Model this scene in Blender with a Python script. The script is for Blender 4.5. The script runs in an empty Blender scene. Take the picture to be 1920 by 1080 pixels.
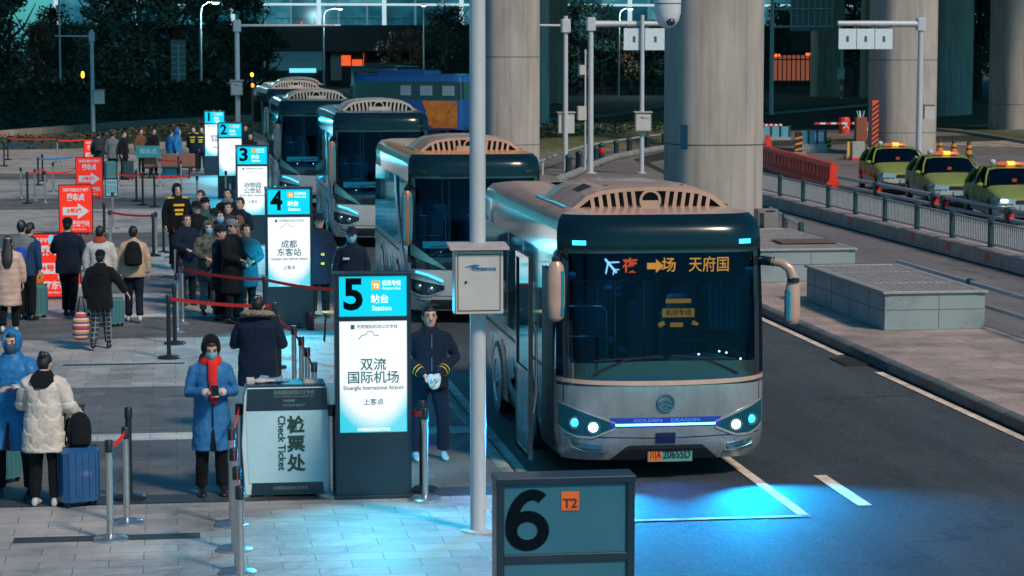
import bpy, bmesh, math, random
from mathutils import Vector, Matrix, noise
import numpy as np

# ------------------------------------------------------------------ camera, sky, sun, exposure
SC = bpy.context.scene
COL = SC.collection
FPX, CAMH = 4500.0, 4.62                      # focal length in photo pixels, camera height in metres
PITCH, YAW = math.atan(450 / FPX), math.radians(8.05)
cd = bpy.data.cameras.new('camera')
cam = bpy.data.objects.new('camera', cd)
COL.objects.link(cam)
cam.location = (0, 0, CAMH)
cam.rotation_euler = (math.pi / 2 - PITCH, 0, -YAW)
cd.sensor_width = 36.0
cd.lens = 36.0 * FPX / 1920
cd.clip_start, cd.clip_end = 0.5, 3000
cd.dof.use_dof = True
cd.dof.focus_distance = 26.0
cd.dof.aperture_fstop = 8.0
SC.camera = cam
SUN_EL, SUN_AZ = math.radians(42), math.radians(148)   # azimuth clockwise from +Y: behind the camera, from the right
wd = bpy.data.worlds.new('World')
SC.world = wd
wd.use_nodes = True
nt = wd.node_tree
sky = nt.nodes.new('ShaderNodeTexSky')
sky.sky_type = 'NISHITA'
sky.sun_disc = False
sky.sun_elevation = SUN_EL
sky.sun_rotation = SUN_AZ
sky.ozone_density = 4.0
bg = nt.nodes['Background']
tint = nt.nodes.new('ShaderNodeMix')                    # city glow turns the night sky teal
tint.data_type, tint.blend_type = 'RGBA', 'MULTIPLY'
tint.inputs[0].default_value = 1.0
tint.inputs[7].default_value = (0.18, 0.84, 1.0, 1)
nt.links.new(sky.outputs[0], tint.inputs[6])
nt.links.new(tint.outputs[2], bg.inputs[0])
bg.inputs[1].default_value = 0.125
sl = bpy.data.lights.new('sun', 'SUN')
sl.energy = 3.4
sl.angle = math.radians(9)
sl.color = (1.0, 0.80, 0.62)
so = bpy.data.objects.new('sun', sl)
COL.objects.link(so)
_sd = Vector((math.sin(SUN_AZ) * math.cos(SUN_EL), math.cos(SUN_AZ) * math.cos(SUN_EL), math.sin(SUN_EL)))
so.rotation_euler = _sd.to_track_quat('Z', 'Y').to_euler()
so.location = _sd * 60
SC.view_settings.view_transform = 'Standard'
SC.view_settings.look = 'None'
SC.view_settings.gamma = 1
SC.view_settings.exposure = -0.14
SC.cycles.max_bounces = 6
SC.cycles.transparent_max_bounces = 12
SC.cycles.sample_clamp_indirect = 4.0
SC.cycles.caustics_reflective = False
SC.cycles.caustics_refractive = False

rnd = random.Random(7)
R = -0.12            # road level; the plaza is 0
PI = math.pi


# ------------------------------------------------------------------ survey: where a point seen in the photo stands on the ground
def ray(px, py):
    x, y = (px - 960) / FPX, (540 - py) / FPX
    cp, sp = math.cos(PITCH), math.sin(PITCH)
    v = (x, cp + y * sp, -sp + y * cp)
    c, s = math.cos(-YAW), math.sin(-YAW)
    return (v[0] * c - v[1] * s, v[0] * s + v[1] * c, v[2])


def G(px, py, z=0.0):
    r = ray(px, py)
    t = (z - CAMH) / r[2]
    return Vector((r[0] * t, r[1] * t, z))


def ZT(px, base, py, z=0.0):
    g = G(px, base, z)
    r = ray(px, py)
    return CAMH + r[2] * math.hypot(g.x, g.y) / math.hypot(r[0], r[1])


def DX(px, Y):
    """world x of photo column px at depth Y (near the ground)"""
    r = ray(px, 300)
    return r[0] / r[1] * Y


def DZ(px, py, Y):
    r = ray(px, py)
    return CAMH + r[2] / r[1] * Y


# ------------------------------------------------------------------ materials
MATS = {}


def _bsdf(name):
    m = bpy.data.materials.new(name)
    m.use_nodes = True
    return m, m.node_tree, m.node_tree.nodes['Principled BSDF']


def setin(b, **kw):
    for k, v in kw.items():
        k = k.replace('_', ' ')
        if k in b.inputs:
            b.inputs[k].default_value = v


def mat(name, col, rough=0.6, metal=0.0, var=0.12, scale=6.0, bump=0.0, bscale=40.0, coat=0.0, spec=0.5, detail=4, bdist=0.01, streak=None):
    """painted / woven / cast surface: base colour with uneven wear, roughness variation and bump"""
    if name in MATS:
        return MATS[name]
    m, t, b = _bsdf(name)
    N, L = t.nodes, t.links
    tc = N.new('ShaderNodeTexCoord')
    setin(b, Base_Color=(*col, 1), Roughness=rough, Metallic=metal, Coat_Weight=coat, Coat_Roughness=0.08, Specular_IOR_Level=spec)
    if var > 0:
        src = tc.outputs['Object']
        if streak:
            mp = N.new('ShaderNodeMapping')
            mp.inputs['Scale'].default_value = streak
            L.new(src, mp.inputs[0])
            src = mp.outputs[0]
        n = N.new('ShaderNodeTexNoise')
        n.inputs['Scale'].default_value = scale
        n.inputs['Detail'].default_value = detail
        n.inputs['Roughness'].default_value = 0.65
        L.new(src, n.inputs['Vector'])
        r = N.new('ShaderNodeValToRGB')
        r.color_ramp.elements[0].position = 0.3
        r.color_ramp.elements[1].position = 0.72
        r.color_ramp.elements[0].color = (*[c * (1 - var) for c in col], 1)
        r.color_ramp.elements[1].color = (*[min(1, c * (1 + var)) for c in col], 1)
        L.new(n.outputs[0], r.inputs[0])
        L.new(r.outputs[0], b.inputs['Base Color'])
        mr = N.new('ShaderNodeMapRange')
        mr.inputs[3].default_value = max(0.02, rough * 0.8)
        mr.inputs[4].default_value = min(1, rough * 1.2)
        L.new(n.outputs[0], mr.inputs[0])
        L.new(mr.outputs[0], b.inputs['Roughness'])
    if bump > 0:
        n2 = N.new('ShaderNodeTexNoise')
        n2.inputs['Scale'].default_value = bscale
        n2.inputs['Detail'].default_value = 3
        L.new(tc.outputs['Object'], n2.inputs['Vector'])
        bp = N.new('ShaderNodeBump')
        bp.inputs['Strength'].default_value = bump
        bp.inputs['Distance'].default_value = bdist
        L.new(n2.outputs[0], bp.inputs['Height'])
        L.new(bp.outputs[0], b.inputs['Normal'])
    MATS[name] = m
    return m


def glow(name, col, strength):
    if name in MATS:
        return MATS[name]
    m, t, b = _bsdf(name)
    setin(b, Base_Color=(*[c * 0.3 for c in col], 1), Roughness=0.3, Emission_Color=(*col, 1), Emission_Strength=strength)
    MATS[name] = m
    return m


def glassmat(name, tint, refl=(0.8, 0.95, 1.0), rough=0.02, f0=0.06):
    """tinted window glass: sees through, reflects by the angle"""
    if name in MATS:
        return MATS[name]
    m = bpy.data.materials.new(name)
    m.use_nodes = True
    t = m.node_tree
    N, L = t.nodes, t.links
    N.remove(N['Principled BSDF'])
    tr = N.new('ShaderNodeBsdfTransparent')
    tr.inputs[0].default_value = (*tint, 1)
    gl = N.new('ShaderNodeBsdfGlossy')
    gl.inputs['Color'].default_value = (*refl, 1)
    gl.inputs['Roughness'].default_value = rough
    fr = N.new('ShaderNodeLayerWeight')
    fr.inputs[0].default_value = 0.35
    mr = N.new('ShaderNodeMapRange')
    mr.inputs[1].default_value = 0.05
    mr.inputs[3].default_value = f0
    mr.inputs[4].default_value = 1.0
    L.new(fr.outputs['Fresnel'], mr.inputs[0])
    mx = N.new('ShaderNodeMixShader')
    L.new(mr.outputs[0], mx.inputs[0])
    L.new(tr.outputs[0], mx.inputs[1])
    L.new(gl.outputs[0], mx.inputs[2])
    L.new(mx.outputs[0], N['Material Output'].inputs[0])
    MATS[name] = m
    return m


# ------------------------------------------------------------------ mesh building
class MB:
    """collects shapes; build() links them as ONE mesh object"""

    def __init__(s):
        s.v, s.f, s.m = [], [], []
        s.cur = 0

    def add(s, vs, fs, mi=None):
        o = len(s.v)
        s.v.extend([tuple(p) for p in vs])
        s.f.extend([[i + o for i in f] for f in fs])
        s.m.extend([s.cur if mi is None else mi] * len(fs))
        return s

    def box(s, c, d, rz=0.0, M=None):
        x, y, z = d[0] / 2, d[1] / 2, d[2] / 2
        vs = [Vector((a * x, b * y, e * z)) for e in (-1, 1) for b in (-1, 1) for a in (-1, 1)]
        if M is not None:
            vs = [M @ v for v in vs]
        if rz:
            q = Matrix.Rotation(rz, 3, 'Z')
            vs = [q @ v for v in vs]
        c = Vector(c)
        return s.add([v + c for v in vs], [(0, 2, 3, 1), (4, 5, 7, 6), (0, 1, 5, 4), (2, 6, 7, 3), (0, 4, 6, 2), (1, 3, 7, 5)])

    def bbox(s, c, d, b=0.02, rz=0.0):
        """box with chamfered vertical and top edges"""
        x, y = d[0] / 2, d[1] / 2
        b = min(b, x * .9, y * .9, d[2] * .45)
        pl = [(-x + b, -y), (x - b, -y), (x, -y + b), (x, y - b), (x - b, y), (-x + b, y), (-x, y - b), (-x, -y + b)]
        rings = []
        for z, k in ((0, 1), (d[2] - b, 1), (d[2], 1 - b / min(x, y))):
            rings.append([Vector((px * (k if k == 1 else (x - b) / x), py * (k if k == 1 else (y - b) / y), z - d[2] / 2)) for px, py in pl])
        q = Matrix.Rotation(rz, 3, 'Z')
        c = Vector(c)
        return s.loft([[q @ p + c for p in r] for r in rings], cap=True)

    def loft(s, rings, cap=True, close=True):
        n = len(rings[0])
        vs = [p for r in rings for p in r]
        fs = []
        for i in range(len(rings) - 1):
            for j in range(n if close else n - 1):
                k = (j + 1) % n
                fs.append((i * n + j, i * n + k, (i + 1) * n + k, (i + 1) * n + j))
        if cap:
            fs.append(tuple(range(n))[::-1])
            fs.append(tuple(range((len(rings) - 1) * n, len(rings) * n)))
        return s.add(vs, fs)

    def tube(s, pts, rad, seg=8, cap=True, flat=1.0):
        pts = [Vector(p) for p in pts]
        if not hasattr(rad, '__len__'):
            rad = [rad] * len(pts)
        rings = []
        ref = None
        for i, p in enumerate(pts):
            t = (pts[min(i + 1, len(pts) - 1)] - pts[max(i - 1, 0)]).normalized()
            if ref is None:
                ref = Vector((0, 1, 0)) if abs(t.y) < 0.8 else Vector((1, 0, 0))
            a = t.cross(ref).normalized()
            b = t.cross(a).normalized()
            ref = -b if b.dot(ref) < 0 else b
            b = ref
            rings.append([p + (a * math.cos(u) + b * math.sin(u) * flat) * rad[i] for u in [2 * PI * k / seg for k in range(seg)]])
        return s.loft(rings, cap)

    def cyl(s, p, r, h, seg=16, r1=None):
        p = Vector(p)
        return s.tube([p, p + Vector((0, 0, h))], [r, r if r1 is None else r1], seg)

    def disc_lathe(s, p, prof, seg=20):
        p = Vector(p)
        return s.loft([[p + Vector((r * math.cos(2 * PI * k / seg), r * math.sin(2 * PI * k / seg), z)) for k in range(seg)] for r, z in prof], True)

    def ell(s, c, r, seg=14, rings=8, M=None):
        c = Vector(c)
        rg = []
        for i in range(1, rings):
            a = -PI / 2 + PI * i / rings
            rg.append([Vector((r[0] * math.cos(a) * math.cos(u), r[1] * math.cos(a) * math.sin(u), r[2] * math.sin(a))) for u in [2 * PI * k / seg for k in range(seg)]])
        if M is not None:
            rg = [[M @ p for p in q] for q in rg]
        rg = [[p + c for p in q] for q in rg]
        return s.loft(rg, True)

    def prism(s, pts, a, b):
        """outline pts (list of Vector) swept from offset a to offset b (Vectors)"""
        a, b = Vector(a), Vector(b)
        return s.loft([[Vector(p) + a for p in pts], [Vector(p) + b for p in pts]], True)

    def quad(s, a, b, c, d):
        return s.add([a, b, c, d], [(0, 1, 2, 3)])

    def build(s, name, m, parent=None, smooth=None, loc=None, rz=None, bevel=0.0, recalc=True):
        me = bpy.data.meshes.new(name)
        me.from_pydata([tuple(v) for v in s.v], [], s.f)
        for q in (m if isinstance(m, (list, tuple)) else [m]):
            me.materials.append(q)
        me.polygons.foreach_set('material_index', s.m)
        if recalc:
            bm = bmesh.new()
            bm.from_mesh(me)
            bmesh.ops.recalc_face_normals(bm, faces=bm.faces)
            bm.to_mesh(me)
            bm.free()
        if smooth is not None:
            me.shade_smooth()
            me.set_sharp_from_angle(angle=math.radians(smooth))
        return link(name, me, parent, loc, rz, bevel)


def link(name, me, parent=None, loc=None, rz=None, bevel=0.0):
    o = bpy.data.objects.new(name, me)
    COL.objects.link(o)
    if parent is not None:
        o.parent = parent
    if loc is not None:
        o.location = loc
    if rz is not None:
        o.rotation_euler = (0, 0, rz)
    if bevel:
        bv = o.modifiers.new('bevel', 'BEVEL')
        bv.width = bevel
        bv.segments = 2
        bv.limit_method = 'ANGLE'
    return o


def tag(o, label=None, cat=None, group=None, kind=None):
    if label:
        o['label'] = label
    if cat:
        o['category'] = cat
    if group:
        o['group'] = group
    if kind:
        o['kind'] = kind
    return o


def thing(name, label, cat, loc=(0, 0, 0), rz=0.0, group=None):
    o = bpy.data.objects.new(name, None)
    COL.objects.link(o)
    o.empty_display_size = 0.2
    o.location = loc
    o.rotation_euler = (0, 0, rz)
    return tag(o, label, cat, group)


def copy_tree(o, parent=None):
    c = o.copy()
    COL.objects.link(c)
    c.parent = parent
    for ch in list(o.children):
        copy_tree(ch, c)
    return c


def again(proto, loc, label, rz=None, group=None):
    c = copy_tree(proto)
    c.location = loc
    if rz is not None:
        c.rotation_euler = (0, 0, rz)
    c['label'] = label
    if group:
        c['group'] = group
    return c


def struct(name, mb, m, **kw):
    o = mb.build(name, m, **kw)
    return tag(o, kind='structure')


_TX = {}


def text_geo(s, size, bold=0.0, depth=0.0, align='CENTER', spacing=1.0):
    key = (s, size, bold, depth, align, spacing)
    if key not in _TX:
        cu = bpy.data.curves.new('lettering', 'FONT')
        cu.body = s
        cu.size = size
        cu.offset = bold
        cu.extrude = depth
        cu.align_x = align
        cu.align_y = 'CENTER'
        cu.space_character = spacing
        cu.resolution_u = 3
        o = bpy.data.objects.new('lettering', cu)
        COL.objects.link(o)
        dg = bpy.context.evaluated_depsgraph_get()
        me = bpy.data.meshes.new_from_object(o.evaluated_get(dg))
        vs = [v.co.copy() for v in me.vertices]
        fs = [tuple(p.vertices) for p in me.polygons]
        bpy.data.objects.remove(o)
        bpy.data.curves.remove(cu)
        bpy.data.meshes.remove(me)
        _TX[key] = (vs, fs)
    return _TX[key]


def put_text(mb, s, size, pos, bold=0.0, mi=None, fit=None, rot=None, align='CENTER', flip=False):
    """flat lettering facing -Y (x right, z up); fit = width to squeeze into; rot = in-plane turn"""
    vs, fs = text_geo(s, size, bold, 0.0, align)
    if not vs:
        return
    w = max(v.x for v in vs) - min(v.x for v in vs)
    k = fit / w if fit else 1.0
    out = []
    for v in vs:
        x, z = v.x * k, v.y
        if rot:
            x, z = x * math.cos(rot) - z * math.sin(rot), x * math.sin(rot) + z * math.cos(rot)
        out.append((pos[0] + x, pos[1], pos[2] + z))
    mb.add(out, fs, mi)


# ------------------------------------------------------------------ the setting: ground, paving, roads
def ground_mat(name, col, col2, scale, rough=0.85, spots=0.0, fine=0.25, bump=0.3, stain=0.35, spec=0.5):
    m, t, b = _bsdf(name)
    N, L = t.nodes, t.links
    tc = N.new('ShaderNodeTexCoord')
    n1 = N.new('ShaderNodeTexNoise')
    n1.inputs['Scale'].default_value = scale
    n1.inputs['Detail'].default_value = 6
    n1.inputs['Roughness'].default_value = 0.7
    mp = N.new('ShaderNodeMapping')
    mp.inputs['Scale'].default_value = (1, 0.35, 1)
    L.new(tc.outputs['Object'], mp.inputs[0])
    L.new(mp.outputs[0], n1.inputs['Vector'])
    r = N.new('ShaderNodeValToRGB')
    r.color_ramp.elements[0].position = 0.32
    r.color_ramp.elements[1].position = 0.68
    r.color_ramp.elements[0].color = (*col, 1)
    r.color_ramp.elements[1].color = (*col2, 1)
    L.new(n1.outputs[0], r.inputs[0])
    n2 = N.new('ShaderNodeTexNoise')
    n2.inputs['Scale'].default_value = 42
    n2.inputs['Detail'].default_value = 2
    L.new(tc.outputs['Object'], n2.inputs['Vector'])
    mr = N.new('ShaderNodeMapRange')
    mr.inputs[1].default_value = 0.3
    mr.inputs[2].default_value = 0.7
    mr.inputs[3].default_value = 1 - fine
    mr.inputs[4].default_value = 1 + fine
    L.new(n2.outputs[0], mr.inputs[0])
    mu = N.new('ShaderNodeMix')
    mu.data_type = 'RGBA'
    mu.blend_type = 'MULTIPLY'
    mu.inputs[0].default_value = 1
    L.new(r.outputs[0], mu.inputs[6])
    L.new(mr.outputs[0], mu.inputs[7])
    cur = mu.outputs[2]
    for sc_, lo, hi, k0, det in (((1.6, 0.05, 1), 0.38, 0.62, 0.78, 3), ((0.9, 0.5, 1), 0.52, 0.70, 0.62, 6)):   # tyre tracks, then oil and patch stains
        m3 = N.new('ShaderNodeMapping')
        m3.inputs['Scale'].default_value = sc_
        L.new(tc.outputs['Object'], m3.inputs[0])
        n3 = N.new('ShaderNodeTexNoise')
        n3.inputs['Scale'].default_value = 1.0
        n3.inputs['Detail'].default_value = det
        n3.inputs['Roughness'].default_value = 0.7
        L.new(m3.outputs[0], n3.inputs['Vector'])
        q3 = N.new('ShaderNodeMapRange')
        q3.inputs[1].default_value, q3.inputs[2].default_value = lo, hi
        q3.inputs[3].default_value, q3.inputs[4].default_value = 1.12, k0
        L.new(n3.outputs[0], q3.inputs[0])
        x3 = N.new('ShaderNodeMix')
        x3.data_type, x3.blend_type = 'RGBA', 'MULTIPLY'
        x3.inputs[0].default_value = stain * 2
        L.new(cur, x3.inputs[6])
        L.new(q3.outputs[0], x3.inputs[7])
        cur = x3.outputs[2]
    vc = N.new('ShaderNodeTexVoronoi')                      # hairline cracks
    vc.feature = 'DISTANCE_TO_EDGE'
    vc.inputs['Scale'].default_value = 0.22
    wn = N.new('ShaderNodeTexNoise')
    wn.inputs['Scale'].default_value = 1.3
    wn.inputs['Detail'].default_value = 4
    L.new(tc.outputs['Object'], wn.inputs['Vector'])
    av = N.new('ShaderNodeVectorMath')
    av.operation = 'MULTIPLY_ADD'
    av.inputs[1].default_value = (1.5, 1.5, 0)
    L.new(wn.outputs['Color'], av.inputs[0])
    L.new(tc.outputs['Object'], av.inputs[2])
    L.new(av.outputs[0], vc.inputs['Vector'])
    cm_ = N.new('ShaderNodeMapRange')
    cm_.inputs[1].default_value, cm_.inputs[2].default_value = 0.0, 0.006
    cm_.inputs[3].default_value, cm_.inputs[4].default_value = 0.55, 1.0
    L.new(vc.outputs['Distance'], cm_.inputs[0])
    x4 = N.new('ShaderNodeMix')
    x4.data_type, x4.blend_type = 'RGBA', 'MULTIPLY'
    x4.inputs[0].default_value = 1.0
    L.new(cur, x4.inputs[6])
    L.new(cm_.outputs[0], x4.inputs[7])
    L.new(x4.outputs[2], b.inputs['Base Color'])
    setin(b, Roughness=rough, Specular_IOR_Level=spec)
    r2 = N.new('ShaderNodeMapRange')
    r2.inputs[3].default_value = rough - 0.15
    r2.inputs[4].default_value = min(1, rough + 0.12)
    L.new(n1.outputs[0], r2.inputs[0])
    L.new(r2.outputs[0], b.inputs['Roughness'])
    bp = N.new('ShaderNodeBump')
    bp.inputs['Strength'].default_value = bump
    bp.inputs['Distance'].default_value = 0.01
    L.new(n2.outputs[0], bp.inputs['Height'])
    L.new(bp.outputs[0], b.inputs['Normal'])
    return m


def paving_mat(name, a, c, bands, slab=(0.62, 0.31), rough=0.62):
    """granite slabs in running bond; bands = [(y, colour)...] steps across the plaza"""
    m, t, b = _bsdf(name)
    N, L = t.nodes, t.links
    tc = N.new('ShaderNodeTexCoord')
    br = N.new('ShaderNodeTexBrick')
    br.inputs['Scale'].default_value = 1.0
    br.inputs['Brick Width'].default_value = slab[0]
    br.inputs['Row Height'].default_value = slab[1]
    br.inputs['Mortar Size'].default_value = 0.006
    br.inputs['Mortar Smooth'].default_value = 0.3
    br.inputs['Color1'].default_value = (1.12, 1.1, 1.08, 1)
    br.inputs['Color2'].default_value = (0.86, 0.86, 0.87, 1)
    br.inputs['Mortar'].default_value = (0.5, 0.48, 0.47, 1)
    L.new(tc.outputs['Object'], br.inputs['Vector'])
    n1 = N.new('ShaderNodeTexNoise')
    n1.inputs['Scale'].default_value = 0.7
    n1.inputs['Detail'].default_value = 7
    n1.inputs['Roughness'].default_value = 0.72
    L.new(tc.outputs['Object'], n1.inputs['Vector'])
    sx = N.new('ShaderNodeSeparateXYZ')
    L.new(tc.outputs['Object'], sx.inputs[0])
    cr = N.new('ShaderNodeValToRGB')
    cr.color_ramp.interpolation = 'CONSTANT'
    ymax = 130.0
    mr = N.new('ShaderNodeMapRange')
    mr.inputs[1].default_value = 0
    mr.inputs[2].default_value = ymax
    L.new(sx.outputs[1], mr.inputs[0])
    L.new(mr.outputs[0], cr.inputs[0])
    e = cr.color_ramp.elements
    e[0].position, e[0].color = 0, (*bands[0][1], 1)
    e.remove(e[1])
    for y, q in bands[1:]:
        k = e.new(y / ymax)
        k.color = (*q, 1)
    wear = N.new('ShaderNodeMapRange')
    wear.inputs[1].default_value = 0.3
    wear.inputs[2].default_value = 0.7
    wear.inputs[3].default_value = 0.62
    wear.inputs[4].default_value = 1.22
    L.new(n1.outputs[0], wear.inputs[0])
    n2 = N.new('ShaderNodeTexNoise')
    n2.inputs['Scale'].default_value = 55
    n2.inputs['Detail'].default_value = 3
    L.new(tc.outputs['Object'], n2.inputs['Vector'])
    fine = N.new('ShaderNodeMapRange')
    fine.inputs[1].default_value = 0.3
    fine.inputs[2].default_value = 0.7
    fine.inputs[3].default_value = 0.82
    fine.inputs[4].default_value = 1.18
    L.new(n2.outputs[0], fine.inputs[0])
    gv = N.new('ShaderNodeTexVoronoi')                       # gum spots
    gv.inputs['Scale'].default_value = 1.7
    L.new(tc.outputs['Object'], gv.inputs['Vector'])
    gum = N.new('ShaderNodeMapRange')
    gum.inputs[1].default_value, gum.inputs[2].default_value = 0.05, 0.065
    gum.inputs[3].default_value, gum.inputs[4].default_value = 0.55, 1.0
    L.new(gv.outputs['Distance'], gum.inputs[0])
    n5 = N.new('ShaderNodeTexNoise')                         # spills and trodden dirt
    n5.inputs['Scale'].default_value = 0.35
    n5.inputs['Detail'].default_value = 9
    n5.inputs['Roughness'].default_value = 0.78
    n5.inputs['Distortion'].default_value = 0.8
    L.new(tc.outputs['Object'], n5.inputs['Vector'])
    dirt = N.new('ShaderNodeMapRange')
    dirt.inputs[1].default_value, dirt.inputs[2].default_value = 0.50, 0.66
    dirt.inputs[3].default_value, dirt.inputs[4].default_value = 1.06, 0.56
    L.new(n5.outputs[0], dirt.inputs[0])
    cur = cr.outputs[0]
    for src in (br.outputs[0], wear.outputs[0], fine.outputs[0], gum.outputs[0], dirt.outputs[0]):
        mu = N.new('ShaderNodeMix')
        mu.data_type = 'RGBA'
        mu.blend_type = 'MULTIPLY'
        mu.inputs[0].default_value = 1
        L.new(cur, mu.inputs[6])
        L.new(src, mu.inputs[7])
        cur = mu.outputs[2]
    L.new(cur, b.inputs['Base Color'])
    r2 = N.new('ShaderNodeMapRange')
    r2.inputs[3].default_value = rough - 0.22
    r2.inputs[4].default_value = rough + 0.2
    L.new(n1.outputs[0], r2.inputs[0])
    L.new(r2.outputs[0], b.inputs['Roughness'])
    bp = N.new('ShaderNodeBump')
    bp.inputs['Strength'].default_value = 0.5
    bp.inputs['Distance'].default_value = 0.004
    L.new(br.outputs['Fac'], bp.inputs['Height'])
    bp.invert = True
    L.new(bp.outputs[0], b.inputs['Normal'])
    return m


def sheet(name, pts, z, m, thick=None):
    mb = MB()
    if thick:
        mb.prism([Vector((x, y, 0)) for x, y in pts], (0, 0, z - thick), (0, 0, z))
    else:
        mb.add([(x, y, z) for x, y in pts], [tuple(range(len(pts)))])
    return struct(name, mb, m)


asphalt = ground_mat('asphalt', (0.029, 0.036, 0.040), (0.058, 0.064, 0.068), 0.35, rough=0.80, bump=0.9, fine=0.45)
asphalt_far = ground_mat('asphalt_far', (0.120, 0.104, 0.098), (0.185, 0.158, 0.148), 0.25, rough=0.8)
soil = ground_mat('soil', (0.012, 0.016, 0.012), (0.03, 0.036, 0.022), 0.4, rough=0.95)
turf = ground_mat('turf', (0.06, 0.072, 0.03), (0.12, 0.112, 0.05), 1.2, rough=0.95)
kerbstone = mat('kerbstone', (0.22, 0.22, 0.21), 0.75, var=0.25, scale=1.5, bump=0.3)
dark_kerb = mat('dark_kerb', (0.10, 0.11, 0.11), 0.7, var=0.3, scale=1.2, bump=0.3)
LT, DK, WH, BK = (0.37, 0.35, 0.335), (0.13, 0.132, 0.135), (0.56, 0.55, 0.53), (0.045, 0.05, 0.055)
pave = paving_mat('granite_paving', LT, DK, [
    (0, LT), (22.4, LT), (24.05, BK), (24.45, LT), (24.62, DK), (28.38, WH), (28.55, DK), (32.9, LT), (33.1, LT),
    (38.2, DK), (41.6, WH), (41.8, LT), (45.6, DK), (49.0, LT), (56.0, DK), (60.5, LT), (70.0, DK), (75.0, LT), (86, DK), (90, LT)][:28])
pave_island = paving_mat('island_paving', LT, DK, [(0, (0.38, 0.28, 0.235)), (60, (0.35, 0.265, 0.23))], slab=(0.9, 0.45), rough=0.75)
pave_far = paving_mat('far_paving', LT, DK, [(0, (0.30, 0.255, 0.235)), (120, (0.25, 0.22, 0.2))], slab=(1.2, 0.6), rough=0.8)

sheet('ground', [(-1200, -300), (1200, -300), (1200, 2200), (-1200, 2200)], R - 0.02, soil)
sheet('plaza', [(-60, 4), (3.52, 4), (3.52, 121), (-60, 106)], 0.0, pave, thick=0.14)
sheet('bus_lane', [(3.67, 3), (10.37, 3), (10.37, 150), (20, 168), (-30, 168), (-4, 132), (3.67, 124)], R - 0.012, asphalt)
mb = MB()
for i in range(120):
    mb.bbox((3.595, 4.5 + i, -0.055), (0.145, 0.988, 0.13), 0.015)
struct('kerb', mb, kerbstone, smooth=40)

# refuge island beside the bus lane: kerb stones and paving
sheet('island', [(10.53, 4), (13.36, 4), (13.36, 38), (14.5, 60), (14.2, 66), (12.5, 68), (10.53, 66)], 0.025, pave_island, thick=0.14)
mb = MB()
for i in range(62):
    mb.bbox((10.45, 4.5 + i, -0.045), (0.15, 0.99, 0.15), 0.02)
struct('island_kerb', mb, dark_kerb, smooth=40)
# carriageway between the island and the railing, and the taxi lane beyond it
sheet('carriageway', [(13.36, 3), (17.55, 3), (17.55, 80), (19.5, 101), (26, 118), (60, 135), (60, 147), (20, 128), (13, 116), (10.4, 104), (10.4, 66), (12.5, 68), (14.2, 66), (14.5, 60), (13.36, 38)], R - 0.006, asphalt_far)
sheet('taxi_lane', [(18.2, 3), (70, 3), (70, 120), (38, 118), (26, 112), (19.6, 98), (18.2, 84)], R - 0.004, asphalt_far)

# painted markings on the road
paint = mat('road_paint', (0.76, 0.57, 0.44), 0.6, var=0.35, scale=3.0, bump=0.2)
paint_worn = mat('road_paint_worn', (0.36, 0.36, 0.35), 0.65, var=0.5, scale=4.0)


def stripe(name, x0, y0, x1, y1, w, m=None, z=R):
    d = Vector((x1 - x0, y1 - y0, 0)).normalized()
    n = Vector((-d.y, d.x, 0)) * w / 2
    a, b = Vector((x0, y0, z - 0.002)), Vector((x1, y1, z - 0.002))
    mb = MB()
    mb.quad(a - n, b - n, b + n, a + n)
    o = mb.build(name, m or paint)
    return tag(o, kind='structure')


stripe('lane_line', 10.24, 5, 10.24, 33.9, 0.13)
stripe('lane_line', 10.24, 35.9, 10.24, 66, 0.13)
stripe('bay_line', 3.84, 5, 3.84, 60, 0.13, paint_worn)
stripe('bay_line', 6.33, 23.45, 6.33, 60, 0.12)
stripe('bay_line', 3.9, 23.45, 6.39, 23.45, 0.10, paint_worn)
for y in (5.0, 11.5, 17.5, 23.9, 30, 36, 42, 48, 54, 60, 66):
    stripe('lane_dash', 7.1, y, 7.1, y + 1.8, 0.15)
for k in range(14):                                              # hatching by the cones
    stripe('hatch_line', 36.5 + k * 0.9, 114 - k * 0.7, 43 + k * 0.9, 119 - k * 0.5, 0.35, z=R + 0.002)
# drain grate in the gutter
mb = MB()
mb.box((10.16, 35.1, R), (0.42, 0.9, 0.012))
for i in range(9):
    mb.box((10.16, 34.72 + i * 0.095, R + 0.008), (0.36, 0.03, 0.012))
tag(mb.build('drain_grate', mat('iron', (0.035, 0.03, 0.03), 0.7, 0.3, bump=0.3)), 'dark iron drain grate set in the gutter where the lane line breaks', 'drain grate')

strip_m = mat('dark_strip', (0.035, 0.05, 0.055), 0.6, var=.25, bump=.2)
for x0, x1, yy, w in ((25, 376, 1014, .26), (118, 346, 685, .16), (-20, 500, 946, .34)):
    a, b = G(x0, yy), G(x1, yy)
    mb = MB()
    mb.quad((a.x, a.y - w / 2, .003), (b.x, a.y - w / 2, .003), (b.x, a.y + w / 2, .003), (a.x, a.y + w / 2, .003))
    tag(mb.build('paving_strip', strip_m), kind='structure')


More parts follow.
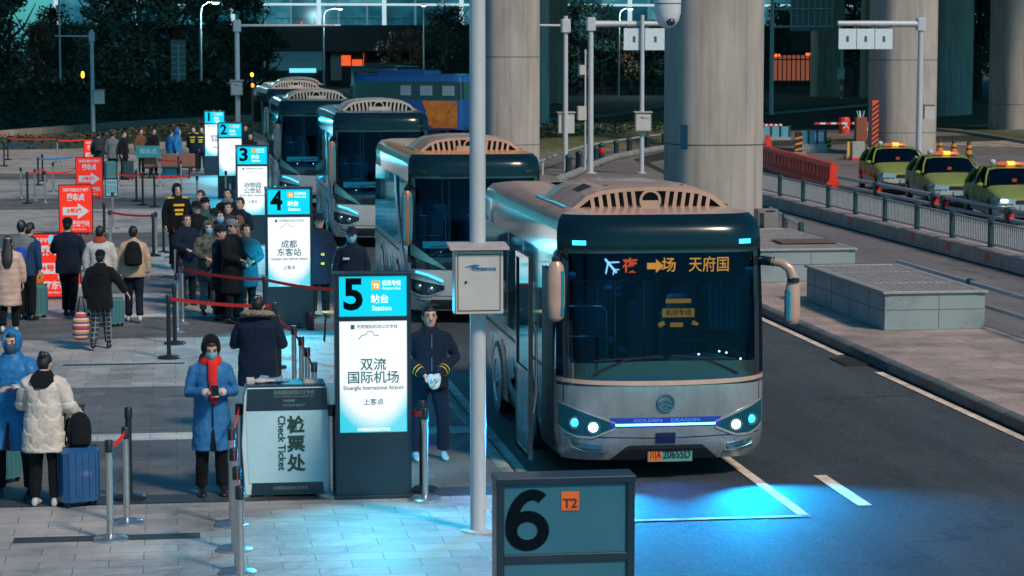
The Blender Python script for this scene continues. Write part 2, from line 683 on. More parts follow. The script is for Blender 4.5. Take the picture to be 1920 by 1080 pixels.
# ------------------------------------------------------------------ coaches
champagne = mat('champagne_paint', (0.56, 0.335, 0.245), 0.32, 0.15, var=0.14, scale=2.0, coat=0.35, spec=0.4)
silver = mat('silver_paint', (0.31, 0.335, 0.345), 0.27, 0.45, var=0.2, scale=3.0, streak=(1.5, 1.5, .5), coat=0.6)
black_gloss = mat('black_gloss', (0.012, 0.022, 0.028), 0.12, 0.0, var=0.1, coat=0.8)
teal_gloss = mat('teal_gloss', (0.003, 0.014, 0.020), 0.18, 0.0, var=0.1, coat=0.12, spec=0.3)
black_plastic = mat('black_plastic', (0.012, 0.014, 0.016), 0.5, var=0.15, bump=0.1)
rubber = mat('rubber', (0.012, 0.012, 0.013), 0.75, var=0.2, bump=0.3)
chrome = mat('chrome', (0.6, 0.62, 0.64), 0.15, 1.0, var=0.1)
steel = mat('steel', (0.55, 0.55, 0.55), 0.28, 0.9, var=0.1, scale=8)
orange_vinyl = mat('orange_vinyl', (0.55, 0.10, 0.035), 0.4, var=0.12, coat=0.3)
teal_vinyl = mat('teal_vinyl', (0.07, 0.22, 0.23), 0.35, var=0.25, scale=3, coat=0.4, streak=(1, 1, 3))
seat_cloth = mat('seat_cloth', (0.05, 0.11, 0.17), 0.85, var=0.2, bump=0.2)
hivis = mat('hivis_orange', (0.75, 0.26, 0.02), 0.5, var=0.1)
wind_glass = glassmat('wind_glass', (0.17, 0.32, 0.46), refl=(0.45, 0.7, 0.95), f0=0.015)
side_glass = glassmat('side_glass', (0.10, 0.22, 0.28), refl=(0.45, 0.9, 1.0), f0=0.5, rough=0.04)
headglow = glow('headlight_glow', (0.22, 0.80, 1.0), 9)
headglow_dim = glow('headlight_glow_dim', (0.04, 0.55, 0.9), 3)
bluebar = glow('blue_bar_glow', (0.10, 0.42, 1.0), 9)
bluedim = glow('blue_panel_glow', (0.012, 0.04, 0.30), 1.0)
lamp_and_glint = glow('lamp_and_glint', (0.45, 0.9, 1.0), 16)
led_amber = glow('led_amber', (1.0, 0.26, 0.025), 3.2)
led_red = glow('led_red', (1.0, 0.07, 0.01), 3)
led_blue = glow('led_blue', (0.55, 0.8, 1.0), 3)
cyan_poster = glow('cyan_interior', (0.0, 0.45, 0.62), 2.2)
curtain_m = mat('curtain', (0.05, 0.30, 0.50), 0.8, var=0.2)

BW, BROOF = 1.17, 2.96


def interp(z, zs, vs):
    return float(np.interp(z, zs, vs))


ZB = (0.22, 0.34, 0.50, 1.05, 1.15, 1.9, 2.52, 2.62, 2.74, 2.84, 2.91, 2.95, 2.97)
WB = (1.10, 1.15, 1.17, 1.17, 1.17, 1.165, 1.15, 1.15, 1.145, 1.12, 1.06, 0.90, 0.40)
FB = (0.10, 0.03, 0.00, 0.00, 0.02, 0.09, 0.16, 0.16, 0.18, 0.24, 0.36, 0.60, 1.5)
DB = (0.30, 0.31, 0.33, 0.33, 0.31, 0.28, 0.26, 0.26, 0.26, 0.26, 0.26, 0.25, 0.2)


def front_y(x, z):
    w = interp(z, ZB, WB)
    q = min(1.0, abs(x) / w)
    return interp(z, ZB, FB) + interp(z, ZB, DB) * (0.16 * q ** 2 + 0.84 * q ** 7)


def front_patch(mb, x0, x1, top, bot, off=0.006, n=14, m=4, mi=None):
    """a skin lying off metres proud of the coach's front, between two edge curves z(x)"""
    ft = top if callable(top) else (lambda x: top)
    fb = bot if callable(bot) else (lambda x: bot)
    front, back = [], []
    for i in range(n + 1):
        x = x0 + (x1 - x0) * i / n
        for j in range(m + 1):
            z = fb(x) + (ft(x) - fb(x)) * j / m
            y = front_y(x, z)
            front.append((x, y - off, z))
            back.append((x, y + 0.004, z))
    k = m + 1
    N = len(front)
    fs = []
    for i in range(n):
        for j in range(m):
            a = i * k + j
            fs.append((a, a + k, a + k + 1, a + 1))
    rim = [i * k for i in range(n + 1)] + [n * k + j for j in range(1, k)] + [i * k + m for i in range(n - 1, -1, -1)] + [j for j in range(m - 1, 0, -1)]
    for i, a in enumerate(rim):
        b = rim[(i + 1) % len(rim)]
        fs.append((a, b, b + N, a + N))
    mb.add(front + back, fs, mi)


def bus_shell(L):
    """rings of the coach's skin: per level a loop of points, front first"""
    q = [-1, -0.985, -0.96, -0.92, -0.86, -0.78, -0.66, -0.5, -0.33, -0.16, 0, 0.16, 0.33, 0.5, 0.66, 0.78, 0.86, 0.92, 0.96, 0.985, 1]
    sides = [0.75, 1.62, 1.70, 2.9, 2.98, 4.2, 4.28, 5.5, 5.58, L - 0.35]
    rings = []
    zs = sorted(set(list(ZB) + [1.25, 1.5, 2.2, 2.44]))
    for z in zs:
        w, f = interp(z, ZB, WB), interp(z, ZB, FB)
        e = interp(z, (0, 2.74, 2.84, 2.91, 2.95, 2.97), (0, 0.02, 0.08, 0.2, 0.5, 1.2))
        ring = [Vector((w * s, front_y(w * s, z), z)) for s in q]
        y0 = ring[-1].y
        ys = [y0 + (s - 0.5) * (L - 0.35 - e - y0) / (L - 0.85) for s in sides] if e > 0.3 else [max(s, y0 + 0.05 + i * 0.05) if i < 2 else s for i, s in enumerate(sides)]
        ys[-1] = L - 0.35 - e
        ring += [Vector((w, y, z)) for y in ys]
        ring += [Vector((w * 0.97, L - 0.12 - e, z)), Vector((w * 0.85, L - e, z)), Vector((0, L + 0.02 - e, z)), Vector((-w * 0.85, L - e, z)), Vector((-w * 0.97, L - 0.12 - e, z))]
        ring += [Vector((-w, y, z)) for y in ys[::-1]]
        rings.append(ring)
    return zs, rings, len(q), len(sides)


def make_coach(label, L=7.0, style='a', lit=True, route=True):
    root = thing('coach', label, 'bus', group='coaches waiting in line along the platform')
    zs, rings, nq, ns = bus_shell(L)
    npt = len(rings[0])
    body, brow, roofp, glass, win, rearp = MB(), MB(), MB(), MB(), {}, MB()
    wz0 = 1.15 if style == 'a' else 0.9
    for i in range(len(zs) - 1):
        zm = (zs[i] + zs[i + 1]) / 2
        for j in range(npt):
            k = (j + 1) % npt
            pts = [rings[i][j], rings[i][k], rings[i + 1][k], rings[i + 1][j]]
            front = j < nq - 1
            right = nq - 1 <= j < nq - 1 + ns
            left = j >= nq + ns + 4
            if front and 1.15 < zm < 2.52:
                glass.add(pts, [(0, 1, 2, 3)])
            elif front and 2.5 < zm < 2.93:
                brow.add(pts, [(0, 1, 2, 3)])
            elif zm > 2.70:
                roofp.add(pts, [(0, 1, 2, 3)])
            elif (right or left) and 1.25 < zm < 2.44:
                s = (j - (nq - 1)) if right else (npt - 1 - j) % npt
                if left:
                    s = (npt - 1 - j) + 0
                if s % 2 == 1 or s == 0:
                    win.setdefault((right, s), MB()).add(pts, [(0, 1, 2, 3)])
                else:
                    body.add(pts, [(0, 1, 2, 3)], 1)
            elif (right or left) and 1.05 < zm < 2.70:
                body.add(pts, [(0, 1, 2, 3)], 1 if zm > 1.2 else 0)
            elif front and 1.05 < zm < 1.16:
                body.add(pts, [(0, 1, 2, 3)], 1)
            elif zm > 1.2:
                rearp.add(pts, [(0, 1, 2, 3)])
            else:
                body.add(pts, [(0, 1, 2, 3)], 0)
    body.add([(p.x * 0.97, p.y * 0.99 + 0.04, 0.30) for p in rings[0]], [tuple(range(npt))], 2)

    def weld(mb, name, m, sm=35):
        o = mb.build(name, m, root, recalc=False)
        bm = bmesh.new()
        bm.from_mesh(o.data)
        bmesh.ops.remove_doubles(bm, verts=bm.verts, dist=0.0005)
        bmesh.ops.recalc_face_normals(bm, faces=bm.faces)
        bm.to_mesh(o.data)
        bm.free()
        o.data.shade_smooth()
        o.data.set_sharp_from_angle(angle=math.radians(sm))
        return o

    weld(body, 'body', [silver if style == 'a' else mat('pearl_paint', (0.40, 0.42, 0.43), 0.3, 0.2, var=.12, coat=.4), black_gloss, black_plastic])
    weld(brow, 'brow', teal_gloss, 60)
    weld(roofp, 'roof', champagne, 60)
    weld(rearp, 'rear_panel', silver)
    weld(glass, 'windscreen', wind_glass, 60)
    for key, mb in win.items():
        weld(mb, 'side_window', side_glass)
    # inner liner so that the cabin has a dark floor, walls and ceiling of its own
    mb = MB()
    mb.box((0, L / 2 + 0.4, 0.62), (2.1, L - 1.0, 0.06))
    mb.box((0, L / 2 + 0.5, 2.66), (1.9, L - 1.2, 0.04))
    mb.box((0, L - 0.42, 1.6), (2.0, 0.05, 1.9))
    mb.build('cabin_lining', mat('cabin_lining', (0.05, 0.075, 0.085), 0.7, var=0.1), root)
    # roof air conditioner with its slotted front
    pod = thing_part = bpy.data.objects.new('roof_pod', None)
    COL.objects.link(pod)
    pod.parent = root
    y0, y1, zb = 0.92, 3.6, 2.93
    xs = [-0.93, -0.88, -0.74, -0.6, -0.4, -0.2, 0, 0.2, 0.4, 0.6, 0.74, 0.88, 0.93]
    hs = [0.0, 0.03, 0.15, 0.205, 0.235, 0.25, 0.255, 0.25, 0.235, 0.205, 0.15, 0.03, 0.0]
    mb = MB()
    prof = [(x, zb + h) for x, h in zip(xs, hs)] + [(0.93, zb - 0.06), (-0.93, zb - 0.06)]
    def ring(y, k, dz=0.0):
        return [Vector((x * k, y, zb - 0.06 + (z - zb + 0.06) * (1 + dz))) for x, z in prof]
    mb.loft([ring(y0 + 0.22, 1.0, 0.03), ring(y0 + 0.4, 1.01, 0.06), ring(y0 + 1.2, 1.01, 0.08), ring(y1 - 0.5, 1.0, 0.0), ring(y1, 0.9, -0.35)], True)
    po = mb.build('pod_shell', champagne, pod, smooth=40)
    mb = MB()
    # front face: rim plus bars, dark behind
    for a, b in zip(range(12), range(1, 13)):
        p = [Vector((xs[a], y0, zb + hs[a])), Vector((xs[b], y0, zb + hs[b]))]
        q = [Vector((v.x * 0.93, y0, zb + max(0.0, (v.z - zb)) * 0.84 - 0.005)) for v in p]
        mb.prism([p[0], p[1], q[1], q[0]], (0, 0, 0), (0, 0.04, 0))
        mb.prism([p[0], p[1], p[1] - Vector((0, 0, .02)), p[0] - Vector((0, 0, .02))], (0, 0.036, 0), (0, 0.26, 0.01))
    mb.box((0, y0 + 0.02, zb - 0.035), (1.86, 0.044, 0.075))
    n = 14
    for k in range(n + 1):
        x = -0.66 + 1.32 * k / n
        if abs(x) < 0.12:
            continue
        h = interp(abs(x), (0, 0.4, 0.6, 0.74, 0.88), (0.22, 0.205, 0.175, 0.13, 0.03))
        d = 0.03 * (1 if x > 0 else -1)
        w = 0.022
        mb.prism([Vector((x - w - d * .5, y0, zb - 0.01)), Vector((x + w - d * .5, y0, zb - 0.01)), Vector((x + w + d * .5, y0, zb + h)), Vector((x - w + d * .5, y0, zb + h))], (0, 0.002, 0), (0, 0.03, 0))
    for a in range(24):
        t0, t1 = 2 * PI * a / 24, 2 * PI * (a + 1) / 24
        mb.prism([Vector((q * math.cos(t), y0, zb + 0.10 + q * math.sin(t))) for q, t in ((.125, t0), (.125, t1), (.095, t1), (.095, t0))], (0, 0.001, 0), (0, 0.035, 0))
    mb.box((0, y0 + 0.02, zb + 0.055), (0.21, 0.03, 0.09))
    if style != 'a':
        mb.box((0, y0 - 0.01, zb + 0.05), (0.5, 0.05, 0.1))
    mb.build('pod_grille', champagne, pod, smooth=30)
    mb = MB()
    mb.prism([Vector((x * 0.98, y0 + 0.15, zb + h * 0.96)) for x, h in zip(xs, hs)], (0, 0, 0), (0, 0.05, 0))
    mb.build('pod_recess', black_plastic, pod)
    mb = MB()
    for s in (-1, 1):
        mb.box((s * 0.935, y0 + 1.3, zb - 0.005), (0.012, 2.2, 0.09))
    mb.build('pod_side_strip', teal_vinyl, pod)
    if style == 'a':
        for k in range(5):
            mb = MB()
            mb.box((-0.66, y0 + 0.55 + k * 0.1, zb + 0.195), (0.16, 0.05, 0.03), M=Matrix.Rotation(-0.45, 3, 'Y'))
            mb.build('pod_louvre', black_plastic, pod)
        for x in (-0.38, -0.13, 0.13, 0.38):
            mb = MB()
            mb.box((x, y0 + 0.42, zb + 0.262 - 0.04 * abs(x)), (0.16, 0.05, 0.012))
            mb.build('pod_vent', black_plastic, pod)
    # marker lamps on the brow
    for s in (-1, 1):
        mb = MB()
        front_patch(mb, s * 0.86, s * 1.0, 2.64, 2.59, 0.012, 4, 2)
        mb.build('marker_lamp', headglow_dim if lit else black_plastic, root)
    # windscreen surround, wipers
    mb = MB()
    front_patch(mb, -1.09, 1.09, 2.545, 2.50, 0.010, 30, 2)
    if style == 'a':
        front_patch(mb, -1.10, 1.10, lambda x: 1.32 - 0.02 * x * x, lambda x: 1.10 + 0.02 * x * x, 0.005, 30, 4)
    for s in (-1, 1):
        front_patch(mb, s * 1.04, s * 1.105, 2.52, 1.12, 0.006, 4, 14)
    mb.build('windscreen_frame', black_gloss, root, smooth=40)
    for s in (-1, 1):
        mb = MB()
        pts = [(s * 0.82, 1.17), (s * 0.70, 1.23), (s * 0.45, 1.34), (s * 0.05, 1.385)]
        mb.tube([(x, front_y(x, z) - 0.03, z) for x, z in pts], [0.014, 0.012, 0.011, 0.009], 6)
        pts = [(s * 0.80, 1.33), (s * 0.4, 1.355), (s * 0.02, 1.36)]
        mb.tube([(x, front_y(x, z) - 0.022, z) for x, z in pts], 0.009, 6)
        mb.build('wiper', black_plastic, root)
    # belly line, grille bar, bumper
    if style == 'a':
        mb = MB()
        front_patch(mb, -1.165, 1.165, lambda x: 1.105 + 0.02 * x * x, lambda x: 1.055 + 0.025 * x * x, 0.012, 40, 2)
        mb.build('trim_strip', champagne, root, smooth=40)
        mb = MB()
        front_patch(mb, -0.62, 0.62, 0.70, 0.60, 0.008, 20, 2)
        bar = mb.build('light_bar', [bluedim], root)
        mb = MB()
        front_patch(mb, -0.56, 0.56, 0.634, 0.612, 0.014, 20, 1)
        mb.build('light_strip', bluebar, bar)
        mb = MB()
        for word, x in (('GOLDEN', -0.2), ('DRAGON', 0.22)):
            put_text(mb, word, 0.05, (x, front_y(x, 0.665) - 0.0105, 0.667), 0.001, fit=0.32)
        mb.build('lettering', glow('dim_letter', (0.06, 0.2, 0.55), 1.2), bar)
        mb = MB()
        front_patch(mb, -0.11, 0.11, lambda x: 0.53, lambda x: 0.41, 0.012, 6, 3)
        mb.build('radar_cover', mat('navy_plastic', (0.01, 0.015, 0.07), 0.35), root)
        mb = MB()
        front_patch(mb, -0.60, 0.62, lambda x: 0.39 - max(0, abs(x) - 0.42) * 0.9, 0.22, 0.008, 24, 4)
        mb.build('bumper_intake', black_plastic, root)
        # emblem: ring with a two-peaked crest
        mb = MB()
        yc = front_y(0, 0.86) - 0.012
        c = Vector((0.0, yc, 0.86))
        ring_o = [[c + Vector((r * math.cos(a), y, r * math.sin(a))) for a in [2 * PI * k / 28 for k in range(28)]] for r, y in ((0.10, 0.02), (0.10, -0.012), (0.083, -0.012), (0.083, 0.02))]
        mb.loft(ring_o, False)
        for dz in (0.03, -0.018, -0.055):
            w = 0.075 if dz > -0.05 else 0.05
            for s in (-1, 1):
                mb.prism([c + Vector((0, 0, dz + 0.022)), c + Vector((s * w, 0, dz - 0.022)), c + Vector((s * w, 0, dz - 0.042)), c + Vector((0, 0, dz - 0.006))], (0, -0.01, 0), (0, 0.018, 0))
        mb.build('emblem', mat('blue_chrome', (0.12, 0.30, 0.42), 0.25, 0.7), root)
    else:
        mb = MB()
        front_patch(mb, -1.12, 1.12, lambda x: 1.12, lambda x: 0.92 + 0.03 * abs(x), 0.007, 30, 4)
        front_patch(mb, -0.8, 0.8, 0.42, 0.25, 0.009, 20, 3)
        mb.build('bumper_intake', black_gloss, root)
        mb = MB()
        front_patch(mb, -0.92, 0.1, 1.42, 1.30, 0.0, 10, 2)
        o = mb.build('route_card', glow('route_card_glow', (0.05, 0.5, 0.6), 0.7), root)
        o.location.y = 0.10
    # lamps
    for s in (-1, 1):
        hl = bpy.data.objects.new('headlight', None)
        COL.objects.link(hl)
        hl.parent = root
        top = (lambda x: 0.63 + 0.22 * (abs(x) - 0.55) / 0.6) if style == 'a' else (lambda x: 0.66 + 0.12 * (abs(x) - 0.55) / 0.6)
        bot = (lambda x: 0.60 - 0.10 * min(1, (abs(x) - 0.55) / 0.25) + 0.10 * max(0, (abs(x) - 0.92) / 0.23) ** 2)
        mb = MB()
        front_patch(mb, s * 0.57, s * 1.15, top, bot, 0.005, 16, 5)
        mb.build('lamp_bed', glow('lamp_bed_lit', (0.0, 0.16, 0.24), 0.10) if lit else mat('lamp_bed', (0.02, 0.07, 0.09), 0.15, 0.6, var=0.2), hl)
        mb = MB()
        for tt in ((lambda x: top(x) + 0.02, top), (bot, lambda x: bot(x) - 0.024)):
            front_patch(mb, s * 0.56, s * 1.155, tt[0], tt[1], 0.014, 16, 1)
        mb.build('lamp_rim', mat('rim_silver', (.55, .58, .60), .22, .6, var=.1), hl, smooth=40)
        for x, r, z in ((0.80, 0.055, 0.60), (0.99, 0.05, 0.645)):
            mb = MB()
            yc = front_y(s * x, z)
            mb.ell((s * x, yc - 0.004, z), (r, 0.03, r), 16, 8)
            o = mb.build('lamp_bulb', (headglow if x < 0.9 else headglow_dim) if lit else chrome, hl, smooth=60)
            mb = MB()
            c = Vector((s * x, yc - 0.01, z))
            mb.loft([[c + Vector((q * math.cos(a), y, q * math.sin(a))) for a in [2 * PI * k / 20 for k in range(20)]] for q, y in ((r + .022, 0.02), (r + .022, -0.01), (r + 0.006, -0.01), (r + .006, 0.02))], False)
            mb.build('lamp_ring', chrome, hl, smooth=40)
        fg = MB()
        front_patch(fg, s * 0.70, s * 1.02, lambda x: 0.43 - 0.10 * (1.02 - abs(x)) / 0.32 * 0.4, lambda x: 0.33 + 0.02 * (abs(x) - 0.7), 0.006, 8, 3)
        f = fg.build('fog_lamp', mat('fog_lamp', (0.12, 0.30, 0.34), 0.15, 0.8, var=0.3, scale=30), root)
        fg = MB()
        pts = [(s * 0.68, 0.315), (s * 0.85, 0.325), (s * 1.0, 0.36), (s * 1.05, 0.45)] if s > 0 else [(s * 0.66, 0.32), (s * 0.9, 0.325), (s * 1.02, 0.375), (s * 1.05, 0.45), (s * 0.98, 0.465)]
        fg.tube([(x, front_y(x, z) - 0.012, z) for x, z in pts], 0.012, 6)
        fg.build('fog_trim', chrome, f, smooth=60)
    # number plate
    mb = MB()
    mb.box((0.06, front_y(0.0, 0.27) - 0.022, 0.275), (0.50, 0.014, 0.15))
    pl = mb.build('number_plate', mat('plate_green', (0.10, 0.30, 0.24), 0.45, var=0.05), root)
    if style == 'a':
        y = front_y(0.0, 0.27) - 0.031
        mb = MB()
        mb.box((-0.106, y, 0.275), (0.15, 0.004, 0.134))
        mb.build('plate_field', mat('plate_orange', (0.75, 0.16, 0.02), 0.4), pl)
        mb = MB()
        put_text(mb, '川A', 0.12, (-0.106, y - 0.004, 0.275), 0.002, fit=0.125)
        put_text(mb, '20655D', 0.125, (0.135, y - 0.004, 0.275), 0.002, fit=0.31)
        mb.build('plate_lettering', black_plastic, pl)
    # wheels
    wrad = 0.44
    for s in (-1, 1):
        for yw in (2.25, L - 1.9):
            w = bpy.data.objects.new('wheel', None)
            COL.objects.link(w)
            w.parent = root
            w.location = (s * 1.03, yw, wrad)
            mb = MB()
            prof = [(0.29, -0.13), (0.40, -0.14), (0.44, -0.10), (0.44, 0.10), (0.40, 0.14), (0.29, 0.13)]
            mb.loft([[Vector((x, r * math.cos(a), r * math.sin(a))) for a in [2 * PI * k / 28 for k in range(28)]] for r, x in prof], True)
            mb.build('tyre', rubber, w, smooth=40)
            mb = MB()
            prof = [(0.285, 0.135), (0.25, 0.10), (0.12, 0.06), (0.10, 0.14), (0.02, 0.15)]
            mb.loft([[Vector((x * s, r * math.cos(a), r * math.sin(a))) for a in [2 * PI * k / 24 for k in range(24)]] for r, x in prof], True)
            mb.build('rim', steel, w, smooth=30)
            mb = MB()                                                # wheel arch, a dark ring proud of the skirt
            out = []
            for k in range(17):
                a = PI * k / 16
                out.append((s * 1.176, yw + 0.53 * math.cos(a), 0.42 + 0.53 * math.sin(a)))
            out += [(s * 1.176, yw - 0.53, 0.25), (s * 1.176, yw + 0.53, 0.25)]
            mb.prism([Vector(p) for p in out], (-s * 0.012, 0, 0), (0, 0, 0))
            mb.build('wheel_arch', black_plastic, root)
            mb = MB()                                                # the tyre seen in the arch
            mb.loft([[Vector((x * s, r * math.cos(a), r * math.sin(a))) for a in [2 * PI * k / 28 for k in range(28)]] for r, x in ((0.43, 0.142), (0.43, 0.155), (0.28, 0.16), (0.26, 0.15), (0.1, 0.152), (0.09, 0.17), (0.01, 0.172))], True)
            mb.build('hub_cap', [steel], w, smooth=25)
    # flare of vinyl behind the front wheel and wavy hills along the skirt
    for s in (-1, 1):
        mb = MB()
        yr = L - 1.9
        out = [(yr - 1.0, 0.28), (yr - 0.9, 0.6), (yr - 0.7, 0.88), (yr - 0.42, 1.03), (yr - 0.25, 1.0), (yr - 0.45, 0.80), (yr - 0.56, 0.55), (yr - 0.56, 0.28)]
        mb.prism([Vector((s * 1.1715, y, z)) for y, z in out], (0, 0, 0), (s * 0.003, 0, 0))
        mb.build('wheel_flare', orange_vinyl, root)
        mb = MB()
        top = [(2.85 + k * 0.12, 0.72 + 0.16 * math.sin(k * 1.1) + 0.07 * math.sin(k * 2.7)) for k in range(int((L - 5.8) / 0.12))]
        mb.prism([Vector((s * 1.1715, y, z)) for y, z in top] + [Vector((s * 1.1715, top[-1][0], 0.5)), Vector((s * 1.1715, 2.85, 0.5))], (0, 0, 0), (s * 0.003, 0, 0))
        mb.build('side_graphic', teal_vinyl, root)
        mb = MB()
        mb.box((s * 1.174, L / 2 + 0.3, 1.13), (0.012, L - 1.4, 0.025))
        for y in (3.2, 4.4, 5.6):
            mb.box((s * 1.172, y, 0.62), (0.004, 0.012, 0.72))
        mb.build('side_seam', black_plastic, root)
    if style == 'b':                                                 # sweeping bow of teal paint along the side towards the front
        mb = MB()
        out = [(0.62, 0.5), (0.62, 0.98), (1.2, 1.25), (2.0, 1.9), (2.4, 2.44), (2.75, 2.44), (2.4, 1.75), (1.7, 1.1), (1.1, 0.85)]
        mb.prism([Vector((-1.178, y, z)) for y, z in out], (0.01, 0, 0), (-0.006, 0, 0))
        mb.build('side_swoosh', teal_vinyl, root)
        mb = MB()
        front_patch(mb, -1.13, -0.55, lambda x: 1.40 - (x + 1.13) * 0.75, lambda x: 1.18 - (x + 1.13) * 0.42, 0.02, 10, 4)
        mb.build('front_swoosh', teal_vinyl, root)
        mb = MB()
        mb.tube([(x, front_y(x, z) - 0.03, z) for x, z in ((-1.05, 0.9), (-0.85, 0.85), (-0.6, 0.74))], 0.018, 6)
        mb.build('running_light', headglow_dim, root)
    # cabin: dashboard, wheel, driver's seat, passenger seats, rails
    mb = MB()
    rr = []
    for x in np.linspace(-1.0, 1.0, 13):
        h = 1.20 + 0.17 * math.exp(-((x - 0.5) / 0.42) ** 2)
        y = front_y(x, 1.3) + 0.06
        rr.append([Vector((x, y, 0.9)), Vector((x, y, 1.16)), Vector((x, y + 0.25, h)), Vector((x, y + 0.5, h - 0.03)), Vector((x, y + 0.55, 0.9))])
    mb.loft(rr, True)
    mb.build('dashboard', mat('dash_plastic', (0.05, 0.19, 0.22), 0.5, var=0.15, bump=0.2), root, smooth=50)
    mb = MB()
    q = Matrix.Rotation(0.9, 3, 'X')
    c = Vector((0.52, 0.95, 1.42))
    tor = []
    for k in range(20):
        a = 2 * PI * k / 20
        d = Vector((math.cos(a), math.sin(a), 0))
        tor.append([c + q @ (d * (0.2 + 0.018 * math.cos(b)) + Vector((0, 0, 0.018 * math.sin(b)))) for b in [2 * PI * i / 6 for i in range(6)]])
    tor.append(tor[0])
    mb.loft(tor, False)
    mb.tube([c, c + Vector((0, -0.1, -0.45))], 0.03, 8)
    mb.box(c, (0.34, 0.03, 0.02), M=q)
    mb.build('steering_wheel', black_plastic, root, smooth=60)
    seats = [(0.5, 1.55, True)] + [(x, y, False) for y in (2.6, 3.5, 4.4, 5.3) for x in (-0.78, -0.33, 0.33, 0.78)]
    for x, y, drv in seats:
        mb = MB()
        mb.bbox((x, y, 0.98), (0.42, 0.45, 0.14), 0.04)
        mb.bbox((x, y + 0.24, 1.35), (0.42, 0.13, 0.72), 0.05)
        mb.bbox((x, y + 0.25, 1.78), (0.26, 0.11, 0.2), 0.04)
        mb.box((x, y, 0.78), (0.3, 0.3, 0.3))
        s = mb.build('driver_seat' if drv else 'passenger_seat', seat_cloth, root, smooth=40)
        if drv and route:
            mb = MB()
            mb.box((x, y + 0.165, 1.80), (0.30, 0.012, 0.05))
            mb.box((x, y + 0.165, 1.66), (0.38, 0.012, 0.10))
            mb.box((x - 0.02, y + 0.165, 1.52), (0.15, 0.012, 0.05))
            for t in (-1, 1):
                mb.box((x + t * 0.2, y + 0.163, 1.53), (0.075, 0.012, 0.05), M=Matrix.Rotation(t * 0.5, 3, 'Y'))
            mb.build('seat_vest', glow('vest_orange_glow', (0.85, 0.30, 0.03), 1.0), s)  # cloth, not a lamp: its brightness is put in as glow
            mb = MB()
            put_text(mb, '机场专线', 0.085, (x, y + 0.156, 1.66), 0.001, fit=0.30)
            mb.build('vest_lettering', black_plastic, s)
    mb = MB()
    for x, y in ((0.12, 1.9), (-0.35, 1.2), (-0.35, 2.3)):
        mb.tube([(x, y, 0.65), (x, y, 2.6)], 0.018, 8)
    mb.tube([(-1.0, 1.75, 1.75), (-0.42, 1.7, 1.75), (-0.36, 1.7, 1.7), (-0.36, 1.7, 0.7)], 0.016, 8)
    mb.tube([(-1.0, 1.75, 1.4), (-0.36, 1.7, 1.4)], 0.012, 8)
    mb.build('grab_rail', chrome, root, smooth=60)
    mb = MB()
    for k in range(6):
        mb.cyl((0.98 - k * 0.05, 0.75 + 0.05 * k, 1.55), 0.028, 0.95, 8)
    mb.build('curtain', curtain_m, root, smooth=60)
    if style == 'b':
        l = bpy.data.lights.new('cabin_light', 'SPOT')
        l.energy, l.color = 28, (0.08, 0.62, 0.95)
        l.spot_size, l.spot_blend, l.shadow_soft_size = math.radians(165), 1.0, 0.0
        o = bpy.data.objects.new('cabin_light', l)
        COL.objects.link(o)
        o.parent = root
        o.location = (0, 2.2, 2.5)
    for x, y in ((-0.55, 1.5), (0.55, 2.4), (-0.55, 3.4)):
        mb = MB()
        mb.ell((x, y, 2.6), (0.05, 0.05, 0.02), 10, 6)
        mb.build('ceiling_lamp', lamp_and_glint, root)
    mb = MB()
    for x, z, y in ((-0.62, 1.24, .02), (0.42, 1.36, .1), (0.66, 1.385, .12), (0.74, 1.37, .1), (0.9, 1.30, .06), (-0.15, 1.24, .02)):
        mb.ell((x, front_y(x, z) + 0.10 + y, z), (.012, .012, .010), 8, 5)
    mb.build('glint_dot', lamp_and_glint, root)  # glowing dots added in place of lamp reflections on the windscreen
    mb = MB()
    front_patch(mb, -1.14, 1.14, lambda x: 0.472 + .03 * min(1, abs(x)), lambda x: 0.462 + .03 * min(1, abs(x)), 0.003, 30, 1)
    for s in (-1, 1):
        front_patch(mb, s * 1.10, s * 1.108, 1.05, 0.82, 0.003, 1, 4)
    mb.build('panel_gap', black_plastic, root)
    # mirrors on arms
    for s in (-1, 1):
        m_ = bpy.data.objects.new('wing_mirror', None)
        COL.objects.link(m_)
        m_.parent = root
        if style == 'a' and s > 0:
            mb = MB()
            mb.tube([(1.08, 0.50, 2.36), (1.16, 0.34, 2.39), (1.27, 0.22, 2.38)], [0.05, 0.055, 0.05], 10, flat=0.8)
            mb.build('mirror_bracket', black_gloss, m_, smooth=60)
            mb = MB()
            mb.tube([(1.24, 0.24, 2.385), (1.34, 0.17, 2.37), (1.42, 0.15, 2.31), (1.455, 0.14, 2.21)], [0.045, 0.05, 0.055, 0.065], 10, flat=0.8)
            mb.build('mirror_arm', champagne, m_, smooth=60)
            x0, zt = 1.46, 2.2
            mb = MB()
            mb.tube([(x0, 0.14, zt), (x0, 0.14, zt - 0.04)], 0.07, 12)
            mb.build('mirror_joint', black_plastic, m_, smooth=60)
            rings = [(0.065, zt - 0.03), (0.08, zt - 0.08), (0.085, zt - 0.3), (0.085, zt - 0.42), (0.07, zt - 0.49), (0.03, zt - 0.52)]
        else:
            x0, zt = -1.20, (2.42 if style == 'a' else 2.30)
            mb = MB()
            mb.tube([(-1.08, 0.6, zt + 0.06), (-1.15, 0.35, zt + 0.08), (x0, 0.17, zt + 0.02)], [0.04, 0.045, 0.05], 8)
            mb.build('mirror_arm', black_gloss, m_, smooth=60)
            hh = 0.66 if style == 'a' else 0.95
            rings = [(0.05, zt), (0.085, zt - 0.05), (0.10, zt - 0.25 * hh), (0.10, zt - 0.7 * hh), (0.085, zt - 0.93 * hh), (0.04, zt - hh)]
        x_ = x0
        mb = MB()
        mb.loft([[Vector((x_ + r * math.cos(a), 0.15 + r * 0.75 * math.sin(a), z)) for a in [2 * PI * k / 16 for k in range(16)]] for r, z in rings], True)
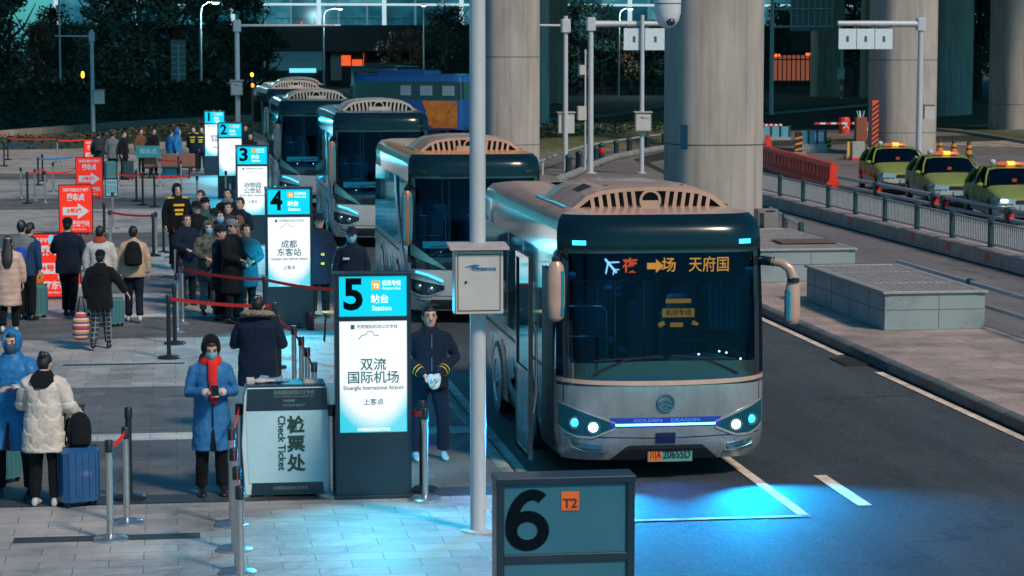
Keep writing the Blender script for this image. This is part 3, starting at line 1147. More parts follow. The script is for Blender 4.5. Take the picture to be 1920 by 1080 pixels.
        mb.build('mirror_shell', champagne, m_, smooth=60)
        mb = MB()
        z0, z1 = rings[1][1] - 0.03, rings[-2][1] + 0.03
        mb.bbox((x_ - s * 0.055, 0.15, (z0 + z1) / 2), (0.06, 0.148, z0 - z1), 0.03)
        mb.build('mirror_band', mat('mirror_teal', (0.02, 0.30, 0.40), 0.25, 0.2, coat=0.5), m_, smooth=40)
    return root


def led_board(root):
    """amber route board behind the windscreen"""
    b = MB()
    z = 2.345
    b.box((0.0, 0.32, z), (1.9, 0.04, 0.30))
    bo = b.build('route_board', mat('led_black', (0.004, 0.008, 0.01), 0.4), root)
    y = 0.290
    mb = MB()
    put_text(mb, '场', 0.17, (0.085, y, z), 0.002)
    put_text(mb, '天府国', 0.18, (0.54, y, z), 0.001, fit=0.45)
    mb.prism([Vector((-0.16 + px, y, z + pz)) for px, pz in ((0, -0.035), (0.1, -0.035), (0.1, -0.075), (0.19, 0), (0.1, 0.075), (0.1, 0.035), (0, 0.035))], (0, 0, 0), (0, -0.004, 0))
    mb.build('route_lettering', led_amber, bo)
    mb = MB()
    put_text(mb, '夜', 0.175, (-0.35, y, z), 0.003)
    mb.build('route_lettering', led_red, bo)
    mb = MB()
    q = Matrix.Rotation(-0.7, 3, 'Y')
    for outl in ([(-0.013, -0.09), (0.013, -0.09), (0.013, 0.1), (0, 0.12), (-0.013, 0.1)], [(-0.1, -0.03), (0, 0.045), (0.1, -0.03), (0.1, -0.01), (0, 0.07), (-0.1, -0.01)], [(-0.045, -0.09), (0, -0.055), (0.045, -0.09), (0.045, -0.075), (0, -0.035), (-0.045, -0.075)]):
        mb.prism([q @ Vector((px, 0, pz)) + Vector((-0.56, y, z)) for px, pz in outl], (0, 0, 0), (0, -0.004, 0))
    mb.build('plane_symbol', led_blue, bo)


def open_door(root):
    """plug door swung out ahead of the front wheel"""
    d = bpy.data.objects.new('door', None)
    COL.objects.link(d)
    d.parent = root
    d.location = (-1.45, 0.35, 0.2)
    mb = MB()
    for a, b in (((-0.0, 0.0), (0.05, 2.25)), ((0.95, 0), (1.0, 2.25))):
        mb.box((0, (a[0] + b[0]) / 2, b[1] / 2), (0.05, b[0] - a[0], b[1]))
    mb.box((0, 0.5, 2.22), (0.05, 0.9, 0.06))
    mb.box((0, 0.5, 0.03), (0.05, 0.9, 0.06))
    mb.box((0, 0.5, 0.95), (0.045, 0.9, 0.05))
    mb.build('door_frame', black_gloss, d)
    mb = MB()
    mb.box((0, 0.5, 0.49), (0.035, 0.9, 0.87))
    mb.build('door_panel', silver, d)
    mb = MB()
    mb.box((0, 0.5, 1.58), (0.012, 0.9, 1.22))
    mb.build('door_pane', side_glass, d)
    mb = MB()
    mb.tube([(0.05, 0.12, 0.5), (0.08, 0.12, 0.7), (0.08, 0.12, 1.4), (0.05, 0.12, 1.5)], 0.015, 6)
    mb.build('door_handle', chrome, d)
    # dark stairwell behind the opening
    mb = MB()
    mb.box((-1.174, 0.9, 1.28), (0.010, 0.80, 2.0))
    mb.box((-1.14, 0.9, 0.35), (0.1, 0.8, 0.05))
    mb.build('doorway', mat('doorway_dark', (0.01, 0.02, 0.03), 0.5), root)


coach = make_coach('champagne coach parked first at the kerb with its lamps lit and amber route board')
coach.location = (5.33, 25.62, R)
led_board(coach)
open_door(coach)
for s in (-1, 1):                                                     # its lit headlights
    l = bpy.data.lights.new('headlight_beam', 'SPOT')
    l.energy = 1700
    l.color = (0.0, 0.34, 0.88)
    l.spot_size = math.radians(118)
    l.spot_blend = 1.0
    l.shadow_soft_size = 0.0
    o = bpy.data.objects.new('headlight_beam', l)
    COL.objects.link(o)
    o.parent = coach
    o.location = (s * 0.85, -0.10, 0.58)
    o.rotation_euler = (math.radians(-80), 0, math.radians(s * 14))
for n_, e_, col_, loc_, sz_ in (('bar_light', 40, (0.04, 0.22, 1.0), (0, -0.16, 0.62), 150), ('cabin_light', 30, (0.2, 0.7, 1.0), (0, 1.6, 2.55), 165), ('cabin_light', 30, (0.2, 0.7, 1.0), (0, 4.4, 2.55), 165)):
    l = bpy.data.lights.new(n_, 'SPOT')
    l.energy, l.color = e_, col_
    l.spot_size, l.spot_blend, l.shadow_soft_size = math.radians(sz_), 1.0, 0.0
    o = bpy.data.objects.new(n_, l)
    COL.objects.link(o)
    o.parent = coach
    o.location = loc_
    o.rotation_euler = (math.radians(-40), 0, 0) if n_ == 'bar_light' else (0, 0, 0)

gold = mat('gold_paint', (0.66, 0.27, 0.09), 0.4, 0.05, var=.1, coat=.4)
second = make_coach('pale coach with a long hanging mirror, second in line behind the lit one', L=7.4, style='b', lit=False, route=False)
second.location = (5.18, 40.9, R)
def repaint(o, names, m):
    for ch in o.children_recursive:
        if ch.type == 'MESH' and ch.name.split('.')[0] in names:
            ch.material_slots[0].link = 'OBJECT'
            ch.material_slots[0].material = m


pale = mat('pale_paint', (0.50, 0.40, 0.34), 0.38, 0.1, var=.08, coat=.4)
green_grey = mat('green_grey_paint', (0.10, 0.16, 0.15), 0.3, 0.2, var=.1, coat=.4)
for (x, y, z, lab) in ((4.95, 57.0, R + 0.0, 'teal fronted coach third in line, beside the lit board numbered 3'),
                       (4.25, 70.5, R, 'teal coach fourth in line, its roof vents above the third'),
                       (4.72, 91.0, R, 'coach fifth in line with only its pale roof pod clear'),
                       (5.4, 101.0, R, 'last coach in the line, small pale roof pod at its far end')):
    c = again(second, (x, y, z), lab)
    c.scale = (1.0, 1.0, 1.10)
    repaint(c, ['pod_shell', 'pod_grille'], pale)
    repaint(c, ['roof'], green_grey if y < 80 else pale)
    if y < 60:
        repaint(c, ['pod_side_strip'], gold)
    if y > 80:
        c.rotation_euler.z = 0.04

repaint(second, ['roof', 'pod_side_strip'], gold)


# ------------------------------------------------------------------ lit station boards
navy = mat('navy_case', (0.012, 0.035, 0.055), 0.35, 0.2, var=0.15, scale=3, coat=0.3)
cyan_lit = glow('cyan_lit', (0.0, 0.60, 0.80), 1.1)
cyan_off = mat('cyan_unlit', (0.03, 0.14, 0.20), 0.3, var=0.08, coat=0.4)
ink = mat('ink_navy', (0.002, 0.007, 0.011), 0.9, var=0, spec=0.05)
white_lit = glow('white_lit', (0.9, 0.97, 1.0), 1.2)
orange_lit = glow('orange_lit', (1.0, 0.42, 0.03), 0.95)
ink_teal = mat('ink_teal', (0.03, 0.20, 0.23), 0.5, var=0)


def poster_mat(name, strength, plain=False):
    """backlit film: white in the middle, printed cyan fade at the lower corners"""
    m, t, b = _bsdf(name)
    N, L = t.nodes, t.links
    tc = N.new('ShaderNodeTexCoord')
    mp = N.new('ShaderNodeMapping')
    mp.inputs['Location'].default_value = (0, 0, -1.42)
    mp.inputs['Scale'].default_value = (1.55, 0, 1.0)
    L.new(tc.outputs['Object'], mp.inputs[0])
    ln = N.new('ShaderNodeVectorMath')
    ln.operation = 'LENGTH'
    L.new(mp.outputs[0], ln.inputs[0])
    sp = N.new('ShaderNodeSeparateXYZ')
    L.new(mp.outputs[0], sp.inputs[0])
    lt = N.new('ShaderNodeMath')
    lt.operation = 'LESS_THAN'
    L.new(sp.outputs[2], lt.inputs[0])
    lt.inputs[1].default_value = 0.05
    mr = N.new('ShaderNodeMapRange')
    mr.inputs[1].default_value = 0.56
    mr.inputs[2].default_value = 0.74
    L.new(ln.outputs[1], mr.inputs[0])
    mu = N.new('ShaderNodeMath')
    mu.operation = 'MULTIPLY'
    L.new(mr.outputs[0], mu.inputs[0])
    L.new(lt.outputs[0], mu.inputs[1])
    mx = N.new('ShaderNodeMix')
    mx.data_type = 'RGBA'
    L.new(mu.outputs[0], mx.inputs[0])
    mx.inputs[6].default_value = (0.80, 0.80, 0.79, 1)
    mx.inputs[7].default_value = (0.0, 0.50, 0.62, 1)
    setin(b, Base_Color=(0.2, 0.25, 0.27, 1), Roughness=0.25, Emission_Strength=strength)
    L.new(mx.outputs[2], b.inputs['Emission Color'])
    return m


poster = poster_mat('backlit_poster', 1.2)
GR_B = 'numbered platform boards'


def station(num, loc, label, lines=(), sub='', lit=True, detail=True, rz=0.0):
    r = thing('station_board', label, 'sign', loc, rz, GR_B)
    W_, H_ = 0.78, 2.33
    mb = MB()
    mb.box((0, 0.10, 0.02), (0.80, 0.26, 0.04))
    mb.box((0, 0.10, 0.36), (W_, 0.19, 0.66))
    for s in (-1, 1):
        mb.box((s * (W_ / 2 - 0.022), 0.10, 1.50), (0.044, 0.2, 1.62))
    mb.box((0, 0.10, 2.32), (W_ + 0.01, 0.21, 0.04))
    mb.box((0, 0.10, 1.865), (W_ - 0.08, 0.196, 0.05))
    mb.box((0, 0.16, 1.5), (W_ - 0.09, 0.06, 1.62))
    mb.build('case', navy, r, bevel=0.006)
    mb = MB()
    mb.box((0, 0.07, 2.095), (W_ - 0.084, 0.10, 0.41))
    hd = mb.build('header_panel', cyan_lit if lit else cyan_off, r)
    y = 0.016
    mb = MB()
    if num == 6:
        def bez(t):
            p = ((0.085, 0.140), (0.02, 0.215), (-0.092, 0.14), (-0.092, -0.06))
            w = ((1 - t) ** 3, 3 * t * (1 - t) ** 2, 3 * t * t * (1 - t), t ** 3)
            return (sum(k * q[0] for k, q in zip(w, p)), sum(k * q[1] for k, q in zip(w, p)))
        tail = [bez(i / 16) for i in range(17)]
        bowl = [(0.09 * math.cos(q), -0.065 + 0.095 * math.sin(q)) for q in [PI + 2 * PI * k / 32 for k in range(33)]]
        for path, yo in ((tail, 0.0), (bowl, -0.0015)):
            rr = []
            for i, (xa, za) in enumerate(path):
                p0, p1 = path[max(i - 1, 0)], path[min(i + 1, len(path) - 1)]
                d = Vector((p1[0] - p0[0], 0, p1[1] - p0[1])).normalized()
                n_ = Vector((-d.z, 0, d.x)) * 0.032
                c0 = Vector((-0.215 + xa, y + yo, 2.085 + za * .9))
                rr.append([c0 - n_, c0 + n_, c0 + n_ + Vector((0, .0035, 0)), c0 - n_ + Vector((0, .0035, 0))])
            mb.loft(rr)
    else:
        put_text(mb, str(num), 0.44 if detail else 0.42, (-0.20, y, 2.10), 0.014, fit=0.20 if num != 1 else None)
    mb.build('numeral', ink, hd)
    if lit:
        mb = MB()
        mb.bbox((0.03, y, 2.21), (0.085, 0.004, 0.085), 0.001)
        t2 = mb.build('terminal_badge', orange_lit, hd)
        if detail:
            mb = MB()
            put_text(mb, 'T2', 0.055, (0.03, y - 0.004, 2.20), 0.002)
            mb.build('badge_lettering', white_lit, t2)
        mb = MB()
        put_text(mb, '机场专线', 0.06, (0.19, y, 2.225), 0.001, fit=0.19)
        put_text(mb, 'Airport Bus', 0.04, (0.19, y, 2.175), 0.0005, fit=0.19)
        put_text(mb, '站台', 0.095, (0.07, y, 2.06), 0.002)
        put_text(mb, 'Station', 0.07, (0.09, y, 1.97), 0.001, fit=0.20)
        mb.build('header_lettering', white_lit, hd)
    else:
        mb = MB()
        mb.bbox((0.025, y, 2.195), (0.10, 0.004, 0.11), 0.001)
        t2 = mb.build('terminal_badge', mat('orange_unlit', (0.75, 0.13, 0.02), 0.5), hd)
        mb = MB()
        put_text(mb, 'T2', 0.075, (0.025, y - 0.004, 2.18), 0.002)
        mb.build('badge_lettering', mat('ink_brown', (0.10, 0.02, 0.01), 0.5, var=0), t2)
    mb = MB()
    mb.box((0, 0.07, 1.265), (W_ - 0.084, 0.10, 1.15))
    ps = mb.build('poster_panel', poster if lit else cyan_off, r)
    if lines:
        mb = MB()
        y = 0.016
        for i, s in enumerate(lines):
            put_text(mb, s, 0.135, (0, y, 1.385 - i * 0.135), 0.002)
        put_text(mb, sub, 0.06, (0, y, 1.15), 0.001, fit=0.62)
        put_text(mb, '上客点', 0.07, (0.0, y, 1.0), 0.001)
        put_text(mb, '天府国际机场公交专线', 0.042, (0.04, y, 1.78), 0.0005)
        mb.bbox((-0.21, y, 1.78), (0.04, 0.004, 0.045), 0.005)
        pts = [(-0.15, 1.65), (-0.12, 1.69), (-0.07, 1.70), (-0.06, 1.73), (0.0, 1.73), (0.005, 1.695), (0.06, 1.69)]
        mb.tube([(a, y, c) for a, c in pts], 0.004, 4)
        mb.build('poster_lettering', ink_teal, ps)
        if detail:
            mb = MB()
            put_text(mb, '天府国际机场公交专线', 0.034, (0, y, 0.715), 0.0008)
            mb.build('foot_lettering', white_lit, ps)
    if lit:
        mb = MB()                                          # the same film on the back of the case
        mb.box((0, 0.192, 2.095), (W_ - 0.1, 0.012, 0.40))
        mb.build('back_header', cyan_lit, r)
        mb = MB()
        mb.box((0, 0.192, 1.265), (W_ - 0.1, 0.012, 1.14))
        mb.build('back_poster', poster, r)
        for (z, e, y_, ro) in ((1.4, 290, -0.05, -50), (2.1, 230, -0.05, -54), (1.5, 260, 0.26, 52)):
            l = bpy.data.lights.new('board_light', 'SPOT')
            l.energy, l.color = e, (0.03, 0.62, 0.95)
            l.spot_size, l.spot_blend = math.radians(104), 1.0
            l.shadow_soft_size = 0.0
            o = bpy.data.objects.new('board_light', l)
            COL.objects.link(o)
            o.parent = r
            o.location = (0, y_, z)
            o.rotation_euler = (math.radians(ro), 0, 0)
    return r


station(5, (2.01, 24.35, 0), 'lit platform board numbered 5, tallest glowing board, beside the ticket desk', ('双流', '国际机场'), 'Shuangliu International Airport')
station(4, (1.89, 39.66, 0), 'lit platform board numbered 4, behind the queue of waiting people', ('成都', '东客站'), 'Chengdu East Railway Station')
station(3, (DX(473, 57.0), 57.0, 0), 'lit platform board numbered 3, between boards 4 and 2', ('动物园', '公交站'), 'Zoo Bus Station', detail=False)
station(2, (DX(432, 74.7), 74.7, 0), 'lit platform board numbered 2 with a blank white poster', (), detail=False)
station(1, (DX(403, 88.5), 88.5, 0), 'lit platform board numbered 1, smallest one beyond board 2', ('机场', '专线'), '', detail=False)
station(6, (DX(1063, 12.98), 12.98, 0), 'unlit platform board numbered 6 with an orange T2 badge, closest to the camera', (), lit=False).scale = (1, 1, 0.962)


# ------------------------------------------------------------------ tall pole with its control box, and the camera hanging off it
pole_grey = mat('pole_grey', (0.50, 0.505, 0.52), 0.45, 0.1, var=0.10, scale=3, bump=0.05, streak=(3, 3, 0.4))
box_grey = mat('box_grey', (0.52, 0.475, 0.44), 0.5, 0.1, var=0.08, scale=4)


def control_box(parent, x, y, z, w, h, logo=True, d=0.22):
    mb = MB()
    mb.bbox((x, y, z), (w, d, h), 0.012)
    b = mb.build('control_box', box_grey, parent, smooth=30)
    mb = MB()
    mb.prism([Vector((x - w / 2 - 0.05, y - d / 2 - 0.06, z + h / 2 + 0.005)), Vector((x + w / 2 + 0.05, y - d / 2 - 0.06, z + h / 2 + 0.005)),
              Vector((x + w / 2 + 0.05, y + d / 2 + 0.05, z + h / 2 + 0.03)), Vector((x - w / 2 - 0.05, y + d / 2 + 0.05, z + h / 2 + 0.03))], (0, 0, 0), (0, 0, 0.028))
    mb.build('box_hood', mat('hood_pink', (0.46, 0.38, 0.35), 0.5), b)
    if logo:
        mb = MB()
        yf = y - d / 2 - 0.004
        for (a, e) in (((-w / 2 + 0.03, -h / 2 + 0.03), (w - 0.06, 0.006)), ((-w / 2 + 0.03, h / 2 - 0.04), (w - 0.06, 0.006))):
            mb.box((x, yf, z + a[1]), (e[0], 0.004, e[1]))
        for s in (-1, 1):
            mb.box((x + s * (w / 2 - 0.03), yf, z), (0.006, 0.004, h - 0.06))
        mb.cyl((x - w * 0.27, yf - 0.004, z), 0.001, 0.001, 6)
        mb.prism([Vector((x - w * 0.27 + 0.012 * math.cos(a), yf, z + 0.012 * math.sin(a))) for a in [2 * PI * k / 12 for k in range(12)]], (0, 0, 0), (0, -0.008, 0))
        mb.build('box_door_seam', black_plastic, b)
        mb = MB()
        zc = z + h * 0.22
        mb.prism([Vector((x + px * w, yf, zc + pz * w)) for px, pz in ((-0.3, 0.02), (-0.1, 0.075), (0.02, 0.06), (-0.06, 0.035), (0.02, 0.0), (-0.1, 0.01), (-0.22, -0.03), (-0.12, 0.03))], (0, 0, 0), (0, -0.003, 0))
        put_text(mb, '天府国际机场', w * 0.075, (x + w * 0.1, yf - 0.001, zc - w * 0.03), 0.001, fit=w * 0.5)
        mb.build('box_logo', mat('logo_blue', (0.02, 0.13, 0.33), 0.5, var=0), b)
    return b


r = thing('camera_pole', 'tall grey round pole with a large control box, standing before the first coach', 'pole', (2.86, 22.55, 0))
mb = MB()
mb.disc_lathe((0, 0, 0), [(0.16, 0.0), (0.16, 0.012), (0.085, 0.02)], 24)
mb.cyl((0, 0, 0.015), 0.076, 7.6, 24)
mb.build('shaft', pole_grey, r, smooth=40)
mb = MB()
mb.tube([(0, 0, 6.9), (1.85, -0.6, 6.95)], 0.045, 10)
mb.build('arm', pole_grey, r, smooth=60)
control_box(r, -0.02, -0.15, 2.43, 0.46, 0.60)
mb = MB()
mb.box((0.075, -0.02, 0.28), (0.05, 0.06, 0.12))
mb.build('inspection_cover', pole_grey, r)
r = thing('dome_camera', 'white dome security camera hanging high before the concrete column', 'camera', (DX(1250, 21.9), 21.9, 0))
zc = DZ(1250, 0, 21.9)
mb = MB()
mb.disc_lathe((0, 0, 0), [(0.01, zc + 0.55), (0.03, zc + 0.54), (0.03, zc + 0.15), (0.10, zc + 0.12), (0.125, zc + 0.06), (0.125, zc - 0.03)], 24)
mb.build('housing', mat('camera_white', (0.6, 0.6, 0.62), 0.35), r, smooth=35)
mb = MB()
mb.disc_lathe((0, 0, 0), [(0.127, zc - 0.03), (0.127, zc - 0.036)], 24)
mb.build('seam_band', black_plastic, r)
mb = MB()
mb.disc_lathe((0, 0, 0), [(0.124, zc - 0.036), (0.122, zc - 0.12), (0.105, zc - 0.19), (0.07, zc - 0.24), (0.01, zc - 0.26)], 24)
mb.build('shroud', mat('camera_white', (0.6, 0.6, 0.62), 0.35), r, smooth=60)
mb = MB()
mb.ell((0.01, -0.08, zc - 0.20), (0.045, 0.045, 0.04), 12, 8)
mb.build('lens', black_gloss, r, smooth=60)


# ------------------------------------------------------------------ ticket desk
r = thing('ticket_desk', 'white and navy ticket desk with green lettering beside board 5', 'desk', (1.135, 24.56, 0), 0.0)
mb = MB()
out0 = [(-0.44, 0.02), (-0.47, 0.55), (-0.44, 1.06), (-0.41, 1.14), (0.41, 1.14), (0.44, 1.06), (0.47, 0.55), (0.44, 0.02)]
mb.prism([Vector((x, 0, z)) for x, z in out0], (0, 0.03, 0), (0, 0.5, 0))
dk = mb.build('desk_body', mat('desk_white', (0.52, 0.66, 0.70), 0.35, var=0.06, coat=0.3), r, bevel=0.012)
for (z0, z1) in ((0.90, 1.13), (0.03, 0.15)):
    mb = MB()
    wa = 0.405 if z0 > 0.5 else 0.40
    wb = 0.36 if z0 > 0.5 else 0.43
    a, b = (wa, wb) if z0 > 0.5 else (0.365, 0.375)
    mb.prism([Vector((-b if z0 < .5 else -0.42, 0, z0)), Vector((b if z0 < .5 else 0.42, 0, z0)), Vector((a, 0, z1)), Vector((-a, 0, z1))], (0, 0.022, 0), (0, 0.03, 0))
    mb.build('desk_band', navy, r)
mb = MB()
mb.prism([Vector((-0.40, 0, 0.15)), Vector((0.385, 0, 0.15)), Vector((0.425, 0, 0.90)), Vector((-0.425, 0, 0.90))], (0, 0.024, 0), (0, 0.03, 0))
mb.build('front_panel', mat('desk_front', (0.42, 0.64, 0.70), 0.3, var=0.05, coat=0.3), r)
mb = MB()
mb.box((0, 0.27, 1.15), (0.80, 0.44, 0.025))
mb.build('desk_top', navy, r, bevel=0.005)
mb = MB()
green = mat('ink_green', (0.02, 0.055, 0.045), 0.5, var=0)
for i, s in enumerate('检票处'):
    put_text(mb, s, 0.185, (0.09, 0.018, 0.74 - i * 0.20), 0.006)
put_text(mb, 'Check Ticket', 0.105, (-0.06, 0.018, 0.565), 0.002, rot=-PI / 2)
mb.build('desk_lettering', green, r)
mb = MB()
put_text(mb, '天府国际机场公交专线', 0.05, (0.07, 0.018, 1.085), 0.0006, fit=0.42)
put_text(mb, 'TIANFU INTERNATIONAL AIRPORT BUS', 0.02, (0.07, 0.018, 1.045), 0.0003, fit=0.42)
put_text(mb, '扫码购票', 0.03, (-0.04, 0.018, 1.0), 0.0006, align='LEFT')
put_text(mb, '关注公众号 查询班次', 0.024, (-0.04, 0.018, 0.955), 0.0004, align='LEFT')
put_text(mb, '天府国际机场公交专线', 0.04, (0.03, 0.018, 0.09), 0.0006, fit=0.36)
mb.build('band_lettering', mat('letter_grey', (0.16, 0.24, 0.24), 0.5, var=0), r)
mb = MB()
for s in (-1, 1):
    mb.box((s * 0.42, 0.25, 0.012), (0.05, 0.4, 0.024))
mb.box((-0.2, 0.012, 0.012), (0.1, 0.01, 0.02))
mb.build('desk_foot', black_plastic, r)
# gloves and papers lying on it
glove_m = mat('work_glove', (0.45, 0.42, 0.40), 0.85, var=0.2, bump=0.3)
for (x, y, a, lab) in ((0.87, 24.78, 0.3, 'pale work glove lying flat at the edge of the ticket desk'), (1.02, 24.82, -0.4, 'bluish work glove lying across a pale one on the ticket desk')):
    mb = MB()
    mb.ell((0, 0, 0.03), (0.09, 0.05, 0.03), 10, 6)
    mb.tube([(-0.07, 0, 0.03), (-0.15, 0.005, 0.028)], [0.045, 0.05], 10, flat=0.6)
    for k, (dy, l) in enumerate(((-0.036, 0.07), (-0.012, 0.085), (0.012, 0.08), (0.036, 0.06))):
        mb.tube([(0.05, dy, 0.03), (0.09 + l * .4, dy * 1.1, 0.034), (0.07 + l, dy * 1.2, 0.026)], [0.015, 0.014, 0.011], 8)
    mb.tube([(-0.02, 0.035, 0.035), (0.03, 0.085, 0.045), (0.05, 0.10, 0.07)], [0.016, 0.015, 0.011], 8)
    o = mb.build('glove', glove_m if a > 0 else mat('glove_blue', (0.16, 0.30, 0.40), 0.85, bump=0.3), None, smooth=60, loc=(x, y, 1.155), rz=a)
    tag(o, lab, 'glove', 'gloves left on the desk')
mb = MB()
for k in range(6):
    mb.box((0.004 * (k % 3), 0.003 * k, 0.003 + k * 0.006), (0.15, 0.10, 0.005), rz=0.05 * k)
tag(mb.build('ticket_stack', mat('paper', (0.55, 0.55, 0.53), 0.8), None, loc=(1.38, 24.74, 1.163)), 'small stack of paper tickets at the far end of the ticket desk', 'paper')


# ------------------------------------------------------------------ queue posts with retractable belts
belt_red = mat('belt_red', (0.92, 0.025, 0.02), 0.6, var=0.15)
belt_blue = mat('belt_blue', (0.02, 0.14, 0.45), 0.6, var=0.15)
post_black = mat('post_black', (0.015, 0.02, 0.025), 0.4, 0.2, var=0.1)
GR_P = 'queue posts on the plaza'
_PM = {}


def post_meshes():
    mb = MB()
    mb.disc_lathe((0, 0, 0), [(0.17, 0.0), (0.17, 0.022), (0.155, 0.035), (0.06, 0.05), (0.034, 0.06)], 24)
    a = mb
    mb2 = MB()
    mb2.cyl((0, 0, 0.055), 0.032, 0.80, 14)
    mb3 = MB()
    mb3.disc_lathe((0, 0, 0), [(0.033, 0.84), (0.040, 0.845), (0.040, 0.945), (0.034, 0.955)], 16)
    return a, mb2, mb3


def queue_post(p, label, dark=False, belt=None, bcol=None):
    """belt: world point (x, y) of the post it is clipped to"""
    key = dark
    if key not in _PM:
        a, b, c = post_meshes()
        r0 = thing('queue_post', label, 'post', (p[0], p[1], 0), 0, GR_P)
        a.build('base', post_black if dark else steel, r0, smooth=35)
        b.build('shaft', post_black if dark else steel, r0, smooth=40)
        c.build('belt_head', post_black, r0, smooth=40)
        _PM[key] = [ch.data for ch in r0.children]
    else:
        r0 = thing('queue_post', label, 'post', (p[0], p[1], 0), 0, GR_P)
        for n, me in zip(('base', 'shaft', 'belt_head'), _PM[key]):
            link(n, me, r0)
    if belt is not None:
        d = Vector((belt[0] - p[0], belt[1] - p[1], 0))
        n = 8
        v, f = [], []
        nn = Vector((-d.y, d.x, 0)).normalized() * 0.002
        rings = []
        for k in range(n + 1):
            t = k / n
            q = d * (0.035 / d.length + t * (1 - 0.07 / d.length))
            s = -0.03 * 4 * t * (1 - t)
            rings.append([q + nn + Vector((0, 0, 0.875 + s)), q + nn + Vector((0, 0, 0.925 + s)), q - nn + Vector((0, 0, 0.925 + s)), q - nn + Vector((0, 0, 0.875 + s))])
        mb = MB()
        mb.loft(rings, True)
        mb.build('belt', bcol or belt_red, r0)
    return r0


def gp(x, y):
    g = G(x, y)
    return (g.x, g.y)


# foreground trio
a, b, c = gp(207, 1013), gp(238, 982), gp(243, 936)
queue_post(a, 'steel queue post with a red belt, lowest of the trio beside the blue suitcase', belt=b)
queue_post(b, 'steel queue post in the middle of the trio, red belt clipped to it')
queue_post(c, 'black queue post standing just behind the trio of steel ones', dark=True)
# diagonal chain before the ticket desk
ch = [gp(452, 1120), gp(446, 1075), gp(440, 1032), gp(436, 985), gp(450, 928)]
names = ['closest to the camera', 'second of the chain', 'third of the chain', 'fourth of the chain', 'tucked against the ticket desk']
for i, p in enumerate(ch):
    queue_post(p, 'steel queue post in the red belt chain before the desk, ' + names[i], belt=ch[i + 1] if i + 1 < len(ch) else None)
queue_post(gp(797, 938), 'bright steel queue post before the feet of the gloved man', belt=(2.3, 24.6))
queue_post((gp(797, 938)[0] + 0.03, gp(797, 938)[1] + 0.55), 'dark queue post hidden behind the bright one by the gloved man', dark=True)
queue_post(gp(623, 930), 'steel queue post squeezed between the ticket desk and board 5')
# behind the desk, running away to board 4
ch = [gp(536, 727), gp(549, 740), gp(562, 757), gp(578, 775), gp(596, 800)]
ch = [gp(524, 720), gp(552, 745), gp(566, 770), gp(577, 795), gp(590, 830)]
ns_ = ['beside the fur hooded person', 'second behind the desk', 'third behind the desk', 'fourth behind the desk', 'closest behind the desk']
for i, p in enumerate(ch):
    queue_post(p, 'post of the sloping red chain behind the ticket desk, ' + ns_[i], dark=(i == 0), belt=ch[i + 1] if i + 1 < len(ch) else None)
# the lane across the queue: two long red belts
A, B = gp(317, 672), gp(328, 645)
queue_post(A, 'black queue post with the closer long red belt, edge of the walkway', dark=True, belt=gp(516, 690))
queue_post(B, 'black queue post just behind its twin at the walkway edge, blue tie', dark=True, belt=gp(343, 605), bcol=belt_blue)
queue_post(gp(516, 690), 'post ending the closer long red belt by the fur hood', dark=True)
queue_post(gp(343, 605), 'steel queue post holding the farther long red belt, walkway edge', belt=gp(497, 628))
queue_post(gp(497, 628), 'post ending the farther long red belt beside board 4', dark=True, belt=(2.55, 36.9))
queue_post(gp(333, 622), 'steel queue post with wide bright base at the walkway edge')
# receding line along the walkway
line = [(340, 590), (336, 560), (330, 530), (326, 505), (322, 484), (317, 462)]
for i, q in enumerate(line):
    queue_post(gp(*q), 'steel queue post of the receding walkway line, ' + ['first', 'second', 'third', 'fourth', 'fifth', 'sixth'][i] + ' from the long belts', belt=gp(*line[i + 1]) if i + 1 < len(line) else None)
far = [((288, 480), True, (207, 472), None), ((293, 476), False, None, None), ((307, 474), True, (340, 470), belt_blue), ((207, 472), False, None, None), ((196, 455), True, None, None), ((212, 430), False, None, None),
       ((268, 385), True, (222, 384), None), ((290, 388), True, (370, 385), None), ((256, 378), True, None, None), ((370, 392), False, None, None), ((222, 350), False, None, None),
       ((52, 382), True, (85, 372), None), ((40, 372), False, None, None), ((85, 380), False, (140, 376), None), ((66, 376), False, None, None), ((72, 348), True, (140, 344), belt_blue),
       ((100, 360), False, None, None), ((8, 312), True, (70, 318), belt_blue), ((15, 300), True, (108, 302), None), ((108, 305), False, (160, 303), None), ((80, 340), True, None, None),
       ((345, 520), True, None, None), ((300, 350), False, (340, 352), None), ((340, 355), False, None, None), ((432, 400), False, None, None), ((424, 380), False, None, None), ((440, 425), True, None, None), ((456, 470), False, None, None)]
hint = ['left end of the red belt before the guard', 'beside the black one before the guard', 'with a blue belt towards the guard', 'under the third red board', 'by the small clip sign', 'past the small clip sign', 'of the pair below the brown seats', 'with a red belt below the brown seats',
        'third below the brown seats', 'close to the striped jacket guard', 'by the second red board', 'with a short red belt on the open plaza', 'leftmost on the open plaza', 'linked to the second red board', 'between two others on the open plaza', 'with a long blue belt',
        'behind the short red belt', 'with a blue belt at the plaza edge', 'with a long red belt at the plaza edge', 'mid belt at the plaza edge', 'behind the blue belt', 'beside the queue of coats', 'left of the far boards', 'second by the far boards',
        'beside board 3', 'beyond board 3', 'between boards 3 and 4', 'closest before board 4 on its side']
for (q, dk_, bt, bc), h in zip(far, hint):
    queue_post(gp(*q), ('black' if dk_ else 'steel') + ' queue post ' + h, dark=dk_, belt=gp(*bt) if bt else None, bcol=bc)


# ------------------------------------------------------------------ red direction boards
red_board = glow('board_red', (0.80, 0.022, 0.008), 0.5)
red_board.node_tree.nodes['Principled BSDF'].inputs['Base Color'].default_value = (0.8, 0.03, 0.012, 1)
board_white = mat('board_white', (0.72, 0.74, 0.76), 0.5, var=0.03)


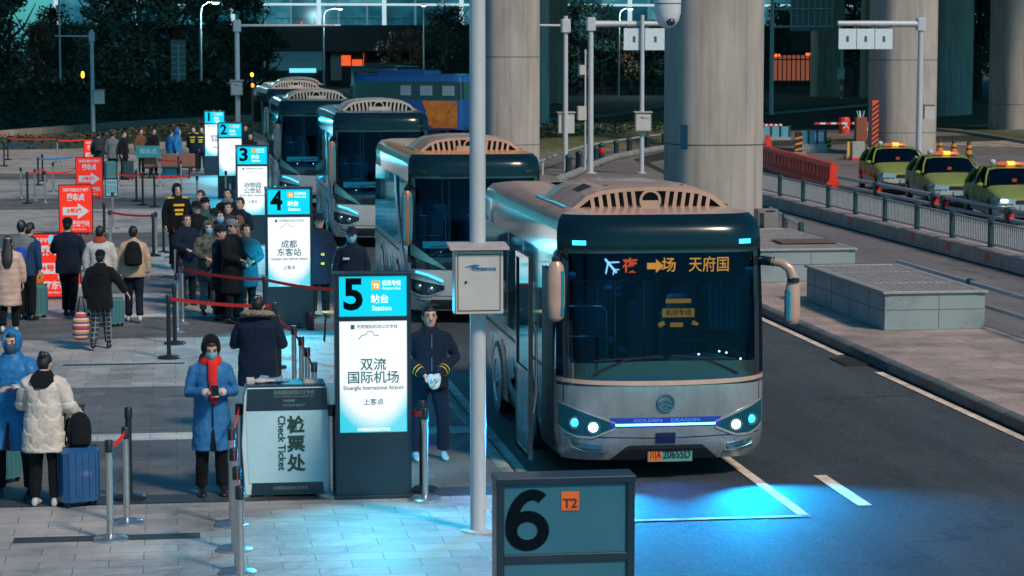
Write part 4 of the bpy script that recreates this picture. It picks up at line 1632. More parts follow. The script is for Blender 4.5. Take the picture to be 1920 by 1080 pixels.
def direction_board(px, base, top, w, label, rows, arrow, rz=0.0, low=None):
    g = G(px, base)
    h = ZT(px, base, top)
    r = thing('direction_board', label, 'sign', (g.x, g.y, 0), rz, 'red direction boards on the plaza')
    mb = MB()
    mb.box((0, 0.02, h / 2 + 0.03), (w, 0.03, h - 0.06))
    mb.build('panel', red_board, r)
    mb = MB()
    for s in (-1, 1):
        mb.box((s * (w / 2 + 0.008), 0.02, h / 2), (0.022, 0.04, h))
        mb.box((s * w * 0.35, 0.02, 0.015), (0.05, 0.42, 0.03))
    mb.box((0, 0.02, h - 0.01), (w, 0.04, 0.02))
    mb.box((0, 0.02, 0.05), (w, 0.04, 0.02))
    mb.build('frame', post_black, r)
    mb = MB()
    y = 0.002
    z = h - 0.14
    put_text(mb, rows[0], 0.09, (0, y, z), 0.003, fit=w * 0.78)
    put_text(mb, rows[1], 0.19, (0, y, z - 0.19), 0.008, fit=w * 0.55)
    za = h * 0.47
    mb.prism([Vector((px_ * w, y, za + pz)) for px_, pz in ((-0.40, -0.10), (0.06, -0.10), (0.06, -0.20), (0.41, 0.0), (0.06, 0.20), (0.06, 0.10), (-0.40, 0.10))], (0, 0, 0), (0, -0.004, 0))
    put_text(mb, rows[2], 0.16, (0, y, h * 0.21), 0.006, fit=w * 0.82)
    put_text(mb, rows[3], 0.05, (0, y, h * 0.11), 0.001, fit=w * 0.6)
    o = mb.build('lettering', board_white, r)
    mb = MB()
    put_text(mb, arrow, 0.13, (-0.04, y - 0.006, za), 0.005, fit=w * 0.45)
    mb.build('arrow_lettering', red_board, o)
    return r


direction_board(143, 440, 346, 0.80, 'red board with a white arrow, whole face clear, in the middle of three', ('天府机场公交专线', '乘车点', '动物园公交站', 'Zoo Bus Station'), '3号线')
direction_board(168, 372, 294, 0.80, 'red board with a white arrow, partly behind a closer red board', ('天府机场公交专线', '乘车点', '犀浦公交站', 'Xipu Bus Station'), '2号线')
direction_board(104, 562, 437, 0.92, 'red board with arrow, half hidden by the man in the navy jacket', ('天府机场公交专线', '乘车点', '成都东客站', 'Chengdu East Station'), '4号线')
g = G(178, 318)
direction_board(172, 318, 261, 0.55, 'small red board at the plaza edge beside travellers with backpacks', ('天府机场', '乘车点', '机场', 'Airport'), '1号线')

# small clip sign on a stand
g = G(210, 400)
r = thing('clip_sign', 'small framed notice on a thin stand beside the red boards', 'sign', (g.x, g.y, 0))
mb = MB()
mb.cyl((0, 0.03, 0), 0.14, 0.02, 16)
mb.tube([(0, 0.03, 0.02), (0, 0.03, 0.5)], 0.014, 8)
mb.build('stand', post_black, r)
mb = MB()
mb.box((0, 0, 0.72), (0.36, 0.02, 0.52))
mb.build('frame', post_black, r)
mb = MB()
mb.box((0, -0.012, 0.72), (0.31, 0.006, 0.46))
n = mb.build('notice', mat('notice_blue', (0.22, 0.42, 0.50), 0.4), r)
mb = MB()
put_text(mb, '乘车须知', 0.07, (0, -0.017, 0.86), 0.001)
for k in range(4):
    put_text(mb, '请在此排队候车', 0.04, (0, -0.017, 0.76 - k * 0.06), 0.0005)
mb.build('lettering', ink_teal, n)
# low black cable ramps lying beside the red boards
g = G(150, 452)

# waiting seats with a teal sign above
g = G(318, 334)
r = thing('seat_row', 'row of three brown seats on a dark frame at the plaza edge', 'bench', (g.x, g.y, 0))
brown = mat('seat_brown', (0.20, 0.085, 0.06), 0.55, var=0.2)
for k in (-1, 0, 1):
    mb = MB()
    mb.bbox((k * 0.62, 0.0, 0.42), (0.58, 0.48, 0.05), 0.02)
    mb.build('seat', brown, r, smooth=40)
    mb = MB()
    mb.bbox((k * 0.62, -0.24, 0.66), (0.58, 0.05, 0.46), 0.02)
    mb.build('backrest', brown, r, smooth=40)
mb = MB()
mb.box((0, 0, 0.37), (1.86, 0.07, 0.05))
for s in (-1, 1):
    mb.box((s * 0.7, 0, 0.18), (0.06, 0.06, 0.36))
    mb.box((s * 0.7, 0, 0.02), (0.07, 0.5, 0.04))
mb.build('frame', post_black, r)
g = G(279, 334)
r = thing('waiting_sign', 'teal sign reading waiting point on two posts above the brown seats', 'sign', (g.x, g.y - 0.6, 0))
mb = MB()
mb.box((0, 0, 0.97), (0.84, 0.03, 0.42))
mb.build('panel', mat('teal_sign', (0.03, 0.20, 0.24), 0.4), r)
mb = MB()
for s in (-1, 1):
    mb.box((s * 0.37, 0.03, 0.5), (0.04, 0.04, 1.0))
mb.build('post', steel, r)
mb = MB()
put_text(mb, '候车点', 0.22, (0, -0.018, 0.97), 0.003, fit=0.6)
mb.build('lettering', mat('letter_teal', (0.18, 0.42, 0.45), 0.5), r)

# orange topped stool and extinguisher beside board 4
g = G(622, 640)
r = thing('wire_stool', 'wire stool with an orange seat between boards 4 and 5', 'stool', (g.x, g.y, 0))
mb = MB()
mb.disc_lathe((0, 0, 0), [(0.13, 0.44), (0.16, 0.45), (0.16, 0.47), (0.12, 0.48)], 16)
mb.build('seat', mat('stool_orange', (0.65, 0.22, 0.02), 0.5), r)
for k in range(4):
    a = PI / 4 + k * PI / 2
    mb = MB()
    mb.tube([(0.12 * math.cos(a), 0.12 * math.sin(a), 0.45), (0.17 * math.cos(a), 0.17 * math.sin(a), 0.0)], 0.01, 6)
    mb.build('leg', post_black, r)
g = G(581, 617)
r = thing('fire_extinguisher', 'small dark red extinguisher standing at the foot of board 4', 'extinguisher', (g.x, g.y - 0.1, 0))
mb = MB()
mb.disc_lathe((0, 0, 0), [(0.055, 0.0), (0.065, 0.02), (0.065, 0.24), (0.05, 0.29), (0.02, 0.32)], 16)
mb.build('cylinder_body', mat('extinguisher_red', (0.10, 0.015, 0.02), 0.35), r, smooth=40)
mb = MB()
mb.cyl((0, 0, 0.32), 0.02, 0.05, 10)
mb.box((0.03, 0, 0.37), (0.12, 0.02, 0.015))
mb.tube([(0, -0.02, 0.34), (-0.07, -0.02, 0.30), (-0.075, -0.02, 0.12)], 0.008, 6)
mb.build('valve', black_plastic, r)


# ------------------------------------------------------------------ people
skin = mat('skin', (0.50, 0.30, 0.22), 0.5, var=0.06)
hair_m = mat('hair_black', (0.010, 0.009, 0.010), 0.45, var=0.3, scale=60, bump=0.6, bscale=120, streak=(1, 1, .15))
eye_m = mat('eye_dark', (0.015, 0.012, 0.012), 0.2, var=0)
lip_m = mat('lip', (0.32, 0.12, 0.10), 0.5, var=0)
mask_blue = mat('mask_blue', (0.16, 0.42, 0.55), 0.8, var=0.08, bump=0.1)
mask_navy = mat('mask_navy', (0.03, 0.07, 0.12), 0.8, var=0.08)


def cloth(name, col, rough=0.85, sheen=0.25, bump=0.35, bscale=26, coat=0.0, var=0.2):
    m = mat(name, col, rough, var=var, scale=9, bump=bump, bscale=bscale, coat=coat, bdist=0.012)
    b = m.node_tree.nodes['Principled BSDF']
    setin(b, Sheen_Weight=sheen * 0.25, Specular_IOR_Level=0.18)
    return m


raincoat = cloth('raincoat_blue', (0.022, 0.16, 0.38), 0.42, 0.1, 0.5, 18)
blue_coat = cloth('padded_blue', (0.030, 0.145, 0.33), 0.5, 0.1, 0.4, 20)
navy_c = cloth('cloth_navy', (0.005, 0.012, 0.028))
black_c = cloth('cloth_black', (0.004, 0.006, 0.008))
dark_grey = cloth('cloth_charcoal', (0.025, 0.032, 0.038))
dark_teal = cloth('cloth_teal', (0.025, 0.075, 0.095))
cream = cloth('puffer_cream', (0.58, 0.50, 0.44), 0.6, 0.2, 0.25)
white_c = cloth('cloth_pale', (0.48, 0.45, 0.43))
pink = cloth('padded_pink', (0.52, 0.35, 0.29), 0.6)
tan = cloth('cloth_tan', (0.46, 0.31, 0.22))
brown_c = cloth('cloth_brown', (0.15, 0.07, 0.04))
grey_c = cloth('cloth_grey', (0.14, 0.16, 0.17))
red_c = cloth('cloth_red', (0.65, 0.025, 0.02))
rust = cloth('cloth_rust', (0.34, 0.06, 0.03))
fur = mat('fur_tan', (0.30, 0.20, 0.14), 0.95, var=0.5, scale=50, bump=1.0, bscale=90, bdist=0.02)
shoe_dark = mat('shoe_dark', (0.012, 0.012, 0.013), 0.4, var=0.1)
shoe_pale = mat('shoe_pale', (0.50, 0.47, 0.45), 0.5, var=0.1)
shoe_blue = mat('shoe_blue', (0.22, 0.40, 0.50), 0.5, var=0.2)
hivis_y = mat('hivis_yellow', (0.80, 0.46, 0.02), 0.5, var=0.1)
phone_m = mat('phone_black', (0.01, 0.012, 0.015), 0.15, var=0)


def camo_mat():
    m, t, b = _bsdf('cloth_camouflage')
    N, L = t.nodes, t.links
    tc = N.new('ShaderNodeTexCoord')
    v = N.new('ShaderNodeTexVoronoi')
    v.inputs['Scale'].default_value = 14
    L.new(tc.outputs['Object'], v.inputs['Vector'])
    r = N.new('ShaderNodeValToRGB')
    r.color_ramp.interpolation = 'CONSTANT'
    e = r.color_ramp.elements
    e[0].color, e[1].color = (0.02, 0.03, 0.025, 1), (0.09, 0.095, 0.07, 1)
    e[1].position = 0.4
    k = e.new(0.72)
    k.color = (0.05, 0.06, 0.05, 1)
    L.new(v.outputs['Color'], r.inputs[0])
    L.new(r.outputs[0], b.inputs['Base Color'])
    setin(b, Roughness=0.9)
    return m


def plaid_mat():
    m, t, b = _bsdf('cloth_plaid')
    N, L = t.nodes, t.links
    tc = N.new('ShaderNodeTexCoord')
    c = N.new('ShaderNodeTexBrick')
    c.offset = 0
    c.inputs['Scale'].default_value = 1
    c.inputs['Brick Width'].default_value = 0.07
    c.inputs['Row Height'].default_value = 0.07
    c.inputs['Mortar Size'].default_value = 0.008
    c.inputs['Color1'].default_value = (0.012, 0.016, 0.022, 1)
    c.inputs['Color2'].default_value = (0.02, 0.03, 0.04, 1)
    c.inputs['Mortar'].default_value = (0.16, 0.19, 0.21, 1)
    mp = N.new('ShaderNodeMapping')
    mp.inputs['Rotation'].default_value = (PI / 2, 0, 0)
    L.new(tc.outputs['Object'], mp.inputs[0])
    L.new(mp.outputs[0], c.inputs['Vector'])
    L.new(c.outputs[0], b.inputs['Base Color'])
    setin(b, Roughness=0.9)
    return m


camo, plaid = camo_mat(), plaid_mat()


def remesh(mb, voxel, smooth=3):
    me = bpy.data.meshes.new('tmp')
    me.from_pydata([tuple(v) for v in mb.v], [], mb.f)
    bm = bmesh.new()
    bm.from_mesh(me)
    bmesh.ops.recalc_face_normals(bm, faces=bm.faces)
    bm.to_mesh(me)
    bm.free()
    o = bpy.data.objects.new('tmp', me)
    COL.objects.link(o)
    md = o.modifiers.new('r', 'REMESH')
    md.mode = 'VOXEL'
    md.voxel_size = voxel
    if smooth:
        s = o.modifiers.new('s', 'SMOOTH')
        s.factor, s.iterations = 0.5, smooth
    dg = bpy.context.evaluated_depsgraph_get()
    out = bpy.data.meshes.new_from_object(o.evaluated_get(dg))
    bpy.data.objects.remove(o)
    bpy.data.meshes.remove(me)
    out.shade_smooth()
    return out


def ell_ring(z, rx, ry, y=0.0, x=0.0, n=20, p=2.3):
    out = []
    for k in range(n):
        a = 2 * PI * k / n
        c, s = math.cos(a), math.sin(a)
        out.append(Vector((x + rx * math.copysign(abs(c) ** (2 / p), c), y + ry * math.copysign(abs(s) ** (2 / p), s), z)))
    return out


GR_W = 'people on the plaza'
RELAX = ((0.235, 0.02, 1.13), (0.245, -0.03, 0.87))


def person(name_label, loc, face, height=1.66, arms=(RELAX, RELAX), legs=None, lean=0.0, head=(0, 0), coat=None, hem=0.78, puff=0.0, flare=0.0,
           trousers=None, shoes=None, hair='short', mask=None, lod=1, hood=None, scarf=None, stripes=False, quilt=0.0, sleeve=0.0, hands=True, face_on=True, build=1.0, collar=None, feet=0.0):
    """one figure. face: direction looked in, degrees, 0 = towards -Y, counted anticlockwise. arms: (elbow, wrist) for x<0 and x>0 as seen from the front"""
    k = height / 1.70
    vox = {0: 0.0085, 1: 0.013, 2: 0.022}[lod]
    coat, trousers, shoes = coat or navy_c, trousers or black_c, shoes or shoe_dark
    hyaw, hpit = math.radians(head[0]), math.radians(head[1])
    HM = Matrix.Translation((0, 0, 1.47)) @ Matrix.Rotation(hyaw, 4, 'Z') @ Matrix.Rotation(hpit, 4, 'X') @ Matrix.Translation((0, 0, -1.47))

    def bend(p):
        p = Vector(p)
        if p.z > 0.9 and lean:
            p = Vector((p.x, p.y - lean * (p.z - 0.9) - 0.25 * lean * (p.z - 0.9) ** 2, p.z - 0.25 * lean * lean * (p.z - 0.9)))
        return p * k

    def H(p):
        return bend(HM @ Vector(p))

    if legs is None:
        legs = (((0.10 + feet, -0.012, 0.48), (0.11 + feet, 0.015, 0.085)), ((0.10 + feet, -0.012, 0.48), (0.11 + feet, 0.015, 0.085)))
    hand_pts = []
    b = MB()
    tor = [(0.80, .10, .08, 0), (0.86, .155, .10, .005), (0.95, .162, .112, .01), (1.08, .138, .098, 0), (1.22, .158, .112, 0), (1.34, .172, .108, .005), (1.41, .135, .085, .01), (1.45, .07, .065, .01), (1.475, .054, .056, .01), (1.52, .05, .054, .004)]
    b.loft([[bend(p) for p in ell_ring(z, rx * build, ry * build, y)] for z, rx, ry, y in tor])
    hd = [(1.462, .03, .03, -.035), (1.475, .046, .052, -.03), (1.50, .058, .075, -.02), (1.535, .067, .089, -.012), (1.575, .073, .097, -.002), (1.62, .0755, .10, .004), (1.655, .069, .09, .01), (1.685, .049, .064, .014), (1.70, .018, .024, .014)]
    b.loft([[H(p) for p in ell_ring(z, rx, ry, y, p=2.15)] for z, rx, ry, y in hd])
    b.loft([[H(p) for p in ell_ring(z, r, r * 1.1, y, n=8, p=2)] for z, r, y in ((1.548, .012, -.105), (1.556, .016, -.112), (1.57, .012, -.108), (1.60, .008, -.098), (1.61, .004, -.09))])
    for s in (-1, 1):
        b.ell(H((s * .077, .006, 1.575)), (.012 * k, .02 * k, .03 * k), 10, 6)
    c = MB()
    sl = 0.0 if coat is None else 1.0
    # coat trunk
    pf = puff
    ct = []
    zs = [hem, hem + 0.03] + [z for z in (0.55, 0.65, 0.75, 0.85, 0.95, 1.05, 1.15, 1.25, 1.33, 1.39) if z > hem + 0.06] + [1.44, 1.475]
    for z in zs:
        rx = interp(z, (0.4, .8, .95, 1.1, 1.25, 1.34, 1.40, 1.44, 1.475), (.205 + flare, .195 + flare * .5, .19, .172, .185, .195, .165, .10, .078))
        ry = interp(z, (0.4, .8, .95, 1.1, 1.25, 1.34, 1.40, 1.44, 1.475), (.165 + flare, .148 + flare * .5, .142, .13, .138, .132, .11, .092, .082))
        w = pf if 0.5 < z < 1.38 else pf * 0.3
        ct.append([bend(p) for p in ell_ring(z, (rx + w) * build, (ry + w) * build, 0.004)])
    c.loft(ct)
    sk = []
    for s, (el, wr) in zip((-1, 1), arms):
        el, wr = Vector((s * el[0] if el[0] >= 0 else s * el[0], el[1], el[2])), Vector((s * wr[0], wr[1], wr[2]))
        sh = Vector((s * 0.168 * build, 0.008, 1.352))
        el.x = el.x * (1 + (build - 1) * .8)
        d = (wr - el).normalized()
        b.tube([bend(p) for p in (sh, sh.lerp(el, .5), el, el.lerp(wr, .5), wr)], [.052 * k, .047 * k, .04 * k, .036 * k, .027 * k], 12)
        r0 = .068 + pf * .8 + sleeve
        c.tube([bend(p) for p in (Vector((s * .10, .008, 1.385)), sh, sh.lerp(el, .5), el, el.lerp(wr, .5), wr - d * 0.015)], [q * k for q in (r0 * .8, r0 * 1.05, r0 * .98, r0 * .9, r0 * .86, r0 * .66)], 14)
        # hand: palm, four fingers of different lengths, thumb off the side
        hand_pts.append(bend(wr + d * .09))
        up = Vector((0, 0, 1)) if abs(d.z) < 0.75 else Vector((0, -1, 0))
        side = d.cross(up).normalized()
        nrm = side.cross(d).normalized()
        curl = -nrm if d.z > -0.75 else Vector((-s, 0, 0)) * 0 + nrm * -1
        if hands:
            lat = side
            if d.z < -0.75:
                lat = Vector((0, -1, 0))
                curl = Vector((-s, 0, 0))
            pal = []
            for t, w_, h_ in ((-.01, .026, .022), (.03, .036, .017), (.085, .041, .014)):
                cc = wr + d * t
                pal.append([bend(cc + lat * (w_ * math.cos(a)) + curl * (h_ * math.sin(a))) for a in [2 * PI * i / 12 for i in range(12)]])
            b.loft(pal)
            for i, ln in enumerate((.066, .075, .070, .054)):
                o0 = wr + d * .078 + lat * (.030 - .020 * i)
                p1 = o0 + d * ln * .5 + curl * .008
                p2 = p1 + d * ln * .38 + curl * ln * .35
                p3 = p2 + d * ln * .15 + curl * ln * .4
                b.tube([bend(q) for q in (o0, p1, p2, p3)], [q * k for q in (.0095, .0092, .0085, .007)], 8)
            o0 = wr + d * .025 + lat * .030
            b.tube([bend(q) for q in (o0, o0 + d * .03 + lat * .022 + curl * .01, o0 + d * .062 + lat * .024 + curl * .022)], [q * k for q in (.013, .011, .008)], 8)
    ankles = []
    t_ = MB()
    for s, (kn, an) in zip((-1, 1), legs):
        kn, an = Vector((s * kn[0], kn[1], kn[2])), Vector((s * an[0], an[1], an[2]))
        hp = Vector((s * .085, 0.005, .90))
        pts = [hp, hp.lerp(kn, .5), kn, kn.lerp(an, .35), an]
        b.tube([p * k for p in pts], [q * k for q in (.088, .074, .054, .052, .036)], 12)
        t_.tube([p * k for p in pts[:-1]] + [(an + Vector((0, 0, .02))) * k], [q * k * (.5 + .5 * build) for q in (.104, .092, .074, .07, .066)], 14)
        ankles.append(an)
        f = Vector((0, -1, 0))
        fr = []
        for y, w_, z0, z1 in ((.065, .028, .0, .06), (.045, .036, .0, .10), (.0, .038, .0, .105), (-.06, .042, .0, .075), (-.12, .046, .0, .055), (-.165, .036, .0, .042), (-.185, .018, .004, .03)):
            base = an.z - 0.085
            fr.append([Vector((an.x + w_ * math.cos(a), an.y + y, base + (z0 + z1) / 2 + (z1 - z0) / 2 * math.sin(a))) * k for a in [2 * PI * i / 12 for i in range(12)]])
        b.loft(fr)
    t_.loft([[bend(p) for p in ell_ring(z, rx * build, ry * build, .004)] for z, rx, ry in ((.78, .10, .085), (.84, .175, .125), (.95, .178, .128), (1.04, .16, .115))])
    me = remesh(b, vox, 2)
    me.materials.append(skin)
    me.materials.append(trousers)
    me.materials.append(shoes)
    cen = np.empty(len(me.polygons) * 3)
    me.polygons.foreach_get('center', cen)
    cen = cen.reshape(-1, 3)
    idx = np.ones(len(cen), dtype=np.int32)
    idx[cen[:, 2] > 1.38 * k] = 0
    for h in hand_pts:
        idx[((cen - np.array(h)) ** 2).sum(1) < (.16 * k) ** 2] = 0
    for an in ankles:
        dd = np.abs(cen - np.array(an * k))
        idx[(dd[:, 0] < .06 * k) & (dd[:, 1] < .22 * k) & (cen[:, 2] < (an.z + .015) * k)] = 2
    me.polygons.foreach_set('material_index', idx)
    o = link('person', me, None, loc, math.radians(face))
    tag(o, name_label, 'person', GR_W)
    # trousers
    tm = remesh(t_, vox * 1.3, 2)
    rumple(tm, 0.006, 13)
    tm.materials.append(trousers)
    link('trousers', tm, o)
    # coat
    cm = remesh(c, vox * 1.25, 2)
    rumple(cm, 0.011 + puff * .1, 8, quilt, k)
    rumple(cm, 0.004, 28)
    cm.materials.append(coat)
    co = link('coat', cm, o)
    if collar:
        mb = MB()
        mb.loft([[bend(p) for p in ell_ring(z, rx, ry, y)] for z, rx, ry, y in ((1.40, .12, .10, .01), (1.44, .098, .09, .012), (1.49, .082, .08, .012), (1.51, .075, .072, .012), (1.46, .06, .06, .01))], True)
        cmesh = mb.build('collar', collar, o, smooth=60)
    # hair or hood
    if hair in ('short', 'long', 'bun', 'tail'):
        hm = MB()
        v, f = cap_shell(1.055, hair)
        hm.add([H(p) for p in v], f)
        if hair == 'long':
            hm.loft([[H(p) for p in ell_ring(z, rx, ry, y)] for z, rx, ry, y in ((1.62, .06, .05, .07), (1.5, .085, .05, .085), (1.38, .10, .045, .125), (1.25, .09, .04, .155), (1.15, .05, .03, .155))])
        if hair == 'bun':
            hm.ell(H((0, .11, 1.66)), (.045 * k, .04 * k, .045 * k), 12, 8)
        if hair == 'tail':
            hm.tube([H(p) for p in ((0, .10, 1.64), (0, .14, 1.60), (0, .14, 1.45))], [.025 * k, .03 * k, .012 * k], 8)
        h_ = hm.build('hair', hair_m, o, smooth=70)
        rumple(h_.data, 0.006, 30)
    elif hair in ('cap', 'beanie'):
        hm = MB()
        v, f = cap_shell(1.04, 'short')
        hm.add([H(p) for p in v], f)
        hm.build('hair', hair_m, o, smooth=70)
        mb = MB()
        rr = [(1.625, .086, .112, .004), (1.66, .088, .112, .006), (1.70, .072, .092, .01), (1.725, .04, .05, .012)]
        mb.loft([[H(p) for p in ell_ring(z, rx, ry, y)] for z, rx, ry, y in rr])
        if hair == 'cap':
            mb.loft([[H((x * .06, -.09 - .0 * abs(x), 1.64 - .012 * x * x)) for x in (-1, -.5, 0, .5, 1)] + [H((x * .062, -.18 + .04 * x * x, 1.625 - .014 * x * x)) for x in (1, .5, 0, -.5, -1)],
                     [H((x * .06, -.09, 1.65 - .012 * x * x)) for x in (-1, -.5, 0, .5, 1)] + [H((x * .062, -.18 + .04 * x * x, 1.632 - .014 * x * x)) for x in (1, .5, 0, -.5, -1)]])
        mb.build('cap', hood or black_c, o, smooth=50)
    elif hair in ('hood', 'furhood'):
        if face_on:
            hm = MB()
            v, f = cap_shell(1.03, 'short')
            hm.add([H(p) for p in v], f)
            hm.build('hair', hair_m, o, smooth=70)
        v, f = cap_shell(1.30 if hair == 'hood' else 1.22, 'hood')
        mb = MB()
        mb.add([H(p) for p in v], f)
        mb.loft([[H(p) for p in ell_ring(z, rx, ry, y)] for z, rx, ry, y in ((1.40, .13, .11, .02), (1.46, .115, .105, .025), (1.50, .08, .08, .03))])
        h_ = mb.build('hood', hood or coat, o, smooth=70)
        rumple(h_.data, 0.008, 16)
    if hair == 'furcollar':
        hm = MB()
        v, f = cap_shell(1.06, 'short')
        hm.add([H(p) for p in v], f)
        h_ = hm.build('hair', hair_m, o, smooth=70)
        rumple(h_.data, 0.007, 30)
        mb = MB()
        tor = []
        for i in range(25):
            a = 2 * PI * i / 24
            cc = Vector((.165 * math.cos(a), .03 + .125 * math.sin(a), 1.475 + .03 * math.sin(a)))
            dd = Vector((math.cos(a), math.sin(a), 0))
            tor.append([bend(cc + dd * .05 * math.cos(q) + Vector((0, 0, .04 * math.sin(q)))) for q in [2 * PI * j / 10 for j in range(10)]])
        mb.loft(tor, False)
        h_ = mb.build('fur_collar', fur, o, smooth=60)
        bm = bmesh.new()
        bm.from_mesh(h_.data)
        bmesh.ops.subdivide_edges(bm, edges=bm.edges, cuts=2, use_grid_fill=True)
        bm.to_mesh(h_.data)
        bm.free()
        rumple(h_.data, 0.02, 45)
    # face
    if face_on:
        for s in (-1, 1):
            mb = MB()
            mb.ell(H((s * .031, -.0925, 1.60)), (.0125 * k, .008 * k, .0055 * k), 10, 6)
            mb.build('eye', eye_m, o, smooth=60)
            mb = MB()
            mb.tube([H(p) for p in ((s * .015, -.101, 1.619), (s * .033, -.099, 1.624), (s * .05, -.086, 1.618))], [.0035 * k, .004 * k, .0025 * k], 6)
            mb.build('eyebrow', hair_m, o)
        if not mask:
            mb = MB()
            mb.ell(H((0, -.0965, 1.525)), (.024 * k, .008 * k, .006 * k), 10, 6)
            mb.build('mouth', lip_m, o, smooth=60)
    if mask:
        mb = MB()
        rings = []
        for i in range(9):
            a = math.radians(-160 + 140 * i / 8)
            row = []
            for z, g in ((1.468, .86), (1.49, 1.0), (1.53, 1.10), (1.565, 1.10), (1.588, 1.02)):
                rx, ry, y0 = interp(z, [q[0] for q in hd], [q[1] for q in hd]), interp(z, [q[0] for q in hd], [q[2] for q in hd]), interp(z, [q[0] for q in hd], [q[3] for q in hd])
                nose = .014 * math.exp(-(((i - 4) / 1.2) ** 2)) * (1 if z > 1.5 else .4)
                row.append(Vector((rx * 1.07 * g * math.cos(a), y0 + (ry * 1.06 * g + nose) * math.sin(a), z)))
            rings.append(row)
        v = [H(p) for r in rings for p in r]
        v2 = [H(p * 1.0 + Vector((0, .006, 0))) for r in rings for p in r]
        n = len(rings[0])
        f = [(i * n + j, (i + 1) * n + j, (i + 1) * n + j + 1, i * n + j + 1) for i in range(8) for j in range(n - 1)]
        mb.add(v, f)
        mb.add(v2, [q[::-1] for q in f])
        mb.build('face_mask', mask, o, smooth=70)
    if scarf:
        mb = MB()
        mb.loft([[bend(p) for p in ell_ring(z, rx, ry, y)] for z, rx, ry, y in ((1.40, .10, .09, 0), (1.415, .125, .12, 0), (1.46, .115, .115, .0), (1.50, .095, .10, 0), (1.515, .075, .08, 0))])
        if lod == 0:
            mb.loft([[bend(Vector((x0 + w_ * math.cos(a), y, z + 0)) + Vector((0, .018 * math.sin(a), 0))) for a in [2 * PI * i / 10 for i in range(10)]] for z, x0, w_, y in ((1.47, 0, .05, -.11), (1.40, .01, .055, -.15), (1.30, .0, .045, -.165), (1.15, .01, .04, -.17), (1.03, .008, .045, -.175), (1.01, .005, .04, -.175))])
        h_ = mb.build('scarf', scarf, o, smooth=60)
        rumple(h_.data, 0.01, 18)
    if stripes:
        for z, w_ in ((1.30, .11), (1.20, .09), (1.12, .075)):
            mb = MB()
            for i in range(6):
                x0, x1 = w_ * (-1 + i / 3), w_ * (-1 + (i + 1) / 3)
                yy = -.155 - pf
                mb.prism([bend((x0, yy + x0 * x0, z - .022)), bend((x1, yy + x1 * x1, z - .022)), bend((x1, yy + x1 * x1, z + .022)), bend((x0, yy + x0 * x0, z + .022))], (0, 0, 0), (0, -.006, 0))
            mb.build('reflective_stripe', hivis_y, o)
        for s in (-1, 1):
            mb = MB()
            mb.prism([bend((s * .08, -.10, 1.425)), bend((s * .2, -.06, 1.41)), bend((s * .2, .06, 1.42)), bend((s * .08, .06, 1.44))], (0, -.0, .012), (0, 0, .03))
            mb.build('shoulder_patch', hivis_y, o)
    o['height_m'] = height
    return o, bend, H


def cap_shell(g, style):
    """hair or hood as a closed shell about the head, open over the face"""
    outer, inner, n, m = [], [], 24, 12
    for i in range(m + 1):
        el = -1.15 + (PI / 2 + 1.15) * i / m if style == 'hood' else -0.95 + (PI / 2 + 0.95) * i / m
        for j in range(n):
            az = 2 * PI * j / n
            x, y, z = math.cos(el) * math.sin(az), -math.cos(el) * math.cos(az), math.sin(el)
            fz = min(abs(az), 2 * PI - az)
            lim = {'hood': 0.75, 'short': 0.95}.get(style, 0.95)
            zt = {'hood': 0.62, 'short': 0.48}.get(style, 0.5)
            k_ = g
            if fz < lim and z < zt:
                k_ = 0.8
            if style != 'hood' and z < -0.25 and fz < 1.9:
                k_ = 0.8
            c = Vector((0, .006 if style != 'hood' else .014, 1.60))
            r = Vector((.078, .104, .105))
            if style == 'hood' and fz > lim:
                r = Vector((.078, .108, .108))
            outer.append(c + Vector((x * r.x, y * r.y, z * r.z)) * k_)
    fs = []
    for i in range(m):
        for j in range(n):
            q = (j + 1) % n
            fs.append((i * n + j, i * n + q, (i + 1) * n + q, (i + 1) * n + j))
    fs.append(tuple(range(n))[::-1])
    return outer, fs


def rumple(me, amp, freq, quilt=0.0, k=1.0):
    me.update()
    n = len(me.vertices)
    co = np.empty(n * 3)
    me.vertices.foreach_get('co', co)
    co = co.reshape(-1, 3)
    no = np.empty(n * 3)
    me.vertices.foreach_get('normal', no)
    no = no.reshape(-1, 3)
    d = np.array([noise.noise(Vector((p[0] * freq, p[1] * freq, p[2] * freq * .7))) for p in co]) * amp
    if quilt > 0:
        d += quilt * np.abs(np.sin(co[:, 2] * PI / .105)) - quilt * .5
    elif quilt < 0:                                     # scalloped quilting
        row = np.floor(co[:, 2] / .15)
        u = np.arctan2(co[:, 1], co[:, 0]) * .2
        fx = ((u / .19 + row * .5) % 1) - .5
        fz = (co[:, 2] / .15) % 1 - fx * fx * 1.6
        d += -quilt * (np.clip(fz % 1, 0, 1) ** .5 - .5) * 2
    co += no * d[:, None]
    me.vertices.foreach_set('co', co.ravel())
    me.update()


def walk(a=0.16, flip=1):
    """stride: one leg forward, one trailing with the heel up"""
    f = ((0.09, -a * .8, 0.49), (0.10, -a, 0.088))
    t = ((0.09, -a * .1, 0.47), (0.10, a * 1.5, 0.125))
    return (f, t) if flip > 0 else (t, f)


def held(name, mb, m, label, cat, loc, rz=0.0, smooth=None, group=None):
    o = mb.build(name, m, None, smooth=smooth, loc=loc, rz=rz)
    return tag(o, label, cat, group)


def P(px, py):
    return G(px, py)


